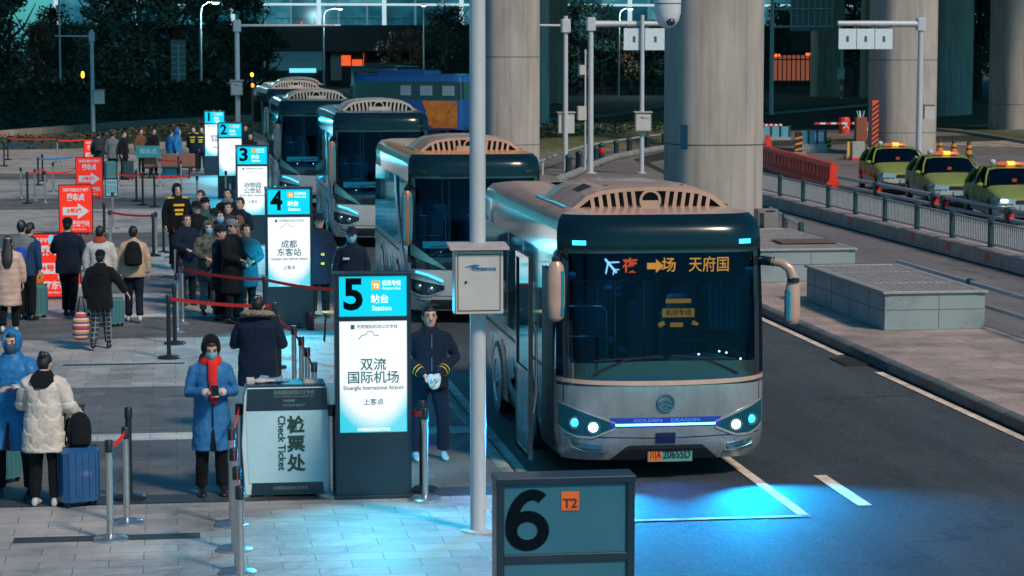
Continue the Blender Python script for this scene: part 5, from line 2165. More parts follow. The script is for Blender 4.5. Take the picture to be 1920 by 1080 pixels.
# --- the five closest
g = P(398, 928)
o, bd, Hh = person('woman in a long blue padded coat and red scarf reading her phone', g, 6, 1.66, coat=blue_coat, hem=0.50, flare=.015, puff=.0, trousers=black_c, shoes=shoe_dark,
                   arms=(((.235, -.02, 1.10), (.06, -.27, 1.14)), ((.235, -.02, 1.10), (.07, -.27, 1.14))), head=(0, 22), hair='hood', hood=black_c, mask=mask_blue, scarf=red_c, lod=0, quilt=.003)
mb = MB()
for s in (-1, 1):
    q = bd((s * .085, -.255, 1.138))
    mb.ell(q, (.05, .04, .045), 12, 8)
mb.build('fur_cuff', mat('cuff_white', (0.5, 0.48, 0.46), 0.95, bump=1.0, bscale=80), o, smooth=60)
mb = MB()
mb.prism([bd(p) for p in ((-.03, -.197, .50), (.03, -.197, .50), (.004, -.178, .74), (-.004, -.178, .74))], (0, -.012, 0), (0, .01, 0))
mb.build('coat_vent', black_c, o)
mb = MB()
for z in np.arange(.76, 1.36, .02):
    mb.box(bd((0, -.158 - .03 * max(0, .95 - z), z)), (.012, .012, .016))
mb.build('zip', navy_c, o)
mb = MB()
mb.bbox((0, 0, 0), (.075, .15, .01), .004)
M = Matrix.Rotation(.6, 3, 'X')
for i, v in enumerate(mb.v):
    mb.v[i] = tuple(M @ Vector(v))
held('phone', mb, phone_m, 'dark phone held by the woman in the long blue coat', 'phone', g + Matrix.Rotation(math.radians(6), 3, 'Z') @ (bd((.0, -.35, 1.17))), math.radians(6))

g = P(806, 861)
o, bd, Hh = person('man in navy staff jacket and pale gloves standing behind board 5', g, 4, 1.74, coat=navy_c, hem=0.80, trousers=navy_c, shoes=shoe_blue, feet=.045,
                   arms=(((.27, .0, 1.13), (.085, -.22, .955)), ((.27, .0, 1.13), (.05, -.235, .96))), hair='short', lod=0, collar=navy_c, build=1.10)
mb = MB()
for s in (-1, 1):
    e, w_ = Vector((s * .27 * 1.08, .0, 1.13)), Vector((s * (.085 if s < 0 else .05), -.22, .955))
    for t in (.62, .74):
        c = bd(e.lerp(w_, t))
        d = (bd(w_) - bd(e)).normalized()
        a = d.cross(Vector((0, 0, 1))).normalized()
        b2 = a.cross(d)
        mb.loft([[c + d * y + (a * math.cos(q) + b2 * math.sin(q)) * r_ for q in [2 * PI * i / 14 for i in range(14)]] for y, r_ in ((-.004, .064), (-.004, .069), (.004, .069), (.004, .064))], False)
mb.build('cuff_stripe', hivis_y, o)
mb = MB()
mb.tube([bd((0, -.142, z)) for z in (.86, 1.0, 1.15, 1.3, 1.40)], .005, 6)
mb.build('zip', steel, o)
gl = MB()
for s in (-1, 1):
    c = bd((s * .03, -.265, .93))
    gl.ell(c, (.055, .045, .06), 12, 8)
    for i in range(4):
        gl.tube([c + Vector((s * (.03 - .022 * i), -.025, -.03)), c + Vector((s * (.025 - .022 * i) - s * .01, -.04, -.075 - .008 * (i in (1, 2)))), c + Vector((-s * .02 - s * .018 * i, -.035, -.10 - .01 * (i in (1, 2))))], [.015, .014, .011], 8)
    gl.tube([c + Vector((-s * .02, -.03, .03)), c + Vector((-s * .055, -.055, .0)), c + Vector((-s * .06, -.06, -.03))], [.015, .014, .011], 8)
me = remesh(gl, .008, 1)
me.materials.append(mat('glove_white', (.42, .50, .53), .85, bump=.3))
link('gloves', me, o)

g = P(28, 932)
o, bd, Hh = person('person in a hooded sky blue raincoat and dark mask at the picture edge', g, -12, 1.72, coat=raincoat, hem=0.52, flare=.06, puff=.02, trousers=black_c, shoes=shoe_dark, feet=.05,
                   arms=(((.28, .02, 1.12), (.24, -.2, 1.12)), ((.25, -.04, 1.12), (.08, -.30, 1.17))), hair='hood', hood=raincoat, mask=mask_navy, lod=0, sleeve=.02)
mb = MB()
mb.prism([bd(p) for p in ((-.03, -.26, .53), (.03, -.26, .53), (.006, -.2, .80), (-.006, -.2, .80))], (0, -.012, 0), (0, .012, 0))
mb.build('coat_vent', black_c, o)
mb = MB()
mb.bbox((0, 0, 0), (.09, .13, .02), .004)
held('document', mb, mat('paper', (.55, .55, .53), .8), 'pale folded paper in the hand of the person in the raincoat', 'paper', g + Vector((.075, -.45, 1.22)), .3)

g = P(86, 948)
o, bd, Hh = person('woman in a cream quilted puffer coat seen from behind, hand on a suitcase', g, 168, 1.56, coat=cream, hem=0.62, puff=.028, flare=.02, trousers=black_c, shoes=shoe_pale,
                   arms=(((.26, -.02, 1.12), (.34, -.18, .96)), ((.25, -.05, 1.12), (.17, -.28, 1.12))), head=(0, 14), lean=.04, hair='bun', lod=0, quilt=-.010, sleeve=.008, face_on=False, collar=black_c)
mb = MB()
mb.loft([[bd(p) for p in ell_ring(z, rx, ry, y)] for z, rx, ry, y in ((1.33, .07, .03, .16), (1.40, .135, .06, .10), (1.46, .125, .085, .04), (1.50, .09, .08, .02), (1.49, .06, .06, .01))])
h_ = mb.build('dark_hood', black_c, o, smooth=60)
rumple(h_.data, .01, 14)
g0 = P(148, 948)


def suitcase(loc, rz, size, m, label, handle=True, lod=0):
    w, d, h = size
    r = thing('suitcase', label, 'suitcase', loc, rz, 'travellers\' suitcases')
    z0 = 0.06
    mb = MB()
    mb.bbox((0, 0, z0 + h / 2), (w, d, h), min(.05, d * .2))
    for i in range(5):
        x = -w * .36 + i * w * .18
        mb.bbox((x, -d / 2 - .003, z0 + h / 2), (w * .07, .012, h * .82), .004)
        mb.bbox((x, d / 2 + .003, z0 + h / 2), (w * .07, .012, h * .82), .004)
    mb.build('shell', m, r, smooth=40)
    mb = MB()
    mb.box((0, 0, z0 + h / 2), (w + .006, .012, h + .006))
    mb.build('zip_band', black_plastic, r)
    for sx in (-1, 1):
        for sy in (-1, 1):
            mb = MB()
            mb.tube([(sx * (w / 2 - .05) - .012, sy * (d / 2 - .05), .032), (sx * (w / 2 - .05) + .012, sy * (d / 2 - .05), .032)], .03, 10)
            mb.box((sx * (w / 2 - .05), sy * (d / 2 - .05), .055), (.03, .03, .03))
            mb.build('wheel', rubber, r)
    if handle:
        mb = MB()
        for sx in (-1, 1):
            mb.tube([(sx * .10, d * .3, z0 + h), (sx * .10, d * .3, z0 + h + .40)], .010, 6)
        mb.tube([(-.115, d * .3, z0 + h + .40), (.115, d * .3, z0 + h + .40)], .015, 8)
        mb.build('pull_handle', black_plastic, r, smooth=50)
    return r


case_blue = mat('case_blue', (0.012, 0.075, 0.21), 0.35, var=0.1, coat=0.4)
case_teal = mat('case_teal', (0.05, 0.17, 0.19), 0.4, var=0.1, coat=0.3)
case_pale = mat('case_pale', (0.42, 0.45, 0.47), 0.4, var=0.1, coat=0.3)
case_cyan = mat('case_cyan', (0.05, 0.42, 0.58), 0.4, var=0.1)
suitcase(g0, .45, (.40, .26, .55), case_blue, 'navy blue hard suitcase with a black rucksack resting on its top')


def rucksack(loc, rz, m, label, s=1.0):
    r = thing('rucksack', label, 'rucksack', loc, rz, 'rucksacks carried by travellers')
    mb = MB()
    mb.loft([[Vector((p.x, p.y, z * s)) for p in ell_ring(0, rx * s, ry * s, y)] for z, rx, ry, y in ((0, .12, .07, 0), (.03, .15, .10, 0), (.2, .155, .105, 0), (.32, .13, .09, 0), (.40, .08, .06, 0), (.42, .03, .03, 0))])
    b = mb.build('bag', m, r, smooth=60)
    rumple(b.data, .012, 14)
    mb = MB()
    mb.bbox((0, -.10 * s, .13 * s), (.22 * s, .05 * s, .18 * s), .03)
    mb.build('front_pocket', m, r, smooth=60)
    for sx in (-1, 1):
        mb = MB()
        mb.tube([Vector(p) * s for p in ((sx * .07, .09, .38), (sx * .12, .16, .30), (sx * .13, .14, .12), (sx * .10, .10, .04))], .018 * s, 6, flat=.5)
        mb.build('strap', m, r, smooth=60)
    return r


rucksack((g0.x + .02, g0.y - .02, .615), .2, black_c, 'black rucksack lying on top of the navy blue suitcase', .82)
suitcase(P(8, 905), .9, (.36, .24, .5), case_teal, 'dark teal suitcase half hidden behind the blue raincoat', False)

g = P(484, 775)
g = Vector((g.x - .0, 28.6, 0))
g.x = DX(480, 28.6)
o, bd, Hh = person('person in a dark fur collared parka seen from behind at the ticket desk', g, 172, 1.68, coat=navy_c, hem=0.62, puff=.03, trousers=black_c,
                   arms=(((.26, -.04, 1.12), (.12, -.26, 1.15)), ((.26, -.04, 1.12), (.12, -.26, 1.15))), hair='furcollar', lod=0, face_on=False, build=1.08, head=(0, 14))

# --- the walkers
g = P(18, 624)
o, bd, Hh = person('woman in a long pink padded coat, long black hair down her back', g, 178, 1.58, coat=pink, hem=0.48, puff=.02, trousers=black_c, shoes=shoe_pale, hair='long', legs=walk(.10), face_on=False, quilt=.005)
g = P(52, 600)
o, bd, Hh = person('traveller in a dark blue jacket leaning over a teal suitcase', g, 150, 1.66, coat=cloth('cloth_ink', (.012, .04, .10)), hem=.78, hair='short', lean=.15, face_on=False, arms=(RELAX, ((.25, -.12, 1.13), (.2, -.30, .98))))
mb = MB()
mb.loft([[bd(p) for p in ell_ring(z, rx, ry, y, x=.06)] for z, rx, ry, y in ((1.0, .08, .05, .14), (1.05, .12, .09, .17), (1.2, .13, .10, .17), (1.3, .09, .06, .15))])
bq = mb.build('cloth_bundle', cloth('cloth_royal', (.02, .06, .38)), o, smooth=60)
rumple(bq.data, .02, 12)
gs = P(68, 596)
suitcase(gs, .3, (.38, .26, .52), case_teal, 'teal suitcase with an orange bag on it, beside the pink coat')
mb = MB()
mb.loft([[Vector((p.x, p.y, z)) for p in ell_ring(0, rx, ry)] for z, rx, ry in ((0, .15, .08), (.05, .18, .10), (.18, .16, .09), (.22, .08, .05))])
mb.tube([(-.1, 0, .2), (-.07, 0, .30), (.07, 0, .30), (.1, 0, .2)], .012, 6)
bq = mb.build('handbag', mat('bag_orange', (.70, .16, .02), .5, var=.15, bump=.3), None, smooth=60, loc=(gs.x - .02, gs.y, .59), rz=.2)
tag(bq, 'bright orange soft bag sitting on the teal suitcase', 'bag')
g = Vector((DX(38, 41.5), 41.5, 0))
person('bystander in a grey jacket, head showing above the pink coat', g, 170, 1.70, coat=grey_c, hair='short', face_on=False)
g = P(130, 594)
o, bd, Hh = person('man in a navy jacket holding up a phone before the red board', g, 165, 1.70, coat=navy_c, hem=.76, puff=.02, trousers=black_c, shoes=shoe_dark, hair='beanie', hood=black_c, legs=walk(.14, -1), face_on=False,
                   arms=(((.26, -.02, 1.12), (.24, -.12, .90)), ((.27, -.08, 1.15), (.24, -.30, 1.24))), build=1.05)
mb = MB()
mb.bbox((0, 0, 0), (.08, .012, .15), .004)
held('phone', mb, glow('phone_screen', (.1, .6, .8), 1.0), 'phone with a lit screen held up by the man in navy', 'phone', g + Vector((-.30, .28, 1.32)), .5)
suitcase(P(152, 592), .2, (.36, .24, .5), case_pale, 'pale suitcase pulled along by the man in the navy jacket')
g = P(190, 605)
person('person in an off white jacket and rust scarf, behind the plaid trousers', g, 176, 1.64, coat=white_c, hem=.72, puff=.02, trousers=dark_grey, hair='short', scarf=rust, face_on=False, legs=walk(.1))
suitcase(P(213, 612), .5, (.34, .24, .42), case_teal, 'grey teal suitcase beside the person in off white', False)
g = P(190, 655)
o, bd, Hh = person('woman in a black hooded jacket and plaid trousers carrying a striped bag', g, 172, 1.52, coat=black_c, hem=.70, puff=.02, flare=.02, trousers=plaid, hair='beanie', hood=black_c, legs=walk(.16), lean=.06, face_on=False,
                   arms=(((.34, .05, 1.16), (.46, .03, .98)), ((.25, .02, 1.12), (.25, -.06, .86))))
mb = MB()
mb.loft([[bd(p) for p in ell_ring(z, rx, ry, y)] for z, rx, ry, y in ((1.30, .08, .04, .13), (1.38, .13, .07, .10), (1.46, .115, .08, .03), (1.5, .07, .07, .01))])
mb.build('hood', black_c, o, smooth=60)


def striped_mat():
    m, t, b = _bsdf('woven_stripes')
    N, L = t.nodes, t.links
    tc = N.new('ShaderNodeTexCoord')
    sp = N.new('ShaderNodeSeparateXYZ')
    L.new(tc.outputs['Object'], sp.inputs[0])
    mu = N.new('ShaderNodeMath')
    mu.operation = 'FRACT'
    m0 = N.new('ShaderNodeMath')
    m0.operation = 'MULTIPLY'
    m0.inputs[1].default_value = 5.5
    L.new(sp.outputs[2], m0.inputs[0])
    L.new(m0.outputs[0], mu.inputs[0])
    r = N.new('ShaderNodeValToRGB')
    r.color_ramp.interpolation = 'CONSTANT'
    e = r.color_ramp.elements
    cols = [(0, (.55, .05, .03)), (.2, (.6, .5, .45)), (.36, (.04, .06, .25)), (.52, (.62, .25, .05)), (.7, (.6, .5, .45)), (.84, (.25, .03, .1))]
    e[0].color, e[1].color = (*cols[0][1], 1), (*cols[1][1], 1)
    e[1].position = cols[1][0]
    for p, c in cols[2:]:
        e.new(p).color = (*c, 1)
    L.new(mu.outputs[0], r.inputs[0])
    L.new(r.outputs[0], b.inputs['Base Color'])
    setin(b, Roughness=.7)
    return m


mb = MB()
mb.loft([[Vector((p.x, p.y, z)) for p in ell_ring(0, rx, ry)] for z, rx, ry in ((0, .10, .09), (.03, .125, .11), (.2, .135, .11), (.32, .12, .09), (.42, .07, .04))])
b0 = mb
sb = thing('shopping_bag', 'striped woven shopping bag in the hand of the woman in plaid', 'bag', (g.x - .30, g.y, .16), 0)
o = b0.build('bag_body', striped_mat(), sb, smooth=60)
rumple(o.data, .02, 12)
mb = MB()
mb.tube([(-.05, 0, .40), (-.01, 0, .66), (.03, 0, .66), (.06, 0, .40)], .010, 6)
mb.build('bag_handle', black_c, sb)
g = P(252, 604)
o, bd, Hh = person('walker in a tan jacket with a black rucksack on the back', g, 180, 1.63, coat=tan, hem=.80, puff=.01, trousers=navy_c, shoes=shoe_pale, hair='short', legs=walk(.12, -1), face_on=False)
rucksack((g.x, g.y - .24, .98), 0, black_c, 'black rucksack on the back of the walker in tan', .98)

# --- the queue beside board 4, all packed together
Q = [
    # px, base, top px, face, height, coat, hair, extras, label
    (462, 602, 1.66, 5, dark_teal, .60, 'short', dict(face_on=True, head=(25, 0), puff=.02), 'person in glasses and a teal padded coat, last in the queue by board 4'),
    (437, 606, 1.74, 55, black_c, .50, 'cap', dict(hood=grey_c, puff=.015), 'elderly man in a grey cap and long black coat in the queue'),
    (392, 590, 1.62, 15, camo, .62, 'hood', dict(hood=camo, mask=mask_blue, trousers=grey_c, puff=.02), 'masked person in a hooded camouflage jacket in the queue'),
    (403, 560, 1.66, -10, camo, .74, 'cap', dict(hood=black_c, collar=fur), 'person in a camouflage jacket with a dark cap and a pale fur hood'),
    (430, 545, 1.70, -20, dark_grey, .70, 'short', dict(collar=black_c), 'young man in a charcoal coat looking down, queue beside board 3'),
    (452, 535, 1.72, -30, navy_c, .70, 'short', dict(), 'tall person in navy closest to board 3 in the queue'),
    (370, 545, 1.70, 20, black_c, .58, 'cap', dict(hood=black_c, puff=.02), 'person in a black cap and long coat next to the striped guard'),
    (378, 510, 1.70, -40, navy_c, .75, 'short', dict(), 'bare headed person in navy behind the black cap in the queue'),
    (415, 600, 1.60, 60, navy_c, .55, 'beanie', dict(hood=navy_c), 'person in a dark beanie half hidden behind the grey capped man'),
    (412, 570, 1.70, 40, dark_grey, .72, 'short', dict(mask=mask_blue, collar=black_c), 'masked person in charcoal wedged in the middle of the queue'),
    (386, 528, 1.66, 30, dark_teal, .74, 'beanie', dict(hood=black_c, puff=.015), 'person in teal with a black knit hat towards the back of the queue'),
    (428, 508, 1.72, -15, black_c, .72, 'short', dict(scarf=grey_c), 'person in black with a grey scarf at the back of the queue by board 3'),
    (448, 570, 1.58, -35, brown_c, .66, 'hood', dict(hood=brown_c, puff=.02), 'short person in a brown hooded coat between the teal coat and the cap'),
    (352, 572, 1.64, 25, navy_c, .55, 'long', dict(puff=.02), 'long haired woman in a navy coat at the walkway side of the queue'),
]
for px, base, h, fc, ct, hm, hr, ex, lab in Q:
    g = P(px, base)
    person(lab, g, fc, h, coat=ct, hem=hm, hair=hr, **{**dict(face_on=True, arms=(((.25, -.04, 1.12), (.10, -.24, 1.06)), ((.25, -.04, 1.12), (.10, -.24, 1.06)))), **ex})
g = P(334, 505)
person('guard in a dark jacket with yellow reflective bars and a black hood', g, 12, 1.78, coat=black_c, hem=.74, hair='hood', hood=black_c, stripes=True, mask=None, puff=.01, build=1.1)
g = Vector((DX(658, 38.2), 38.2, 0))
o, bd, Hh = person('masked man in a dark uniform before the second coach', g, -5, 1.76, coat=navy_c, hem=.70, hair='cap', hood=navy_c, mask=mask_blue, collar=navy_c)
mb = MB()
mb.box(bd((-.08, -.16, 1.24)), (.10, .012, .035))
mb.build('name_tag', mat('tag_pale', (.35, .5, .55), .5), o)
g = Vector((DX(597, 41.2), 41.2, 0))
o, bd, Hh = person('officer in a long dark coat with yellow patches standing behind board 4', g, 10, 1.78, coat=navy_c, hem=.55, hair='cap', hood=navy_c, build=1.05)
mb = MB()
for z in (1.05, .90):
    mb.box(bd((.02, -.165, z)), (.06, .012, .04))
mb.build('reflective_stripe', hivis_y, o)
g = Vector((DX(569, 47.5), 47.5, 0))
person('grey haired man whose face shows just above board 4', g, 0, 1.80, coat=navy_c, hair='short', lod=1)

# --- far travellers
F = [(186, 336, 180, dark_grey, 'short', 'far traveller with a grey rucksack, closest to the small red board'), (212, 336, 170, grey_c, 'short', 'far traveller in grey beside the one with the rucksack'),
     (233, 336, 60, black_c, 'short', 'far traveller in black facing the seats'), (265, 328, 40, brown_c, 'short', 'far traveller in a brown jacket above the teal sign'),
     (289, 328, 45, black_c, 'short', 'far traveller in black between the brown jacket and the blue coat'), (322, 330, 130, raincoat, 'short', 'far traveller in a bright blue coat bending beside a cyan suitcase'),
     (335, 330, 70, raincoat, 'hood', 'second far traveller in bright blue, hood up'), (364, 322, -20, black_c, 'short', 'far steward with a yellow mark on a dark jacket'), (379, 322, -20, navy_c, 'short', 'far steward close to board 1 with a yellow mark'),
     (461, 318, 10, navy_c, 'short', 'far bystander between board 2 and the coaches'), (470, 342, 0, black_c, 'short', 'far bystander in black beside board 3 and the coaches')]
for px, base, fc, ct, hr, lab in F:
    g = P(px, base)
    st = 'steward' in lab
    person(lab, g, fc, 1.70, coat=ct, hem=.72, hair=hr, lod=2, stripes=st, face_on=False, hands=True)
suitcase(P(318, 333), .1, (.5, .3, .6), case_cyan, 'cyan suitcase far off beside the traveller in bright blue', False)
suitcase(P(207, 337), .3, (.4, .3, .6), case_teal, 'dark suitcase far off below the traveller in grey', False)
suitcase(P(240, 337), .1, (.4, .3, .6), mat('case_dark', (.02, .04, .05), .4), 'black suitcase far off beside the traveller in black', False)
gq = P(186, 336)
rucksack((gq.x, gq.y - .25, 1.0), 0, dark_grey, 'grey rucksack on the back of the far traveller', 1.0)


# ------------------------------------------------------------------ concrete columns of the elevated road
def concrete_mat():
    m, t, b = _bsdf('concrete')
    N, L = t.nodes, t.links
    tc = N.new('ShaderNodeTexCoord')
    mp = N.new('ShaderNodeMapping')
    mp.inputs['Scale'].default_value = (1, 1, 0.22)
    L.new(tc.outputs['Object'], mp.inputs[0])
    n = N.new('ShaderNodeTexNoise')
    n.inputs['Scale'].default_value = 1.6
    n.inputs['Detail'].default_value = 8
    n.inputs['Roughness'].default_value = 0.7
    L.new(mp.outputs[0], n.inputs['Vector'])
    r = N.new('ShaderNodeValToRGB')
    r.color_ramp.elements[0].position, r.color_ramp.elements[1].position = 0.36, 0.64
    r.color_ramp.elements[0].color, r.color_ramp.elements[1].color = (0.31, 0.26, 0.225, 1), (0.43, 0.362, 0.315, 1)
    L.new(n.outputs[0], r.inputs[0])
    L.new(r.outputs[0], b.inputs['Base Color'])
    ms = N.new('ShaderNodeMapping')                       # rain streaks
    ms.inputs['Scale'].default_value = (5, 5, 0.10)
    L.new(tc.outputs['Object'], ms.inputs[0])
    n4 = N.new('ShaderNodeTexNoise')
    n4.inputs['Scale'].default_value = 1.0
    n4.inputs['Detail'].default_value = 5
    L.new(ms.outputs[0], n4.inputs['Vector'])
    q4 = N.new('ShaderNodeMapRange')
    q4.inputs[1].default_value, q4.inputs[2].default_value = 0.5, 0.72
    q4.inputs[3].default_value, q4.inputs[4].default_value = 1.04, 0.72
    L.new(n4.outputs[0], q4.inputs[0])
    x4 = N.new('ShaderNodeMix')
    x4.data_type, x4.blend_type = 'RGBA', 'MULTIPLY'
    x4.inputs[0].default_value = 1.0
    L.new(r.outputs[0], x4.inputs[6])
    L.new(q4.outputs[0], x4.inputs[7])
    L.new(x4.outputs[2], b.inputs['Base Color'])
    setin(b, Roughness=0.8)
    n2 = N.new('ShaderNodeTexNoise')
    n2.inputs['Scale'].default_value = 30
    L.new(tc.outputs['Object'], n2.inputs['Vector'])
    bp = N.new('ShaderNodeBump')
    bp.inputs['Strength'].default_value = 0.25
    bp.inputs['Distance'].default_value = 0.01
    L.new(n2.outputs[0], bp.inputs['Height'])
    L.new(bp.outputs[0], b.inputs['Normal'])
    return m


concrete = concrete_mat()
joint_m = mat('joint_dark', (0.09, 0.085, 0.085), 0.9, var=0.2)


def column(x0, x1, Y, label, joints=(), p=3.4, deep=1.15, top=25.0):
    cx, w = DX((x0 + x1) / 2, Y), (x1 - x0) / FPX * Y / 2 * 1.015
    r = thing('concrete_column', label, 'column', (cx, Y, R), 0.0, 'concrete columns of the elevated road')
    mb = MB()
    rg = []
    for z in np.linspace(0, top, 9):
        rg.append([v.copy() for v in ell_ring(z, w, w * deep, n=48, p=p)])
    mb.loft(rg)
    mb.build('shaft', concrete, r, smooth=40)
    for z in joints:
        mb = MB()
        mb.loft([[v.copy() for v in ell_ring(zz, w * q, w * deep * q, n=48, p=p)] for zz, q in ((z, 0.99), (z, 1.0015), (z + .03, 1.0015), (z + .03, .99))], False)
        mb.build('joint', joint_m, r)
    return r


c1 = column(1250, 1423, 54.0, 'broad concrete column directly behind the first coach', (2.55, 6.3), top=25.2)
mb = MB()
mb.box((-0.92, -1.12, 2.75), (0.17, 0.02, 0.56), rz=-0.6)
sg = mb.build('column_sign', mat('column_sign_blue', (0.015, 0.07, 0.11), 0.4), c1)
column(905, 1009, 88.0, 'concrete column just beyond the second coach, behind the grey pole', (1.2, 4.4), top=25.2)
column(985, 1029, 139.0, 'slim sliver of concrete column standing close behind another column', (), top=25.2)
column(1022, 1064, 205.0, 'round shaded column beyond the pole with a side arm', (), p=2, top=25.2)
c3 = column(1632, 1748, 104.0, 'concrete column with an orange striped board at its corner, behind the taxis', (1.0, 4.2), top=25.2)
column(1745, 1817, 157.0, 'shaded concrete column between two lit ones', (), top=25.2)
column(1858, 1970, 130.0, 'concrete column at the picture edge standing on the turf', (1.6,), top=25.2)
column(1520, 1577, 222.0, 'far shaded column under the hanging white lane signs', (), top=25.2)
column(1612, 1650, 215.0, 'far column mostly hidden behind the striped one', (), top=25.2)
# striped hazard board at the corner of that column
r = thing('hazard_board', 'tall orange and black striped board beside the concrete column', 'sign', (DX(1640, 102.4), 102.4, R))
H1, H0 = DZ(1640, 188, 102.4) - R, DZ(1640, 285, 102.4) - R
mb = MB()
mb.box((0, 0, (H1 + H0) / 2), (0.30, 0.04, H1 - H0))
mb.build('board', mat('hazard_orange', (0.75, 0.10, 0.02), 0.45, var=.05), r)
mb = MB()
k = 0
z = H0 - 0.0
while z < H1 - 0.32:
    mb.prism([Vector((-.15, -.024, z)), Vector((.15, -.024, z + .22)), Vector((.15, -.024, z + .32)), Vector((-.15, -.024, z + .10))], (0, 0, 0), (0, -.004, 0))
    z += .21
mb.build('stripe', black_plastic, r)

# ------------------------------------------------------------------ granite vent boxes, cabinet and rail on the island
granite = None


def granite_mat():
    m, t, b = _bsdf('granite_cladding')
    N, L = t.nodes, t.links
    tc = N.new('ShaderNodeTexCoord')
    n = N.new('ShaderNodeTexNoise')
    n.inputs['Scale'].default_value = 90
    n.inputs['Detail'].default_value = 3
    L.new(tc.outputs['Object'], n.inputs['Vector'])
    n1 = N.new('ShaderNodeTexNoise')
    n1.inputs['Scale'].default_value = 1.4
    n1.inputs['Detail'].default_value = 5
    L.new(tc.outputs['Object'], n1.inputs['Vector'])
    ad = N.new('ShaderNodeMath')
    L.new(n.outputs[0], ad.inputs[0])
    L.new(n1.outputs[0], ad.inputs[1])
    r = N.new('ShaderNodeValToRGB')
    r.color_ramp.elements[0].position, r.color_ramp.elements[1].position = 0.75, 1.25
    r.color_ramp.elements[0].color, r.color_ramp.elements[1].color = (0.14, 0.185, 0.195, 1), (0.26, 0.315, 0.32, 1)
    L.new(ad.outputs[0], r.inputs[0])
    L.new(r.outputs[0], b.inputs['Base Color'])
    setin(b, Roughness=0.55)
    return m


granite = granite_mat()
rim_m = mat('rim_metal', (0.36, 0.33, 0.31), 0.5, 0.3, var=.12)
mesh_m = mat('grate_metal', (0.44, 0.375, 0.34), 0.5, 0.4, var=.2)


def vent_box(x0, x1, y0, y1, h, label, n=34):
    cx, cy = (x0 + x1) / 2, (y0 + y1) / 2
    w, d = x1 - x0, y1 - y0
    r = thing('vent_box', label, 'vent', (cx, cy, 0.025), 0, 'granite vent boxes on the island')
    mb = MB()
    mb.box((0, 0, h / 2), (w, d, h))
    mb.build('cladding', granite, r, bevel=.01)
    mb = MB()
    for sx in (-1, 1):
        mb.box((sx * (w / 2 + .002), 0, h * .52), (.004, d - .04, .008))
        for q in np.arange(-d / 2 + .9, d / 2 - .3, 1.15):
            mb.box((sx * (w / 2 + .002), q, h * .5), (.004, .008, h - .06))
    for sy in (-1, 1):
        mb.box((0, sy * (d / 2 + .002), h * .56), (w - .04, .004, .008))
        mb.box((w * .04, sy * (d / 2 + .002), h * .5), (.008, .004, h - .06))
    mb.build('slab_joint', joint_m, r)
    mb = MB()
    for sx in (-1, 1):
        mb.box((sx * (w / 2 - .03), 0, h + .02), (.14, d + .10, .04))
    for sy in (-1, 1):
        mb.box((0, sy * (d / 2 - .03), h + .0205), (w - .20, .14, .041))
    mb.build('rim', rim_m, r, bevel=.004)
    mb = MB()
    mb.box((0, 0, h + .004), (w - .1, d - .1, .006))
    mb.build('shaft_opening', mat('vent_dark', (.01, .01, .011), .8), r)
    mb = MB()
    ny = int(d / .125)
    for i in range(ny):
        mb.box((0, -d / 2 + .09 + i * (d - .18) / (ny - 1), h + .026), (w - .2, .034, .012))
    nx = int(w / .11)
    for i in range(nx):
        mb.box((-w / 2 + .1 + i * (w - .2) / (nx - 1), 0, h + .030), (.026, d - .2, .012))
    for q in (-.2, .2):
        mb.box((0, q * d, h + .034), (w - .2, .05, .014))
    mb.build('grate', mesh_m, r)
    return r


vent_box(11.48, 13.18, 37.72, 42.6, 0.60, 'granite clad vent box with a steel grate top, closer of the pair on the island')
vent_box(11.40, 13.35, 45.9, 51.2, 0.62, 'granite clad vent box behind the mirror of the first coach, farther of the pair')
mb = MB()
mb.bbox((0, 0, .01), (1.15, .9, .02), .005)
tag(mb.build('cover_sheet', mat('rust_sheet', (.14, .075, .06), .8, var=.4, scale=5), None, loc=(12.7, 47.4, .70)), 'thin rust brown sheet lying on the farther vent box', 'sheet')
r = thing('metal_cabinet', 'brownish grey metal cabinet at the foot of the broad column', 'cabinet', (13.05, 51.95, .025), 0)
mb = MB()
mb.bbox((0, 0, .52), (.46, .4, 1.04), .015)
mb.build('cabinet_body', mat('cabinet_grey', (.24, .20, .185), .5, .2, var=.15), r, smooth=30)
mb = MB()
mb.box((-.14, -.204, .78), (.10, .012, .36))
mb.build('display', black_gloss, r)
mb = MB()
mb.box((0, -.203, .42), (.44, .006, .02))
mb.box((0.05, -.205, 1.0), (.2, .012, .03))
mb.build('seam', black_plastic, r)


pipe_grey = mat('pipe_grey', (0.42, 0.42, 0.42), 0.45, 0.3, var=.15)
post_teal = mat('post_teal', (0.02, 0.055, 0.065), 0.45, 0.2, var=.15)


def pipe_rail(pts, label, h=(0.30, 0.60), spacing=4.0, rad=.04, post=(.11, .14)):
    r = thing('pipe_rail', label, 'guard rail', (*pts[0], R), 0, 'low pipe guard rails')
    o = Vector((*pts[0], 0))
    P_ = [Vector((*p, 0)) - o for p in pts]
    for z in h:
        mb = MB()
        mb.tube([p + Vector((0, 0, z)) for p in P_], rad, 10)
        mb.build('pipe', pipe_grey, r, smooth=50)
    for a, b in zip(P_, P_[1:]):
        L_ = (b - a).length
        n = max(1, round(L_ / spacing))
        for i in range(n):
            q = a.lerp(b, i / n)
            mb = MB()
            mb.bbox((q.x, q.y, (h[-1] + .07) / 2), (post[0], post[1], h[-1] + .07), .02)
            mb.box((q.x, q.y, .01), (post[0] + .12, post[1] + .12, .02))
            po = mb.build('post', post_teal, r)
    return r


pipe_rail([(13.55, 27), (13.50, 43.6)], 'low pipe rail along the island edge beside the closer vent box', (0.42, 0.74), 4.2)
pipe_rail([(13.6, 51.0), (14.3, 56.5)], 'short pipe rail beside the metal cabinet and farther vent box', (0.42, .88), 2.6)

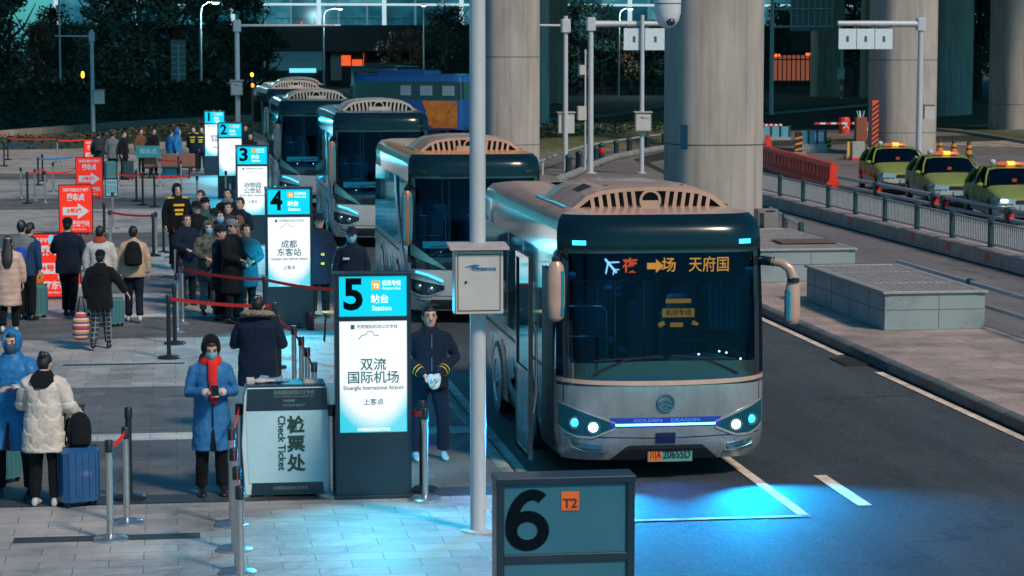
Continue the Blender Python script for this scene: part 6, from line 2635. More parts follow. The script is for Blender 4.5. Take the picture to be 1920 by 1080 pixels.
# concrete kerb wall with teal posted railing
r = thing('railing', 'grey barred railing with teal posts on a concrete wall along the taxi lane', 'railing', (17.85, 40, R))
mb = MB()
for i in range(11):
    mb.bbox((0, -3 + i * 4.0 + 2, .18), (.42, 3.985, .36), .03)
mb.build('wall', mat('wall_concrete', (.40, .31, .27), .85, var=.25, scale=2.5, bump=.4), r, smooth=30)
SPN = 2.66
NP = 15
for i in range(NP):
    y = 10.9 - 4 * SPN + i * SPN
    mb = MB()
    mb.bbox((0.05, y, .36 + .30), (.14, .12, .62), .02)
    mb.bbox((0.05, y, .36 + .62), (.16, .14, .03), .01)
    mb.build('post', post_teal, r)
    if i == NP - 1:
        break
    mb = MB()
    mb.tube([(0.05, y + .08, .36 + .56), (0.05, y + SPN - .08, .36 + .56)], .024, 8)
    mb.tube([(0.05, y + .08, .36 + .08), (0.05, y + SPN - .08, .36 + .08)], .02, 8)
    for k in range(1, 21):
        yy = y + .08 + (SPN - .16) * k / 21
        mb.tube([(0.05, yy, .44), (0.05, yy, .92)], .0125, 5, cap=False)
    mb.build('bar_panel', pipe_grey, r, smooth=50)
refl = mat('reflector_red', (.75, .03, .02), .35, var=.1)
for px in (1538, 1591, 1710, 1777, 1851):
    r0 = ray(px, 440)
    Yp = 17.63 / (r0[0] / r0[1])
    mb = MB()
    mb.box((-.213, Yp - 40, .20), (.012, .26, .17))
    mb.build('reflector', refl, r)

# guard rail between railing and taxis, with red reflectors
q = [G(1573, 359, R), G(1645, 374, R), G(1753, 397, R), G(1772, 402, R), G(1893, 427, R), G(1990, 447, R)]
r = pipe_rail([(p.x, p.y) for p in q[::-1]], 'double pipe guard rail with dark posts running before the taxis', (0.20, .48), 5.6, .06, (.26, .2))
for k, ch in enumerate([c for c in r.children if c.name.startswith('post')][:5]):
    c = ch.data.vertices[0].co
    mb = MB()
    mb.box((ch.data.vertices[0].co.x + .1, ch.data.vertices[0].co.y - .03, .30), (.14, .02, .16))
    mb.build('reflector', refl, r)


# ------------------------------------------------------------------ taxis
taxi_green = mat('taxi_green', (0.19, 0.225, 0.055), 0.5, 0.0, var=.08, coat=.05, spec=.25)
taxi_white = mat('taxi_silver', (0.46, 0.47, 0.46), 0.5, .0, var=.08, coat=.05, spec=.25)
taxi_glass = glassmat('taxi_glass', (0.06, 0.075, 0.08), refl=(.5, .6, .65), f0=.05)
taxi_lamp = glow('taxi_lamp', (1.0, 0.20, 0.06), 0.5)


def make_taxi(label):
    r = thing('taxi', label, 'taxi', (0, 0, 0), 0, 'green taxis waiting in a row')
    # stations along the length (front at y=-2.3): half width, sill z, belt z, roof z, roof half width
    S = [(-2.33, .60, .30, .56, .58, .52), (-2.27, .76, .22, .70, .73, .64), (-2.08, .86, .19, .78, .83, .72), (-1.6, .90, .19, .85, .915, .76), (-1.15, .90, .20, .90, .975, .75), (-.98, .90, .20, .92, 1.0, .74),
         (-.28, .90, .20, .935, 1.42, .63), (.2, .90, .20, .945, 1.50, .66), (.9, .90, .20, .955, 1.48, .65), (1.35, .90, .20, .965, 1.36, .62), (1.78, .89, .22, .975, 1.04, .64), (2.05, .87, .25, .96, 1.01, .68), (2.25, .82, .30, .90, .94, .66), (2.32, .74, .36, .80, .83, .60)]
    rings = []
    for y, w, z0, zb, zr, wr in S:
        rg = []
        h = [(0, z0), (w * .8, z0), (w * .97, z0 + .06), (w, z0 + (zb - z0) * .45), (w * .995, z0 + (zb - z0) * .75), (w * .96, zb), (wr + (w * .96 - wr) * .35, zb + (zr - zb) * .72), (wr, zr - (zr - zb) * .06 - .004), (wr * .7, zr - .004 + .012), (0, zr + .018)]
        rg = [Vector((x, y, z)) for x, z in h] + [Vector((-x, y, z)) for x, z in h[-2:0:-1]]
        rings.append(rg)
    n = len(rings[0])
    low, up, gl, ws, rw = MB(), MB(), MB(), MB(), MB()
    for i in range(len(rings) - 1):
        for j in range(n):
            k = (j + 1) % n
            pts = [rings[i][j], rings[i][k], rings[i + 1][k], rings[i + 1][j]]
            jj = j if j < 9 else 17 - j
            ym = (S[i][0] + S[i + 1][0]) / 2
            if jj in (5, 6) and -1.0 < ym < 1.6:
                gl.add(pts, [(0, 1, 2, 3)])
            elif jj >= 7 and i == 5:
                ws.add(pts, [(0, 1, 2, 3)])
            elif jj >= 7 and i in (9,):
                rw.add(pts, [(0, 1, 2, 3)])
            elif jj <= 2 or (jj == 3 and (i < 2 or i > 11)):
                low.add(pts, [(0, 1, 2, 3)])
            else:
                up.add(pts, [(0, 1, 2, 3)])
    low.add(rings[0], [tuple(range(n))])
    up.add(rings[-1], [tuple(range(n))])

    def weld(mb, name, m, sm=38):
        o = mb.build(name, m, r, recalc=False)
        bm = bmesh.new()
        bm.from_mesh(o.data)
        bmesh.ops.remove_doubles(bm, verts=bm.verts, dist=.0005)
        bmesh.ops.recalc_face_normals(bm, faces=bm.faces)
        bm.to_mesh(o.data)
        bm.free()
        o.data.shade_smooth()
        o.data.set_sharp_from_angle(angle=math.radians(sm))
        return o
    weld(up, 'body', taxi_green)
    weld(low, 'lower_body', taxi_white)
    weld(gl, 'side_pane', taxi_glass)
    weld(ws, 'windscreen', taxi_glass)
    weld(rw, 'rear_window', taxi_glass)
    mb = MB()
    mb.box((0, .35, .62), (1.5, 2.5, .5))
    for x in (-.4, .4):
        mb.bbox((x, .15, 1.0), (.42, .14, .5), .05)
        mb.bbox((x, .13, 1.28), (.22, .1, .14), .03)
    mb.build('cabin', seat_cloth, r)
    for s in (-1, 1):                                              # pillars
        for y0_, z0_, y1_, z1_, w in ((-.95, .99, -.33, 1.41, .03), (.42, .95, .44, 1.44, .035), (1.55, .98, 1.20, 1.36, .06)):
            mb = MB()
            mb.tube([(s * .885 - s * .0, y0_, z0_), (s * (.80 - .0), (y0_ + y1_) / 2, (z0_ + z1_) / 2 + .03), (s * .675, y1_, z1_ + .02)], w, 6)
            mb.build('pillar', taxi_green, r, smooth=50)
    for s in (-1, 1):
        for y in (-1.42, 1.42):
            w = bpy.data.objects.new('wheel', None)
            COL.objects.link(w)
            w.parent = r
            w.location = (s * .80, y, .32)
            mb = MB()
            mb.loft([[Vector((x * s, q * math.cos(a), q * math.sin(a))) for a in [2 * PI * k / 24 for k in range(24)]] for q, x in ((.2, .0), (.32, -.02), (.32, .10), (.29, .125), (.21, .12))], True)
            mb.build('tyre', rubber, w, smooth=40)
            mb = MB()
            for k in range(5):
                a = 2 * PI * k / 5
                mb.box((s * .125, .11 * math.cos(a), .11 * math.sin(a)), (.012, .2, .05), M=Matrix.Rotation(a, 3, 'X'))
            mb.loft([[Vector((x * s, q * math.cos(a), q * math.sin(a))) for a in [2 * PI * k / 24 for k in range(24)]] for q, x in ((.215, .11), (.215, .13), (.19, .13), (.19, .11))], False)
            mb.build('rim', steel, w)
            mb = MB()
            mb.prism([Vector((s * .903, y + .37 * math.cos(PI * k / 12), .34 + .37 * math.sin(PI * k / 12))) for k in range(13)] + [Vector((s * .903, y - .37, .19)), Vector((s * .903, y + .37, .19))], (-s * .02, 0, 0), (0, 0, 0))
            mb.build('wheel_arch', black_plastic, r)
        mb = MB()
        mb.ell((s * 1.0, -.78, 1.0), (.11, .07, .075), 12, 8)
        mb.build('wing_mirror', taxi_green, r, smooth=60)
        mb = MB()                                                   # headlamp
        mb.prism([Vector((s * .36, -2.325, .69)), Vector((s * .76, -2.27, .73)), Vector((s * .885, -2.04, .79)), Vector((s * .895, -2.03, .67)), Vector((s * .80, -2.27, .58)), Vector((s * .40, -2.34, .58))], (0, -.035, 0), (0, .03, 0))
        h_ = mb.build('headlight', mat('taxi_lens', (.45, .55, .58), .12, .5, var=.3, scale=25, coat=.8), r)
        mb = MB()
        mb.prism([Vector((s * .34, -2.345, .29)), Vector((s * .76, -2.28, .34)), Vector((s * .80, -2.25, .47)), Vector((s * .50, -2.32, .41)), Vector((s * .34, -2.35, .39))], (0, -.03, 0), (0, .03, 0))
        mb.build('lower_grille', black_plastic, r)
        mb = MB()
        mb.box((s * .905, -.25, .72), (.012, .14, .025))
        mb.box((s * .905, .75, .73), (.012, .14, .025))
        mb.build('door_handle', chrome, r)
        mb = MB()
        for y in (-.86, .42, 1.25):
            mb.box((s * .901, y, .62), (.006, .012, .60))
        mb.build('door_seam', black_plastic, r)
        mb = MB()
        mb.prism([Vector((s * .905, -.5 + .10 * math.cos(2 * PI * k / 10), .58 + .1 * math.sin(2 * PI * k / 10))) for k in range(10)], (0, 0, 0), (s * .004, 0, 0))
        mb.build('door_badge', mat('badge_red', (.7, .05, .03), .4), r)
    mb = MB()
    mb.box((0, -2.35, .63), (.66, .03, .09))
    mb.box((0, -2.35, .34), (.60, .03, .14))
    mb.build('front_grille', black_plastic, r)
    mb = MB()
    mb.box((0, -2.36, .47), (.44, .02, .13))
    mb.build('number_plate', mat('plate_pale', (.25, .40, .36), .45), r)
    mb = MB()
    mb.bbox((.0, -.05, 1.56), (.74, .18, .085), .03)
    rl = mb.build('roof_light', taxi_lamp, r, smooth=50)
    mb = MB()
    mb.bbox((0, -.05, 1.565), (.24, .2, .105), .03)
    mb.build('centre_lamp', glow('taxi_lamp_hot', (1, .33, .04), 3.2), rl)
    mb = MB()
    mb.ell((-.5, -.05, 1.59), (.09, .09, .09), 12, 8)
    mb.build('roof_globe', taxi_white, rl, smooth=60)
    mb = MB()
    mb.box((0, -.57, 1.12), (.12, .02, .09))
    mb.build('vacant_sign', glow('vacant_red', (1, .12, .02), 6), r)
    mb = MB()
    mb.box((.25, -.78, 1.02), (.5, .08, .03))
    mb.build('dash_strip', glow('dash_orange', (.8, .08, .02), 1.0), r)
    return r


taxi = make_taxi('green taxi at the far end of the row beside the red barriers')
tx = [((1704, 364), 'taxi'), ((1804, 389), 'green taxi in the middle of the row of three'), ((1930, 419), 'green taxi cut off by the picture edge with a bright headlamp')]
for i, ((px, py), lab) in enumerate(tx):
    g = G(px, py, R)
    g.y += 1.6
    if i == 0:
        taxi.location, taxi.rotation_euler = (g.x, g.y, R), (0, 0, math.radians(-7))
    else:
        c = again(taxi, (g.x, g.y, R), lab, math.radians(-7))
mb = MB()
mb.ell((0, 0, 0), (.10, .05, .05), 12, 8)
for ch in c.children:
    if ch.name.startswith('headlight'):
        mb = MB()
        mb.ell((-.66, -2.33, .66), (.10, .04, .04), 12, 8)
        mb.build('headlight_bulb', glow('taxi_headlamp', (.7, .95, 1), 14), ch, smooth=60)
        break

# ------------------------------------------------------------------ red water filled barriers
bar_red = mat('barrier_red', (.82, .05, .025), .4, var=.15, scale=4)


def make_barrier(label):
    r = thing('water_barrier', label, 'barrier', (0, 0, 0), 0, 'red plastic barriers before the taxis')
    mb = MB()
    L_ = 1.95
    prof = [(-.25, 0), (-.25, .16), (-.14, .30), (-.11, .82), (-.07, .86), (.07, .86), (.11, .82), (.14, .30), (.25, .16), (.25, 0)]
    mb.loft([[Vector((x, y, z)) for x, z in prof] for y in (0, L_)], True)
    for i in range(4):
        for s in (-1, 1):
            mb.bbox((s * .13, .3 + i * .45, .50), (.09, .16, .42), .03)
    mb.build('shell', bar_red, r, bevel=.012)
    mb = MB()
    for i in range(3):
        mb.box((-.14, .52 + i * .45, .66), (.012, .15, .07))
        mb.box((-.22, .4 + i * .5, .2), (.03, .13, .08))
    mb.build('slot', mat('slot_dark', (.16, .008, .01), .7), r)
    return r


pts = [G(1440, 288, R), G(1433, 312, R), G(1458, 322, R), G(1486, 330, R), G(1512, 338, R), G(1539, 346, R), G(1563, 354, R)]
bp = make_barrier('red plastic barrier at the bend by the broad column, turned away from the row')
for i in range(len(pts) - 1):
    a, b = pts[i], pts[i + 1]
    d = b - a
    rz = math.atan2(-d.x, d.y)
    lab = 'red plastic barrier, ' + ['', 'first of the straight row from the column', 'second of the straight row from the column', 'third of the straight row from the column', 'fourth of the straight row from the column', 'last of the straight row by the first guard post'][i]
    t = bp if i == 0 else again(bp, (0, 0, 0), lab)
    t.location = (a.x, a.y, R)
    t.rotation_euler = (0, 0, rz)
    t.scale = (1, d.length / 1.97, 1)

# ------------------------------------------------------------------ cones, bollards, gates and odds and ends by the far lane
cone_or = mat('cone_orange', (.70, .22, .02), .5, var=.1)
stripe_y = mat('marker_yellow', (.75, .45, .02), .5, var=.1)


def cone(px, py, label):
    g = G(px, py, R)
    r = thing('traffic_cone', label, 'cone', (g.x, g.y, R), 0, 'traffic cones in the far lane')
    mb = MB()
    mb.bbox((0, 0, .02), (.42, .42, .04), .01)
    mb.disc_lathe((0, 0, 0), [(.17, .04), (.13, .25), (.11, .45), (.08, .68), (.05, .72), (.01, .73)], 16)
    mb.build('cone_body', black_plastic, r, smooth=40)
    for z0, z1, a, b in ((.16, .34, .152, .125), (.42, .56, .119, .103)):
        mb = MB()
        mb.disc_lathe((0, 0, 0), [(a - .01, z0), (a, z0), (b, z1), (b - .01, z1)], 16)
        mb.build('band', cone_or, r, smooth=40)


cone(1762, 291, 'traffic cone with orange bands, closest to the grey pole')
cone(1788, 293, 'traffic cone with orange bands, between two others')
cone(1816, 296, 'traffic cone with orange bands, farthest from the grey pole')
for i, (px, py) in enumerate(((1066, 330), (1085, 323), (1117, 311), (1128, 304), (1155, 298), (1180, 292), (1214, 286), (1245, 282))):
    g = G(px, py, R)
    nm = ['first', 'second', 'third', 'fourth, with a red patch', 'fifth', 'sixth', 'seventh', 'eighth, against the broad column'][i]
    r = thing('bollard', 'black kerb bollard ' + nm + ', counted from the coach roof', 'bollard', (g.x, g.y, R), 0, 'black bollards along the far kerb')
    mb = MB()
    mb.disc_lathe((0, 0, 0), [(.26, .0), (.26, .05), (.17, .09), (.14, .2)], 14)
    mb.build('base', black_plastic, r, smooth=40)
    mb = MB()
    mb.disc_lathe((0, 0, 0), [(.125, .15), (.115, .62), (.14, .66), (.14, .74), (.09, .80), (.02, .82)], 14)
    mb.build('shaft', post_teal, r, smooth=40)
    if i == 3:
        mb = MB()
        mb.disc_lathe((0, 0, 0), [(.12, .38), (.127, .39), (.122, .60), (.11, .61)], 14)
        mb.build('red_band', refl, r, smooth=40)
kx = [G(x, y, R) for x, y in ((1040, 345), (1075, 332), (1115, 313), (1150, 300), (1200, 290), (1262, 279), (1330, 272))]
mb = MB()
mb.tube([p + Vector((0, 0, .1)) for p in kx], .16, 8)
tag(mb.build('far_kerb', kerbstone, None, smooth=50), kind='structure')
mb = MB()
off = [p + Vector((-.9, 1.6, .55)) for p in kx]
mb.tube(off, .05, 8)
for a, b in zip(off, off[1:]):
    mb.box((a.x, a.y, R + .3), (.08, .08, .6))
tag(mb.build('handrail', pipe_grey, None, smooth=50), 'thin grey handrail curving behind the black bollards', 'handrail')


def gate(px, py, lo, hi, bx, label):
    """barrier arm from photo column lo to hi"""
    g = G(px, py, R)
    r = thing('barrier_gate', label, 'gate', (g.x, g.y, R), 0, 'lane gates')
    mb = MB()
    mb.bbox((0, 0, .5), (.32, .3, 1.0), .03)
    mb.build('gate_housing', bx, r, smooth=30)
    s = g.y / FPX
    x0, x1 = (lo - px) * s, (hi - px) * s
    n = 8
    for i in range(n):
        a, b = x0 + (x1 - x0) * i / n, x0 + (x1 - x0) * (i + 1) / n
        mb = MB()
        mb.box(((a + b) / 2, -.2, .86), (abs(b - a) - .002, .05, .10))
        mb.build('arm', refl if i % 2 == 0 else board_white, r)
    return r


gate(1610, 262, 1520, 1606, mat('housing_rust', (.26, .07, .03), .5, var=.1), 'lane gate with a red and white arm and rust housing')
gate(1425, 266, 1428, 1466, mat('housing_grey', (.3, .3, .3), .5), 'short lane gate arm showing beside the broad column')
teal_board = mat('board_teal', (.12, .34, .42), .45, var=.12)
for x0, x1, y0, y1, base, lab in ((1428, 1482, 238, 262, 262, 'long teal barrier board beside the broad column'), (1500, 1549, 246, 272, 285, 'teal barrier board on a pale concrete block')):
    g = G((x0 + x1) / 2, base, R)
    s = g.y / FPX
    w = (x1 - x0) * s
    zt = ZT((x0 + x1) / 2, base, y0, R) - R
    zb = max(.02, ZT((x0 + x1) / 2, base, y1, R) - R)
    r = thing('barrier_board', lab, 'barrier', (g.x, g.y, R), -.08, 'teal barrier boards')
    mb = MB()
    mb.loft([[Vector((-w / 2, y, z)) for y, z in ((-.3, 0), (-.3, .15), (-.12, zb + .05), (.12, zb + .05), (.3, .15), (.3, 0))], [Vector((w / 2, y, z)) for y, z in ((-.3, 0), (-.3, .15), (-.12, zb + .05), (.12, zb + .05), (.3, .15), (.3, 0))]])
    mb.build('concrete_foot', mat('block_pale', (.30, .31, .31), .8, var=.2), r)
    for i in range(3):
        mb = MB()
        mb.box((-w / 2 + w * (i + .5) / 3, 0, (zt + zb) / 2 + .03), (w / 3 - .06, .05, zt - zb))
        mb.build('board', teal_board, r)
        mb = MB()
        mb.box((-w / 2 + w * (i + 1) / 3 - .02, -.02, (zt + zb) / 2 + .06), (.09, .09, zt - zb + .1))
        mb.build('board_post', post_teal, r)
    if x0 == 1500:
        mb = MB()
        mb.box((w * .22, -.05, zt - .25), (.42, .02, .42))
        mb.build('notice', board_white, r)


def marker(px, base, top, m1, m2, label, w=.22, name='marker_post'):
    g = G(px, base, R)
    h = ZT(px, base, top, R) - R
    r = thing(name, label, 'marker', (g.x, g.y, R), 0, 'striped marker posts')
    mb = MB()
    mb.bbox((0, 0, .06), (w * 1.7, w * 1.7, .12), .02)
    mb.build('base', mat('marker_base', (.2, .2, .2), .7), r)
    mb = MB()
    mb.bbox((0, 0, .1 + h / 2 - .05), (w, .10, h - .1), .02)
    mb.build('panel', m1, r)
    mb = MB()
    n = max(2, int(h / .28))
    for i in range(n):
        z = .16 + i * (h - .24) / n
        mb.prism([Vector((-w / 2, -.052, z)), Vector((w / 2, -.052, z + .08)), Vector((w / 2, -.052, z + .17)), Vector((-w / 2, -.052, z + .09))], (0, 0, 0), (0, -.005, 0))
    mb.build('stripe', m2, r)


marker(1497, 290, 248, black_plastic, cone_or, 'black marker post with orange stripes in the far lane', .34)
marker(1553, 284, 258, stripe_y, black_plastic, 'yellow marker post beside the teal board', .26)
marker(1593, 297, 266, stripe_y, stripe_y, 'plain yellow marker post beside the grey electrical box', .26)
g = G(1607, 300, R)
r = thing('electrical_box', 'pale grey electrical box on a red base behind the first taxi', 'box', (g.x, g.y, R))
h = ZT(1607, 300, 265, R) - R
mb = MB()
mb.bbox((0, 0, h / 2 + .05), (.55, .45, h - .1), .02)
mb.build('casing', mat('case_grey_green', (.32, .33, .28), .5, var=.1), r)
mb = MB()
mb.box((0, 0, .05), (.6, .5, .1))
mb.build('plinth', refl, r)
for px, b, t, lab in ((1583, 250, 220, 'red crash drum with a white cross, beside the rust gate'), (1624, 256, 229, 'red crash drum beside the striped column')):
    g = G(px, b, R)
    h = ZT(px, b, t, R) - R
    r = thing('crash_drum', lab, 'drum', (g.x, g.y, R), 0, 'red crash drums')
    mb = MB()
    mb.disc_lathe((0, 0, 0), [(.30, 0), (.31, .05), (.30, h * .5), (.31, h - .1), (.27, h)], 18)
    mb.build('drum_body', bar_red, r, smooth=40)
    mb = MB()
    for a in (-1, 1):
        mb.prism([Vector((-.16, -.315, h * .5 - a * .17 - .035)), Vector((.16, -.315, h * .5 + a * .17 - .035)), Vector((.16, -.315, h * .5 + a * .17 + .035)), Vector((-.16, -.315, h * .5 - a * .17 + .035))], (0, -.002 * a, 0), (0, -.014, 0))
    mb.build('cross', board_white, r)
g = G(1607, 263, R)
r = thing('tool_bin', 'rust coloured bin with blue and white poles sticking out', 'bin', (g.x, g.y - .6, R))
h = ZT(1607, 263, 219, R) - R
mb = MB()
mb.bbox((0, 0, h / 2), (.58, .4, h), .02)
mb.build('bin_body', mat('housing_rust', (.26, .07, .03), .5), r)
for i, (dx, m_) in enumerate(((-.2, teal_board), (-.05, board_white), (.1, black_plastic), (.2, teal_board))):
    mb = MB()
    mb.tube([(dx * .4, 0, h - .1), (dx, .05, h + .32)], .045, 6)
    mb.build('pole', m_, r)


# ------------------------------------------------------------------ poles with arms, cameras, boxes and lane signs
lane_white = mat('lane_sign', (.60, .67, .71), .45, var=.06)


def mast(px, base, top, label, z=R, rad=.10):
    g = G(px, base, z)
    h = ZT(px, base, top, z) - z
    r = thing('signal_mast', label, 'pole', (g.x, g.y, z), 0, 'grey masts along the roads')
    mb = MB()
    mb.disc_lathe((0, 0, 0), [(rad * 2.2, 0), (rad * 2.2, .03), (rad * 1.05, .05)], 16)
    mb.tube([(0, 0, .04), (0, 0, h)], [rad, rad * .85], 14)
    mb.build('shaft', pole_grey, r, smooth=40)
    return r, g, h, g.y / FPX


def arm(r, g, s, px0, px1, py, base, z0, rad=(.07, .04), hub=True):
    z = ZT(px0, base, py, z0) - z0
    mb = MB()
    mb.tube([(0, 0, z), ((px1 - px0) * s, 0, z + .02)], list(rad), 10)
    a = mb.build('arm', pole_grey, r, smooth=50)
    if hub:
        mb = MB()
        mb.bbox((0, 0, z), (.34, .3, .5), .04)
        mb.build('arm_hub', pole_grey, a)
    return z


def hung(r, s, px, cx, y0, y1, x0, x1, base, z0, label=None):
    zt, zb = ZT(px, base, y0, z0) - z0, ZT(px, base, y1, z0) - z0
    mb = MB()
    mb.box(((cx - px) * s, -.16, (zt + zb) / 2), ((x1 - x0) * s - .03, .07, zt - zb))
    o = mb.build('lane_panel', lane_white, r)
    mb = MB()
    mb.box(((cx - px) * s, -.2, (zt + zb) / 2), (.10, .012, .22))
    for dx in (-.3, .3):
        mb.box(((cx - px) * s + dx, -.1, zt + .06), (.05, .05, .16))
    mb.build('panel_bracket', mat('bracket_dark', (.08, .08, .085), .6), o)


r, g, h, s = mast(1060, 328, 30, 'grey mast with an arm reaching towards a column, small camera at its tip')
za = arm(r, g, s, 1060, 938, 48, 328, R, (.05, .035))
mb = MB()
mb.bbox((-2.42, 0, za + .14), (.2, .3, .2), .04)
mb.ell((-2.47, -.05, za + .22), (.14, .14, .14), 12, 8)
mb.build('camera_head', black_plastic, r, smooth=50)
control_box(r, .05, .2, ZT(1060, 328, 231, R) - R, .60, .75, logo=False, d=.3)
r, g, h, s = mast(1107, 325, 34, 'grey mast carrying two white lane signs on its arm', rad=.115)
za = arm(r, g, s, 1107, 1245, 45, 325, R, (.13, .09))
for x0, x1 in ((1168, 1209), (1209, 1250)):
    hung(r, s, 1107, (x0 + x1) / 2, 53, 94, x0, x1, 325, R)
mb = MB()
mb.bbox((-.34, .05, ZT(1107, 325, 131, R) - R), (.22, .3, .36), .02)
mb.build('side_box', box_grey, r)
mb = MB()
mb.bbox((-.34, .05, ZT(1107, 325, 212, R) - R), (.34, .3, .52), .02)
mb.build('side_box', box_grey, r)
mb = MB()
mb.tube([(-.2, .05, .1), (-.2, .05, h * .8)], .04, 6)
mb.build('conduit', pole_grey, r)
r, g, h, s = mast(1203, 325, 28, 'slim grey mast with a hooded control box at chest height', rad=.09)
control_box(r, 0, -.2, ZT(1203, 325, 228, R) - R, .60, .68)
r, g, h, s = mast(1722, 318, 36, 'grey mast beside the taxis with three white lane signs on its arm', rad=.12)
za = arm(r, g, s, 1722, 1557, 45, 318, R, (.13, .10))
for x0 in (1556, 1592, 1628):
    hung(r, s, 1722, x0 + 18, 54, 92, x0, x0 + 36, 318, R)
control_box(r, .42, .1, ZT(1722, 318, 210, R) - R, .42, .56, logo=False)
r, g, h, s = mast(175, 247, 56, 'grey mast with a short arm and box beyond the plaza fence', 0, .12)
arm(r, g, s, 175, 108, 68, 247, 0, (.06, .04))
control_box(r, .35, -.1, ZT(175, 247, 182, 0), .6, .75, logo=False)
r, g, h, s = mast(447, 292, 38, 'grey mast with a long arm, rising behind boards 1 and 2', 0, .115)
arm(r, g, s, 447, 628, 48, 292, 0, (.06, .035))
control_box(r, -.05, -.2, ZT(447, 292, 165, 0), .5, .6)
r, g, h, s = mast(1446, 215, -4, 'far mast with twin rails holding a big sign seen from behind', rad=.16)
for py in (17, 50):
    arm(r, g, s, 1446, 1566, py, 215, R, (.10, .09), hub=False)
zt, zb = ZT(1446, 215, -3, R) - R, ZT(1446, 215, 58, R) - R
mb = MB()
mb.bbox(((1525 - 1446) * s, .2, (zt + zb) / 2), (85 * s, .08, zt - zb), .1)
sp = mb.build('sign_back', mat('sign_back_grey', (.22, .22, .21), .6), r)
mb = MB()
for i in range(8):
    mb.box(((1484 + i * 11.5 - 1446) * s, .14, (zt + zb) / 2), (.06, .06, zt - zb - .3))
mb.build('stiffener', pole_grey, sp)
r, g, h, s = mast(1577, 192, 95, 'thin far pole with a red and white foot and a small box', rad=.10)
control_box(r, -.1, -.2, ZT(1577, 192, 138, R) - R, .6, .95, logo=False)
mb = MB()
for i in range(3):
    mb.cyl((0, 0, .5 + i * 1.0), .13, .5, 12)
mb.build('foot_band', refl, r)


# ------------------------------------------------------------------ verge, turf and hedges
lf1 = mat('leaf_dark', (.06, .13, .13), .6, var=.5, scale=1.2)
lf2 = mat('leaf_green', (.08, .12, .055), .6, var=.5, scale=1.2)
lf3 = mat('leaf_rust', (.42, .13, .04), .6, var=.5, scale=1.5)
lf4 = mat('leaf_brown', (.20, .09, .04), .6, var=.5, scale=1.5)
lfh = mat('leaf_hedge', (.022, .045, .032), .6, var=.5, scale=1.2)
bark = mat('bark', (.05, .04, .032), .9, var=.4, bump=.8, bscale=12)


def turf_patch(name, pts, bulge=.25, m=None):
    P_ = [G(x, y, R) for x, y in pts]
    c = sum(P_, Vector()) / len(P_)
    mb = MB()
    rings = [[Vector((p.x, p.y, R - .05)) for p in P_]]
    for k in (.97, .8, .5, .2):
        rings.append([c + (p - c) * k + Vector((0, 0, bulge * (1 - k) + .12)) for p in P_])
    mb.loft(rings)
    return tag(mb.build(name, m or turf, None, smooth=70), kind='structure')


turf_patch('turf', [(1005, 288), (1080, 280), (1160, 275), (1248, 266), (1330, 262), (1420, 262), (1420, 215), (1330, 200), (1262, 203), (1200, 225), (1100, 236), (1010, 240)], .5)
turf_patch('turf', [(1420, 212), (1500, 206), (1620, 196), (1660, 186), (1500, 182), (1420, 190)], .3)
turf_patch('turf', [(1745, 243), (1800, 247), (1860, 256), (1930, 268), (2050, 285), (2050, 205), (1900, 196), (1745, 205)], .3)
for pts in ([(1745, 245), (1800, 249), (1860, 258), (1930, 270), (2050, 288)], [(1420, 216), (1500, 210), (1620, 199), (1665, 189)], [(1005, 241), (1100, 237), (1200, 227), (1262, 205)], [(1010, 228), (1150, 218), (1262, 196)]):
    mb = MB()
    mb.tube([G(x, y, R) + Vector((0, 0, .06)) for x, y in pts], .14, 6)
    tag(mb.build('verge_kerb', kerbstone, None, smooth=50), kind='structure')
mb = MB()
wl = [G(-20, 262, R), G(120, 250, R), G(250, 240, R), G(420, 229, R), G(500, 226, R)]
for a, b in zip(wl, wl[1:]):
    d = (b - a)
    n = Vector((-d.y, d.x, 0)).normalized() * .25
    mb.prism([a - n, b - n, b + n, a + n], (0, 0, 0), (0, 0, .42))
tag(mb.build('verge_wall', mat('wall_pale', (.32, .27, .23), .8, var=.2, scale=.6), None), 'low pale kerb wall running along the far side of the plaza', 'wall')
# verge strip between the plaza and that wall
turf_patch('verge', [(-20, 275), (200, 262), (420, 243), (500, 234), (500, 228), (420, 231), (250, 242), (120, 252), (-20, 264)], .0)


def leaves(mb, c, r, n, size, rg, shell=.35, mats=1):
    for _ in range(n):
        while True:
            p = Vector((rg.uniform(-1, 1), rg.uniform(-1, 1), rg.uniform(-1, 1)))
            if shell < p.length < 1:
                break
        p = Vector((p.x * r[0], p.y * r[1], p.z * r[2])) + Vector(c)
        a = Vector((rg.uniform(-1, 1), rg.uniform(-1, 1), rg.uniform(-.6, .6))).normalized()
        b = a.cross(Vector((rg.uniform(-1, 1), rg.uniform(-1, 1), 1))).normalized()
        s = size * rg.uniform(.6, 1.3)
        mb.add([p - a * s, p + b * s * .45, p + a * s, p - b * s * .45], [(0, 1, 2, 3)], rg.randrange(mats))


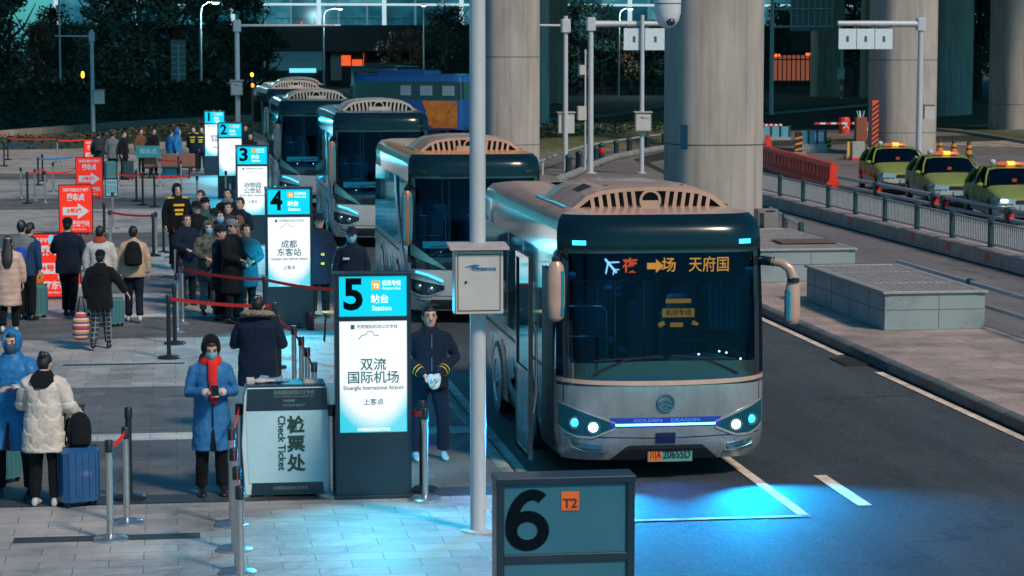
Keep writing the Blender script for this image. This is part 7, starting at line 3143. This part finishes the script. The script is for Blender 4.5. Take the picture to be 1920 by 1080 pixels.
def hedge(pts, h, d, label, m, n=2600, name='hedge', size=.16):
    rg = random.Random(len(label))
    P_ = [G(x, y, R) for x, y in pts]
    mb = MB()
    tot = sum((b - a).length for a, b in zip(P_, P_[1:]))
    for a, b in zip(P_, P_[1:]):
        L_ = (b - a).length
        for _ in range(int(n * L_ / tot)):
            p = a.lerp(b, rg.random())
            hh = h * (1 + .12 * noise.noise(p * .35))
            p = p + Vector((rg.uniform(-d, d) / 2, rg.uniform(-d, d) / 2, hh * (rg.random() ** .6)))
            u = Vector((rg.uniform(-1, 1), rg.uniform(-1, 1), rg.uniform(-.6, .6))).normalized()
            v = u.cross(Vector((rg.uniform(-1, 1), rg.uniform(-1, 1), 1))).normalized()
            s = size * rg.uniform(.6, 1.4)
            mb.add([p - u * s, p + v * s * .5, p + u * s, p - v * s * .5], [(0, 1, 2, 3)], rg.randrange(len(m)))
    for a, b in zip(P_, P_[1:]):
        n_ = Vector((-(b - a).y, (b - a).x, 0)).normalized() * d * .3
        mb.prism([a - n_, b - n_, b + n_, a + n_], (0, 0, 0), (0, 0, h * .8))
    return tag(mb.build(name, m, None, recalc=False), label, 'hedge', kind='stuff' if name != 'hedge' else None)


hedge([(-40, 246), (120, 238), (300, 230), (500, 222)], 2.6, 2.2, 'tall clipped dark hedge behind the pale wall at the far side of the plaza', [lfh, lfh, lf2], 15000)
hedge([(-30, 286), (170, 282), (260, 270), (430, 250)], .8, 1.6, 'low sparse shrubs along the plaza edge behind the belts', [lfh, lfh, lf4], 2600, name='shrub_row', size=.11)
hedge([(1008, 262), (1100, 255), (1200, 247), (1262, 240)], .55, 7.0, 'low trimmed ground shrubs filling the bed before the broad column', [lf2, lfh, lfh], 12000, name='shrub_bed', size=.12)

TREES = {}


def tree(px, base, top, w, label, kind=0, seed=1, tall=None):
    g = G(px, base, R)
    h = (tall or ZT(px, base, top, R)) - R
    r = thing('tree', label, 'tree', (g.x, g.y, R), seed * 1.3, 'trees beyond the plaza')
    key = (kind, seed % 3)
    if key not in TREES:
        rg = random.Random(seed * 17 + kind)
        mb = MB()
        mb.tube([(0, 0, -.1), (.1, 0, 1.5), (-.05, .1, 3.2), (.1, 0, 5)], [.22, .17, .13, .07], 8)
        for k in range(7):
            a = k * 2.4
            z = 1.8 + k * .42
            mb.tube([(0, 0, z), (1.0 * math.cos(a), 1.0 * math.sin(a), z + .8), (1.7 * math.cos(a), 1.7 * math.sin(a), z + 1.9)], [.08, .05, .02], 6)
        tm = mb
        cm = MB()
        ms = [[lf1, lf1, lf2], [lf3, lf4, lf1], [lf2, lf1, lf1]][kind]
        for k in range(26 if kind != 1 else 17):
            a, rr = rg.uniform(0, 2 * PI), rg.uniform(.3, 2.0)
            z = rg.uniform(1.4, 6.0)
            rr *= 1.0 - .5 * abs(z - 3.6) / 2.6
            q = rg.uniform(.5, 1.1)
            leaves(cm, (rr * math.cos(a), rr * math.sin(a), z), (q, q, q * .75), 130 if kind != 1 else 95, .16, rg, .2, 3)
        TREES[key] = (tm.build('trunk', bark, r, smooth=50).data, cm.build('crown', ms, r, recalc=False).data)
    else:
        link('trunk', TREES[key][0], r)
        link('crown', TREES[key][1], r)
    k = h / 6.4
    r.scale = (w * k, w * k, k)


tl = [(20, 218, 8.5, 'dark tree at the picture edge behind the hedge', 0), (75, 232, 7.2, 'tree with rust leaves beside the thin lamp post, far edge of the plaza', 1), (140, 208, 6.8, 'dark bushy tree behind the short armed mast', 0), (205, 205, 10, 'tall dark tree in the gap between the two masts', 2),
      (262, 204, 11, 'tall dark tree on the near side of the sign back', 0), (330, 200, 11.5, 'tall dark tree behind the sign back', 2), (400, 198, 11, 'tall dark tree behind the curved lamp post', 0), (455, 196, 9.5, 'tall dark tree behind the long armed mast', 2), (500, 192, 6.6, 'tree filling the corner below the lit facade', 0),
      (105, 190, 8.5, 'dark tree rising behind the rust leaved one', 2), (0, 190, 12, 'tall tree at the very edge, its top in the facade light', 0),
      (735, 168, 7.4, 'thin tree with rust leaves before the dark slab, over the blue bus', 1), (770, 165, 7.0, 'second rust leaved tree over the blue bus', 1), (838, 165, 9.8, 'tall dark tree between the lamp post and the grey pole', 0), (800, 160, 7.5, 'dark tree behind the rust leaved pair', 2),
      (1085, 178, 9.5, 'dark tree behind the mast with lane signs', 0), (1130, 176, 9.0, 'dark tree next to the lane sign mast', 2), (1185, 178, 8, 'tree with orange leaves behind the slim mast', 1), (1225, 176, 7.5, 'dark tree touching the broad column', 0), (1150, 170, 7, 'small rust leaved tree under the lane signs', 1),
      (1600, 178, 12, 'dark tree between the far columns', 0), (1835, 186, 13, 'tall dark tree between the shaded and the edge column', 2), (1822, 180, 12, 'dark tree behind the shaded column', 0), (1470, 165, 10, 'dark tree behind the far twin railed mast', 0)]
for i, (px, base, hh, lab, kd) in enumerate(tl):
    tree(px, base, None, 1.0 if kd != 1 else .8, lab, kd, i, tall=hh)


# ------------------------------------------------------------------ terminal building
YT = 300.0
teal_pane = glow('facade_glass', (0.02, 0.16, 0.24), 0.75)
facade_white = glow('facade_mullion', (0.62, 0.85, 0.92), 0.9)
facade_grey = glow('facade_mullion_dim', (0.10, 0.22, 0.27), 0.8)
slab_dark = mat('slab_dark', (.012, .03, .045), .6, var=.2)
tb = thing('terminal_building', 'long glazed terminal building with lit white mullions, far at the top', 'building', (0, YT, 0))


def tx_(px):
    return DX(px, YT)


def tz(py):
    return DZ(700, py, YT)


mb = MB()
mb.box(((tx_(60) + tx_(1700)) / 2, 3, tz(72)), (tx_(1700) - tx_(60), 6, tz(47) - tz(97)))
mb.build('floor_slab', slab_dark, tb)
mb = MB()
mb.box(((tx_(60) + tx_(1700)) / 2, 8, tz(135)), (tx_(1700) - tx_(60), 1, 9))
mb.build('lower_wall', mat('lower_wall', (.02, .045, .06), .7, var=.3, scale=.4), tb)
panes = MB()
cols = [110, 165, 205, 262, 320, 385, 440, 500, 548, 600, 637, 690, 722, 780, 830, 866, 920, 980, 1035, 1085, 1130, 1180, 1215, 1262, 1320, 1400, 1440, 1500, 1560, 1620, 1700]
rg = random.Random(3)


def pane_mat(name, c0, c1):
    m, t, b = _bsdf(name)
    N, L = t.nodes, t.links
    tc = N.new('ShaderNodeTexCoord')
    mp = N.new('ShaderNodeMapping')
    mp.inputs['Scale'].default_value = (.5, .5, .9)
    L.new(tc.outputs['Object'], mp.inputs[0])
    n = N.new('ShaderNodeTexNoise')
    n.inputs['Scale'].default_value = 0.8
    n.inputs['Detail'].default_value = 5
    L.new(mp.outputs[0], n.inputs['Vector'])
    r = N.new('ShaderNodeValToRGB')
    r.color_ramp.elements[0].position, r.color_ramp.elements[1].position = .38, .66
    r.color_ramp.elements[0].color, r.color_ramp.elements[1].color = (*c0, 1), (*c1, 1)
    L.new(n.outputs[0], r.inputs[0])
    L.new(r.outputs[0], b.inputs['Emission Color'])
    setin(b, Base_Color=(.01, .03, .04, 1), Roughness=.15, Emission_Strength=.9)
    return m


tints = [pane_mat('facade_pane', a_, b_) for a_, b_ in (((.005, .07, .12), (.02, .16, .22)), ((.008, .10, .16), (.05, .26, .34)), ((.02, .16, .22), (.10, .36, .42)), ((.003, .04, .07), (.01, .10, .15)))]
for i, (a, b) in enumerate(zip(cols, cols[1:])):
    for zlo, zhi in ((tz(47), tz(9)), (tz(9), tz(9) + 6)):
        mb = MB()
        mb.box(((tx_(a) + tx_(b)) / 2, .4, (zlo + zhi) / 2), (tx_(b) - tx_(a), .3, zhi - zlo))
        mb.build('window_pane', tints[rg.randrange(4)], tb)
for i, a in enumerate(cols):
    mb = MB()
    w = .22 if i % 3 else .5
    mb.box((tx_(a), .1, (tz(47) + tz(9) + 6) / 2), (w, .4, tz(9) + 6 - tz(47)))
    mb.build('mullion', facade_grey if i % 3 else facade_white, tb)
for py, hh, lo, hi in ((8.5, .28, 205, 1700), (47, .14, 500, 640)):
    mb = MB()
    mb.box(((tx_(lo) + tx_(hi)) / 2, -.12, tz(py)), (tx_(hi) - tx_(lo), .3, hh))
    mb.build('transom', facade_white, tb)
mb = MB()
for x in range(520, 900, 12):
    mb.box((tx_(x), .15, tz(41)), (.05, .1, .8))
mb.box((tx_(700), .15, tz(35)), (tx_(880) - tx_(520), .12, .08))
mb.build('balustrade', mat('balustrade_teal', (.03, .15, .2), .5), tb)
mb = MB()
mb.box(((tx_(625) + tx_(645)) / 2, 4, tz(118)), (20 / FPX * YT, 1, 4.4))
mb.build('pier', mat('pier_grey', (.35, .35, .34), .8), tb)
mb = MB()
mb.box(((tx_(497) + tx_(620)) / 2, 2.9, tz(95)), (tx_(620) - tx_(497), .1, .12))
mb.build('ledge', mat('pier_grey', (.35, .35, .34), .8), tb)
mb = MB()
mb.box(((tx_(500) + tx_(618)) / 2, 7.3, tz(115)), (tx_(618) - tx_(500), .1, 2.4))
mb.build('shop_window', glow('shop_teal', (.02, .09, .13), .6), tb)
mb = MB()
mb.box((tx_(575), 7.2, tz(133)), (3.4, .1, .55))
mb.build('shop_sign', glow('shop_cyan', (.2, .8, .95), 1.2), tb)
for a, b, y0, y1 in ((644, 668, 104, 124), (668, 690, 112, 124), (690, 693, 100, 126)):
    mb = MB()
    mb.box(((tx_(a) + tx_(b)) / 2, 7.2, (tz(y0) + tz(y1)) / 2), (tx_(b) - tx_(a) - .15, .1, tz(y0) - tz(y1)))
    mb.build('lit_window', glow('lit_orange', (1.0, .13, .03), 1.0), tb)
mb = MB()
mb.prism([Vector((tx_(565), -.4, tz(47))), Vector((tx_(569), -.4, tz(47))), Vector((tx_(567), -.4, tz(38)))], (0, 0, 0), (0, .3, 0))
mb.build('warning_lamp', glow('lit_orange', (1.0, .13, .03), 1.0), tb)
# orange lit yard behind a barred fence
r = thing('barred_fence', 'black barred fence before a glowing orange yard, far behind the broad column', 'fence', (DX(1482, 235), 235, R))
s = 235 / FPX
mb = MB()
for i in range(9):
    mb.box(((i - 4) * 9 * s, 0, 2.6), (.10, .08, 3.2))
for z in (1.2, 3.6):
    mb.box((0, 0, z), (80 * s, .08, .12))
mb.build('bar', black_plastic, r)
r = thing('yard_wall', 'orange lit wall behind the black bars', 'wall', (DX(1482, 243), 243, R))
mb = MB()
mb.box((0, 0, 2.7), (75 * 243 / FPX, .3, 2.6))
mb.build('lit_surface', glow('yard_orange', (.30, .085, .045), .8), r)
for dx, z in ((-1.6, 4.0), (1.7, 4.1)):
    mb = MB()
    mb.box((dx, -.3, z), (.5, .2, .25))
    mb.build('wall_lamp', glow('yard_lamp', (1, .12, .03), 2.5), r)

# ------------------------------------------------------------------ unseen deck added on the far columns to shade the background
deck = thing('shade_deck', 'unseen deck added on the far concrete columns to shade the trees', 'shade deck', (15, 0, 0))
mb = MB()
mb.box((0, 217, 26.0), (240, 214, 1.6))
mb.build('deck', concrete, deck)
mb = MB()
for s_ in (-1, 1):
    mb.box((0, 217 + s_ * 106, 27.3), (240, .3, 1.0))
mb.build('parapet', concrete, deck)

# ------------------------------------------------------------------ lamp posts and a road sign seen from behind
lamp_on = glow('street_lamp', (.85, .95, .8), 5)


def street_lamp(px, base, top, label, bend=0, lit=True, rad=.09):
    g = G(px, base, R)
    h = ZT(px, base, top, R) - R
    r = thing('street_lamp', label, 'street lamp', (g.x, g.y, R), 0, 'street lamps beyond the plaza')
    s = g.y / FPX
    mb = MB()
    pts = [(0, 0, 0), (0, 0, h * .9), (bend * s * .12, 0, h * .97), (bend * s * .5, 0, h), (bend * s, 0, h + .1)] if bend else [(0, 0, 0), (0, 0, h)]
    mb.tube(pts, [rad] * 2 + [rad * .7] * (len(pts) - 2) if bend else [rad, rad * .7], 8)
    mb.build('shaft', pole_grey, r, smooth=50)
    mb = MB()
    mb.bbox((bend * s, 0, h + .06), (.9 if bend else .5, .3, .14), .04)
    hd = mb.build('lamp_head', pole_grey, r)
    if lit:
        mb = MB()
        mb.ell((bend * s, 0, h - .06), (.26, .16, .10), 10, 6)
        mb.build('lamp_bulb', lamp_on, hd)
        l = bpy.data.lights.new('lamp_light', 'POINT')
        l.energy, l.color, l.shadow_soft_size = 1900, (.45, .85, 1.0), 0.0
        o = bpy.data.objects.new('lamp_light', l)
        COL.objects.link(o)
        o.parent = r
        o.location = (bend * s, 0, h - .3)


street_lamp(115, 236, -30, 'thin lamp post crossing the arm of the short armed mast', 0, False, .07)
street_lamp(378, 215, 4, 'lamp post with a curved top behind board 1', 28, True, .09)
street_lamp(607, 168, 16, 'lamp post with a lit curved head before the facade', 32, True, .12)
street_lamp(795, 166, 10, 'straight lamp post with a lit head over the blue bus', 0, True, .12)
street_lamp(1160, 180, 16, 'lamp post with a lit curved head between the two masts with boxes', 22, True, .10)
g = G(336, 222, R)
s = g.y / FPX
r = thing('road_sign', 'road sign on one post seen from behind, in front of dark trees', 'sign', (g.x, g.y, R))
zt, zb = ZT(336, 222, 74, R) - R, ZT(336, 222, 150, R) - R
mb = MB()
mb.bbox((0, 0, (zt + zb) / 2), (28 * s, .08, zt - zb), .2)
mb.build('panel', mat('sign_rear', (.26, .23, .21), .6, var=.2), r)
mb = MB()
mb.tube([(0, -.1, 0), (0, -.1, zt - .3)], .09, 8)
mb.build('post', pole_grey, r)
mb = MB()
for i in range(6):
    mb.box((0, -.06, zb + .4 + i * (zt - zb - .8) / 5), (26 * s, .05, .08))
mb.build('stiffener', pole_grey, r)
for px, py, Y, c, lab in ((158, 140, 160, 'y', 'yellow lamp glowing among the dark trees by the short armed mast'), (263, 168, 165, 'o', 'small orange lamp low on the dark hedge'), (474, 140, 120, 'y', 'yellow signal lamp beside the long armed mast, upper of two'), (475, 160, 120, 'o', 'orange signal lamp beside the long armed mast, lower of two')):
    g = Vector((DX(px, Y), Y, 0))
    z = DZ(px, py, Y)
    r = thing('signal_lamp', lab, 'lamp', (g.x, g.y, R), 0, 'small lamps in the dark')
    mb = MB()
    mb.tube([(0, 0, 0), (0, 0, z - R)], .04, 6)
    mb.build('post', black_plastic, r)
    mb = MB()
    k = Y / 160
    mb.ell((0, -.1, z - R), (.11 * k, .08, .24 * k if px == 158 else .15 * k), 10, 8)
    mb.build('lamp_bulb', glow('signal_yellow', (1, .55, .03), 4) if c == 'y' else glow('signal_orange', (1, .25, .03), 3), r)

# ------------------------------------------------------------------ blue bus parked across, coach roof beyond it
bus_blue = mat('bus_blue', (.015, .10, .34), .3, .1, var=.1, coat=.6)


def far_bus(loc, rz, L, m, label, graphic):
    r = thing('parked_bus', label, 'bus', loc, rz, 'buses parked beyond the column')
    w = 1.2
    zs = [(.35, 0, 0), (.9, 0, 0), (2.02, .0, .0), (3.05, .04, .06), (3.32, .08, .10), (3.44, .22, .25), (3.48, .6, .8)]
    rings = []
    for z, ix, iy in zs:
        rings.append([v for v in ell_ring(z, w - ix, L / 2 - iy, n=48, p=9)])
    n = 48
    bd, gl, tp = MB(), MB(), MB()
    for i in range(len(zs) - 1):
        t = gl if i == 2 else tp if i >= 3 else bd
        for j in range(n):
            k = (j + 1) % n
            t.add([rings[i][j], rings[i][k], rings[i + 1][k], rings[i + 1][j]], [(0, 1, 2, 3)])
    tp.add(rings[-1], [tuple(range(n))])
    bd.add(rings[0], [tuple(range(n))])
    bd.build('body', m, r, smooth=40)
    gl.build('window_band', black_gloss, r, smooth=40)
    tp.build('roof', m, r, smooth=40)
    mb = MB()
    mb.bbox((0, .4, 3.56), (1.7, 3.4, .24), .1)
    mb.build('roof_pod', m, r)
    for sy in (-1, 1):
        for sx in (-1, 1):
            mb = MB()
            mb.tube([(sx * .95, sy * L * .28, .45), (sx * 1.19, sy * L * .28, .45)], .45, 16)
            mb.build('wheel', rubber, r)
    if graphic:
        for q, (y0, y1) in enumerate(((-3.4, -2.6), (-1.9, -1.1), (-.5, .2))):
            mb = MB()
            mb.box((-1.20, y0 + .4, 2.55), (.03, y1 - y0, .55))
            mb.build('window_blind', mat('blind_pale', (.30, .40, .46), .6), r)
        mb = MB()
        mb.prism([Vector((-1.205, y, z)) for y, z in ((-L / 2 + .2, .45), (-L / 2 + 1.9, .45), (-L / 2 + 2.5, .9), (-L / 2 + 2.3, 1.4), (-L / 2 + 2.6, 1.98), (-L / 2 + .2, 1.98))], (0, 0, 0), (-.012, 0, 0))
        mb.build('side_graphic', mat('graphic_orange', (.95, .22, .03), .45, var=.5, scale=2.2), r)
    return r


far_bus((DX(779, 131.5), 131.5, R), math.radians(52), 7.6, bus_blue, 'blue bus with an orange side graphic parked across the lane end', True).scale = (.94, .94, .96)
gb = G(735, 218, R)
far_bus((gb.x, gb.y + 4, R), math.radians(20), 8.5, mat('bus_dark', (.02, .05, .07), .3, coat=.5), 'dark bus with a pale roof pod behind the blue bus', False)
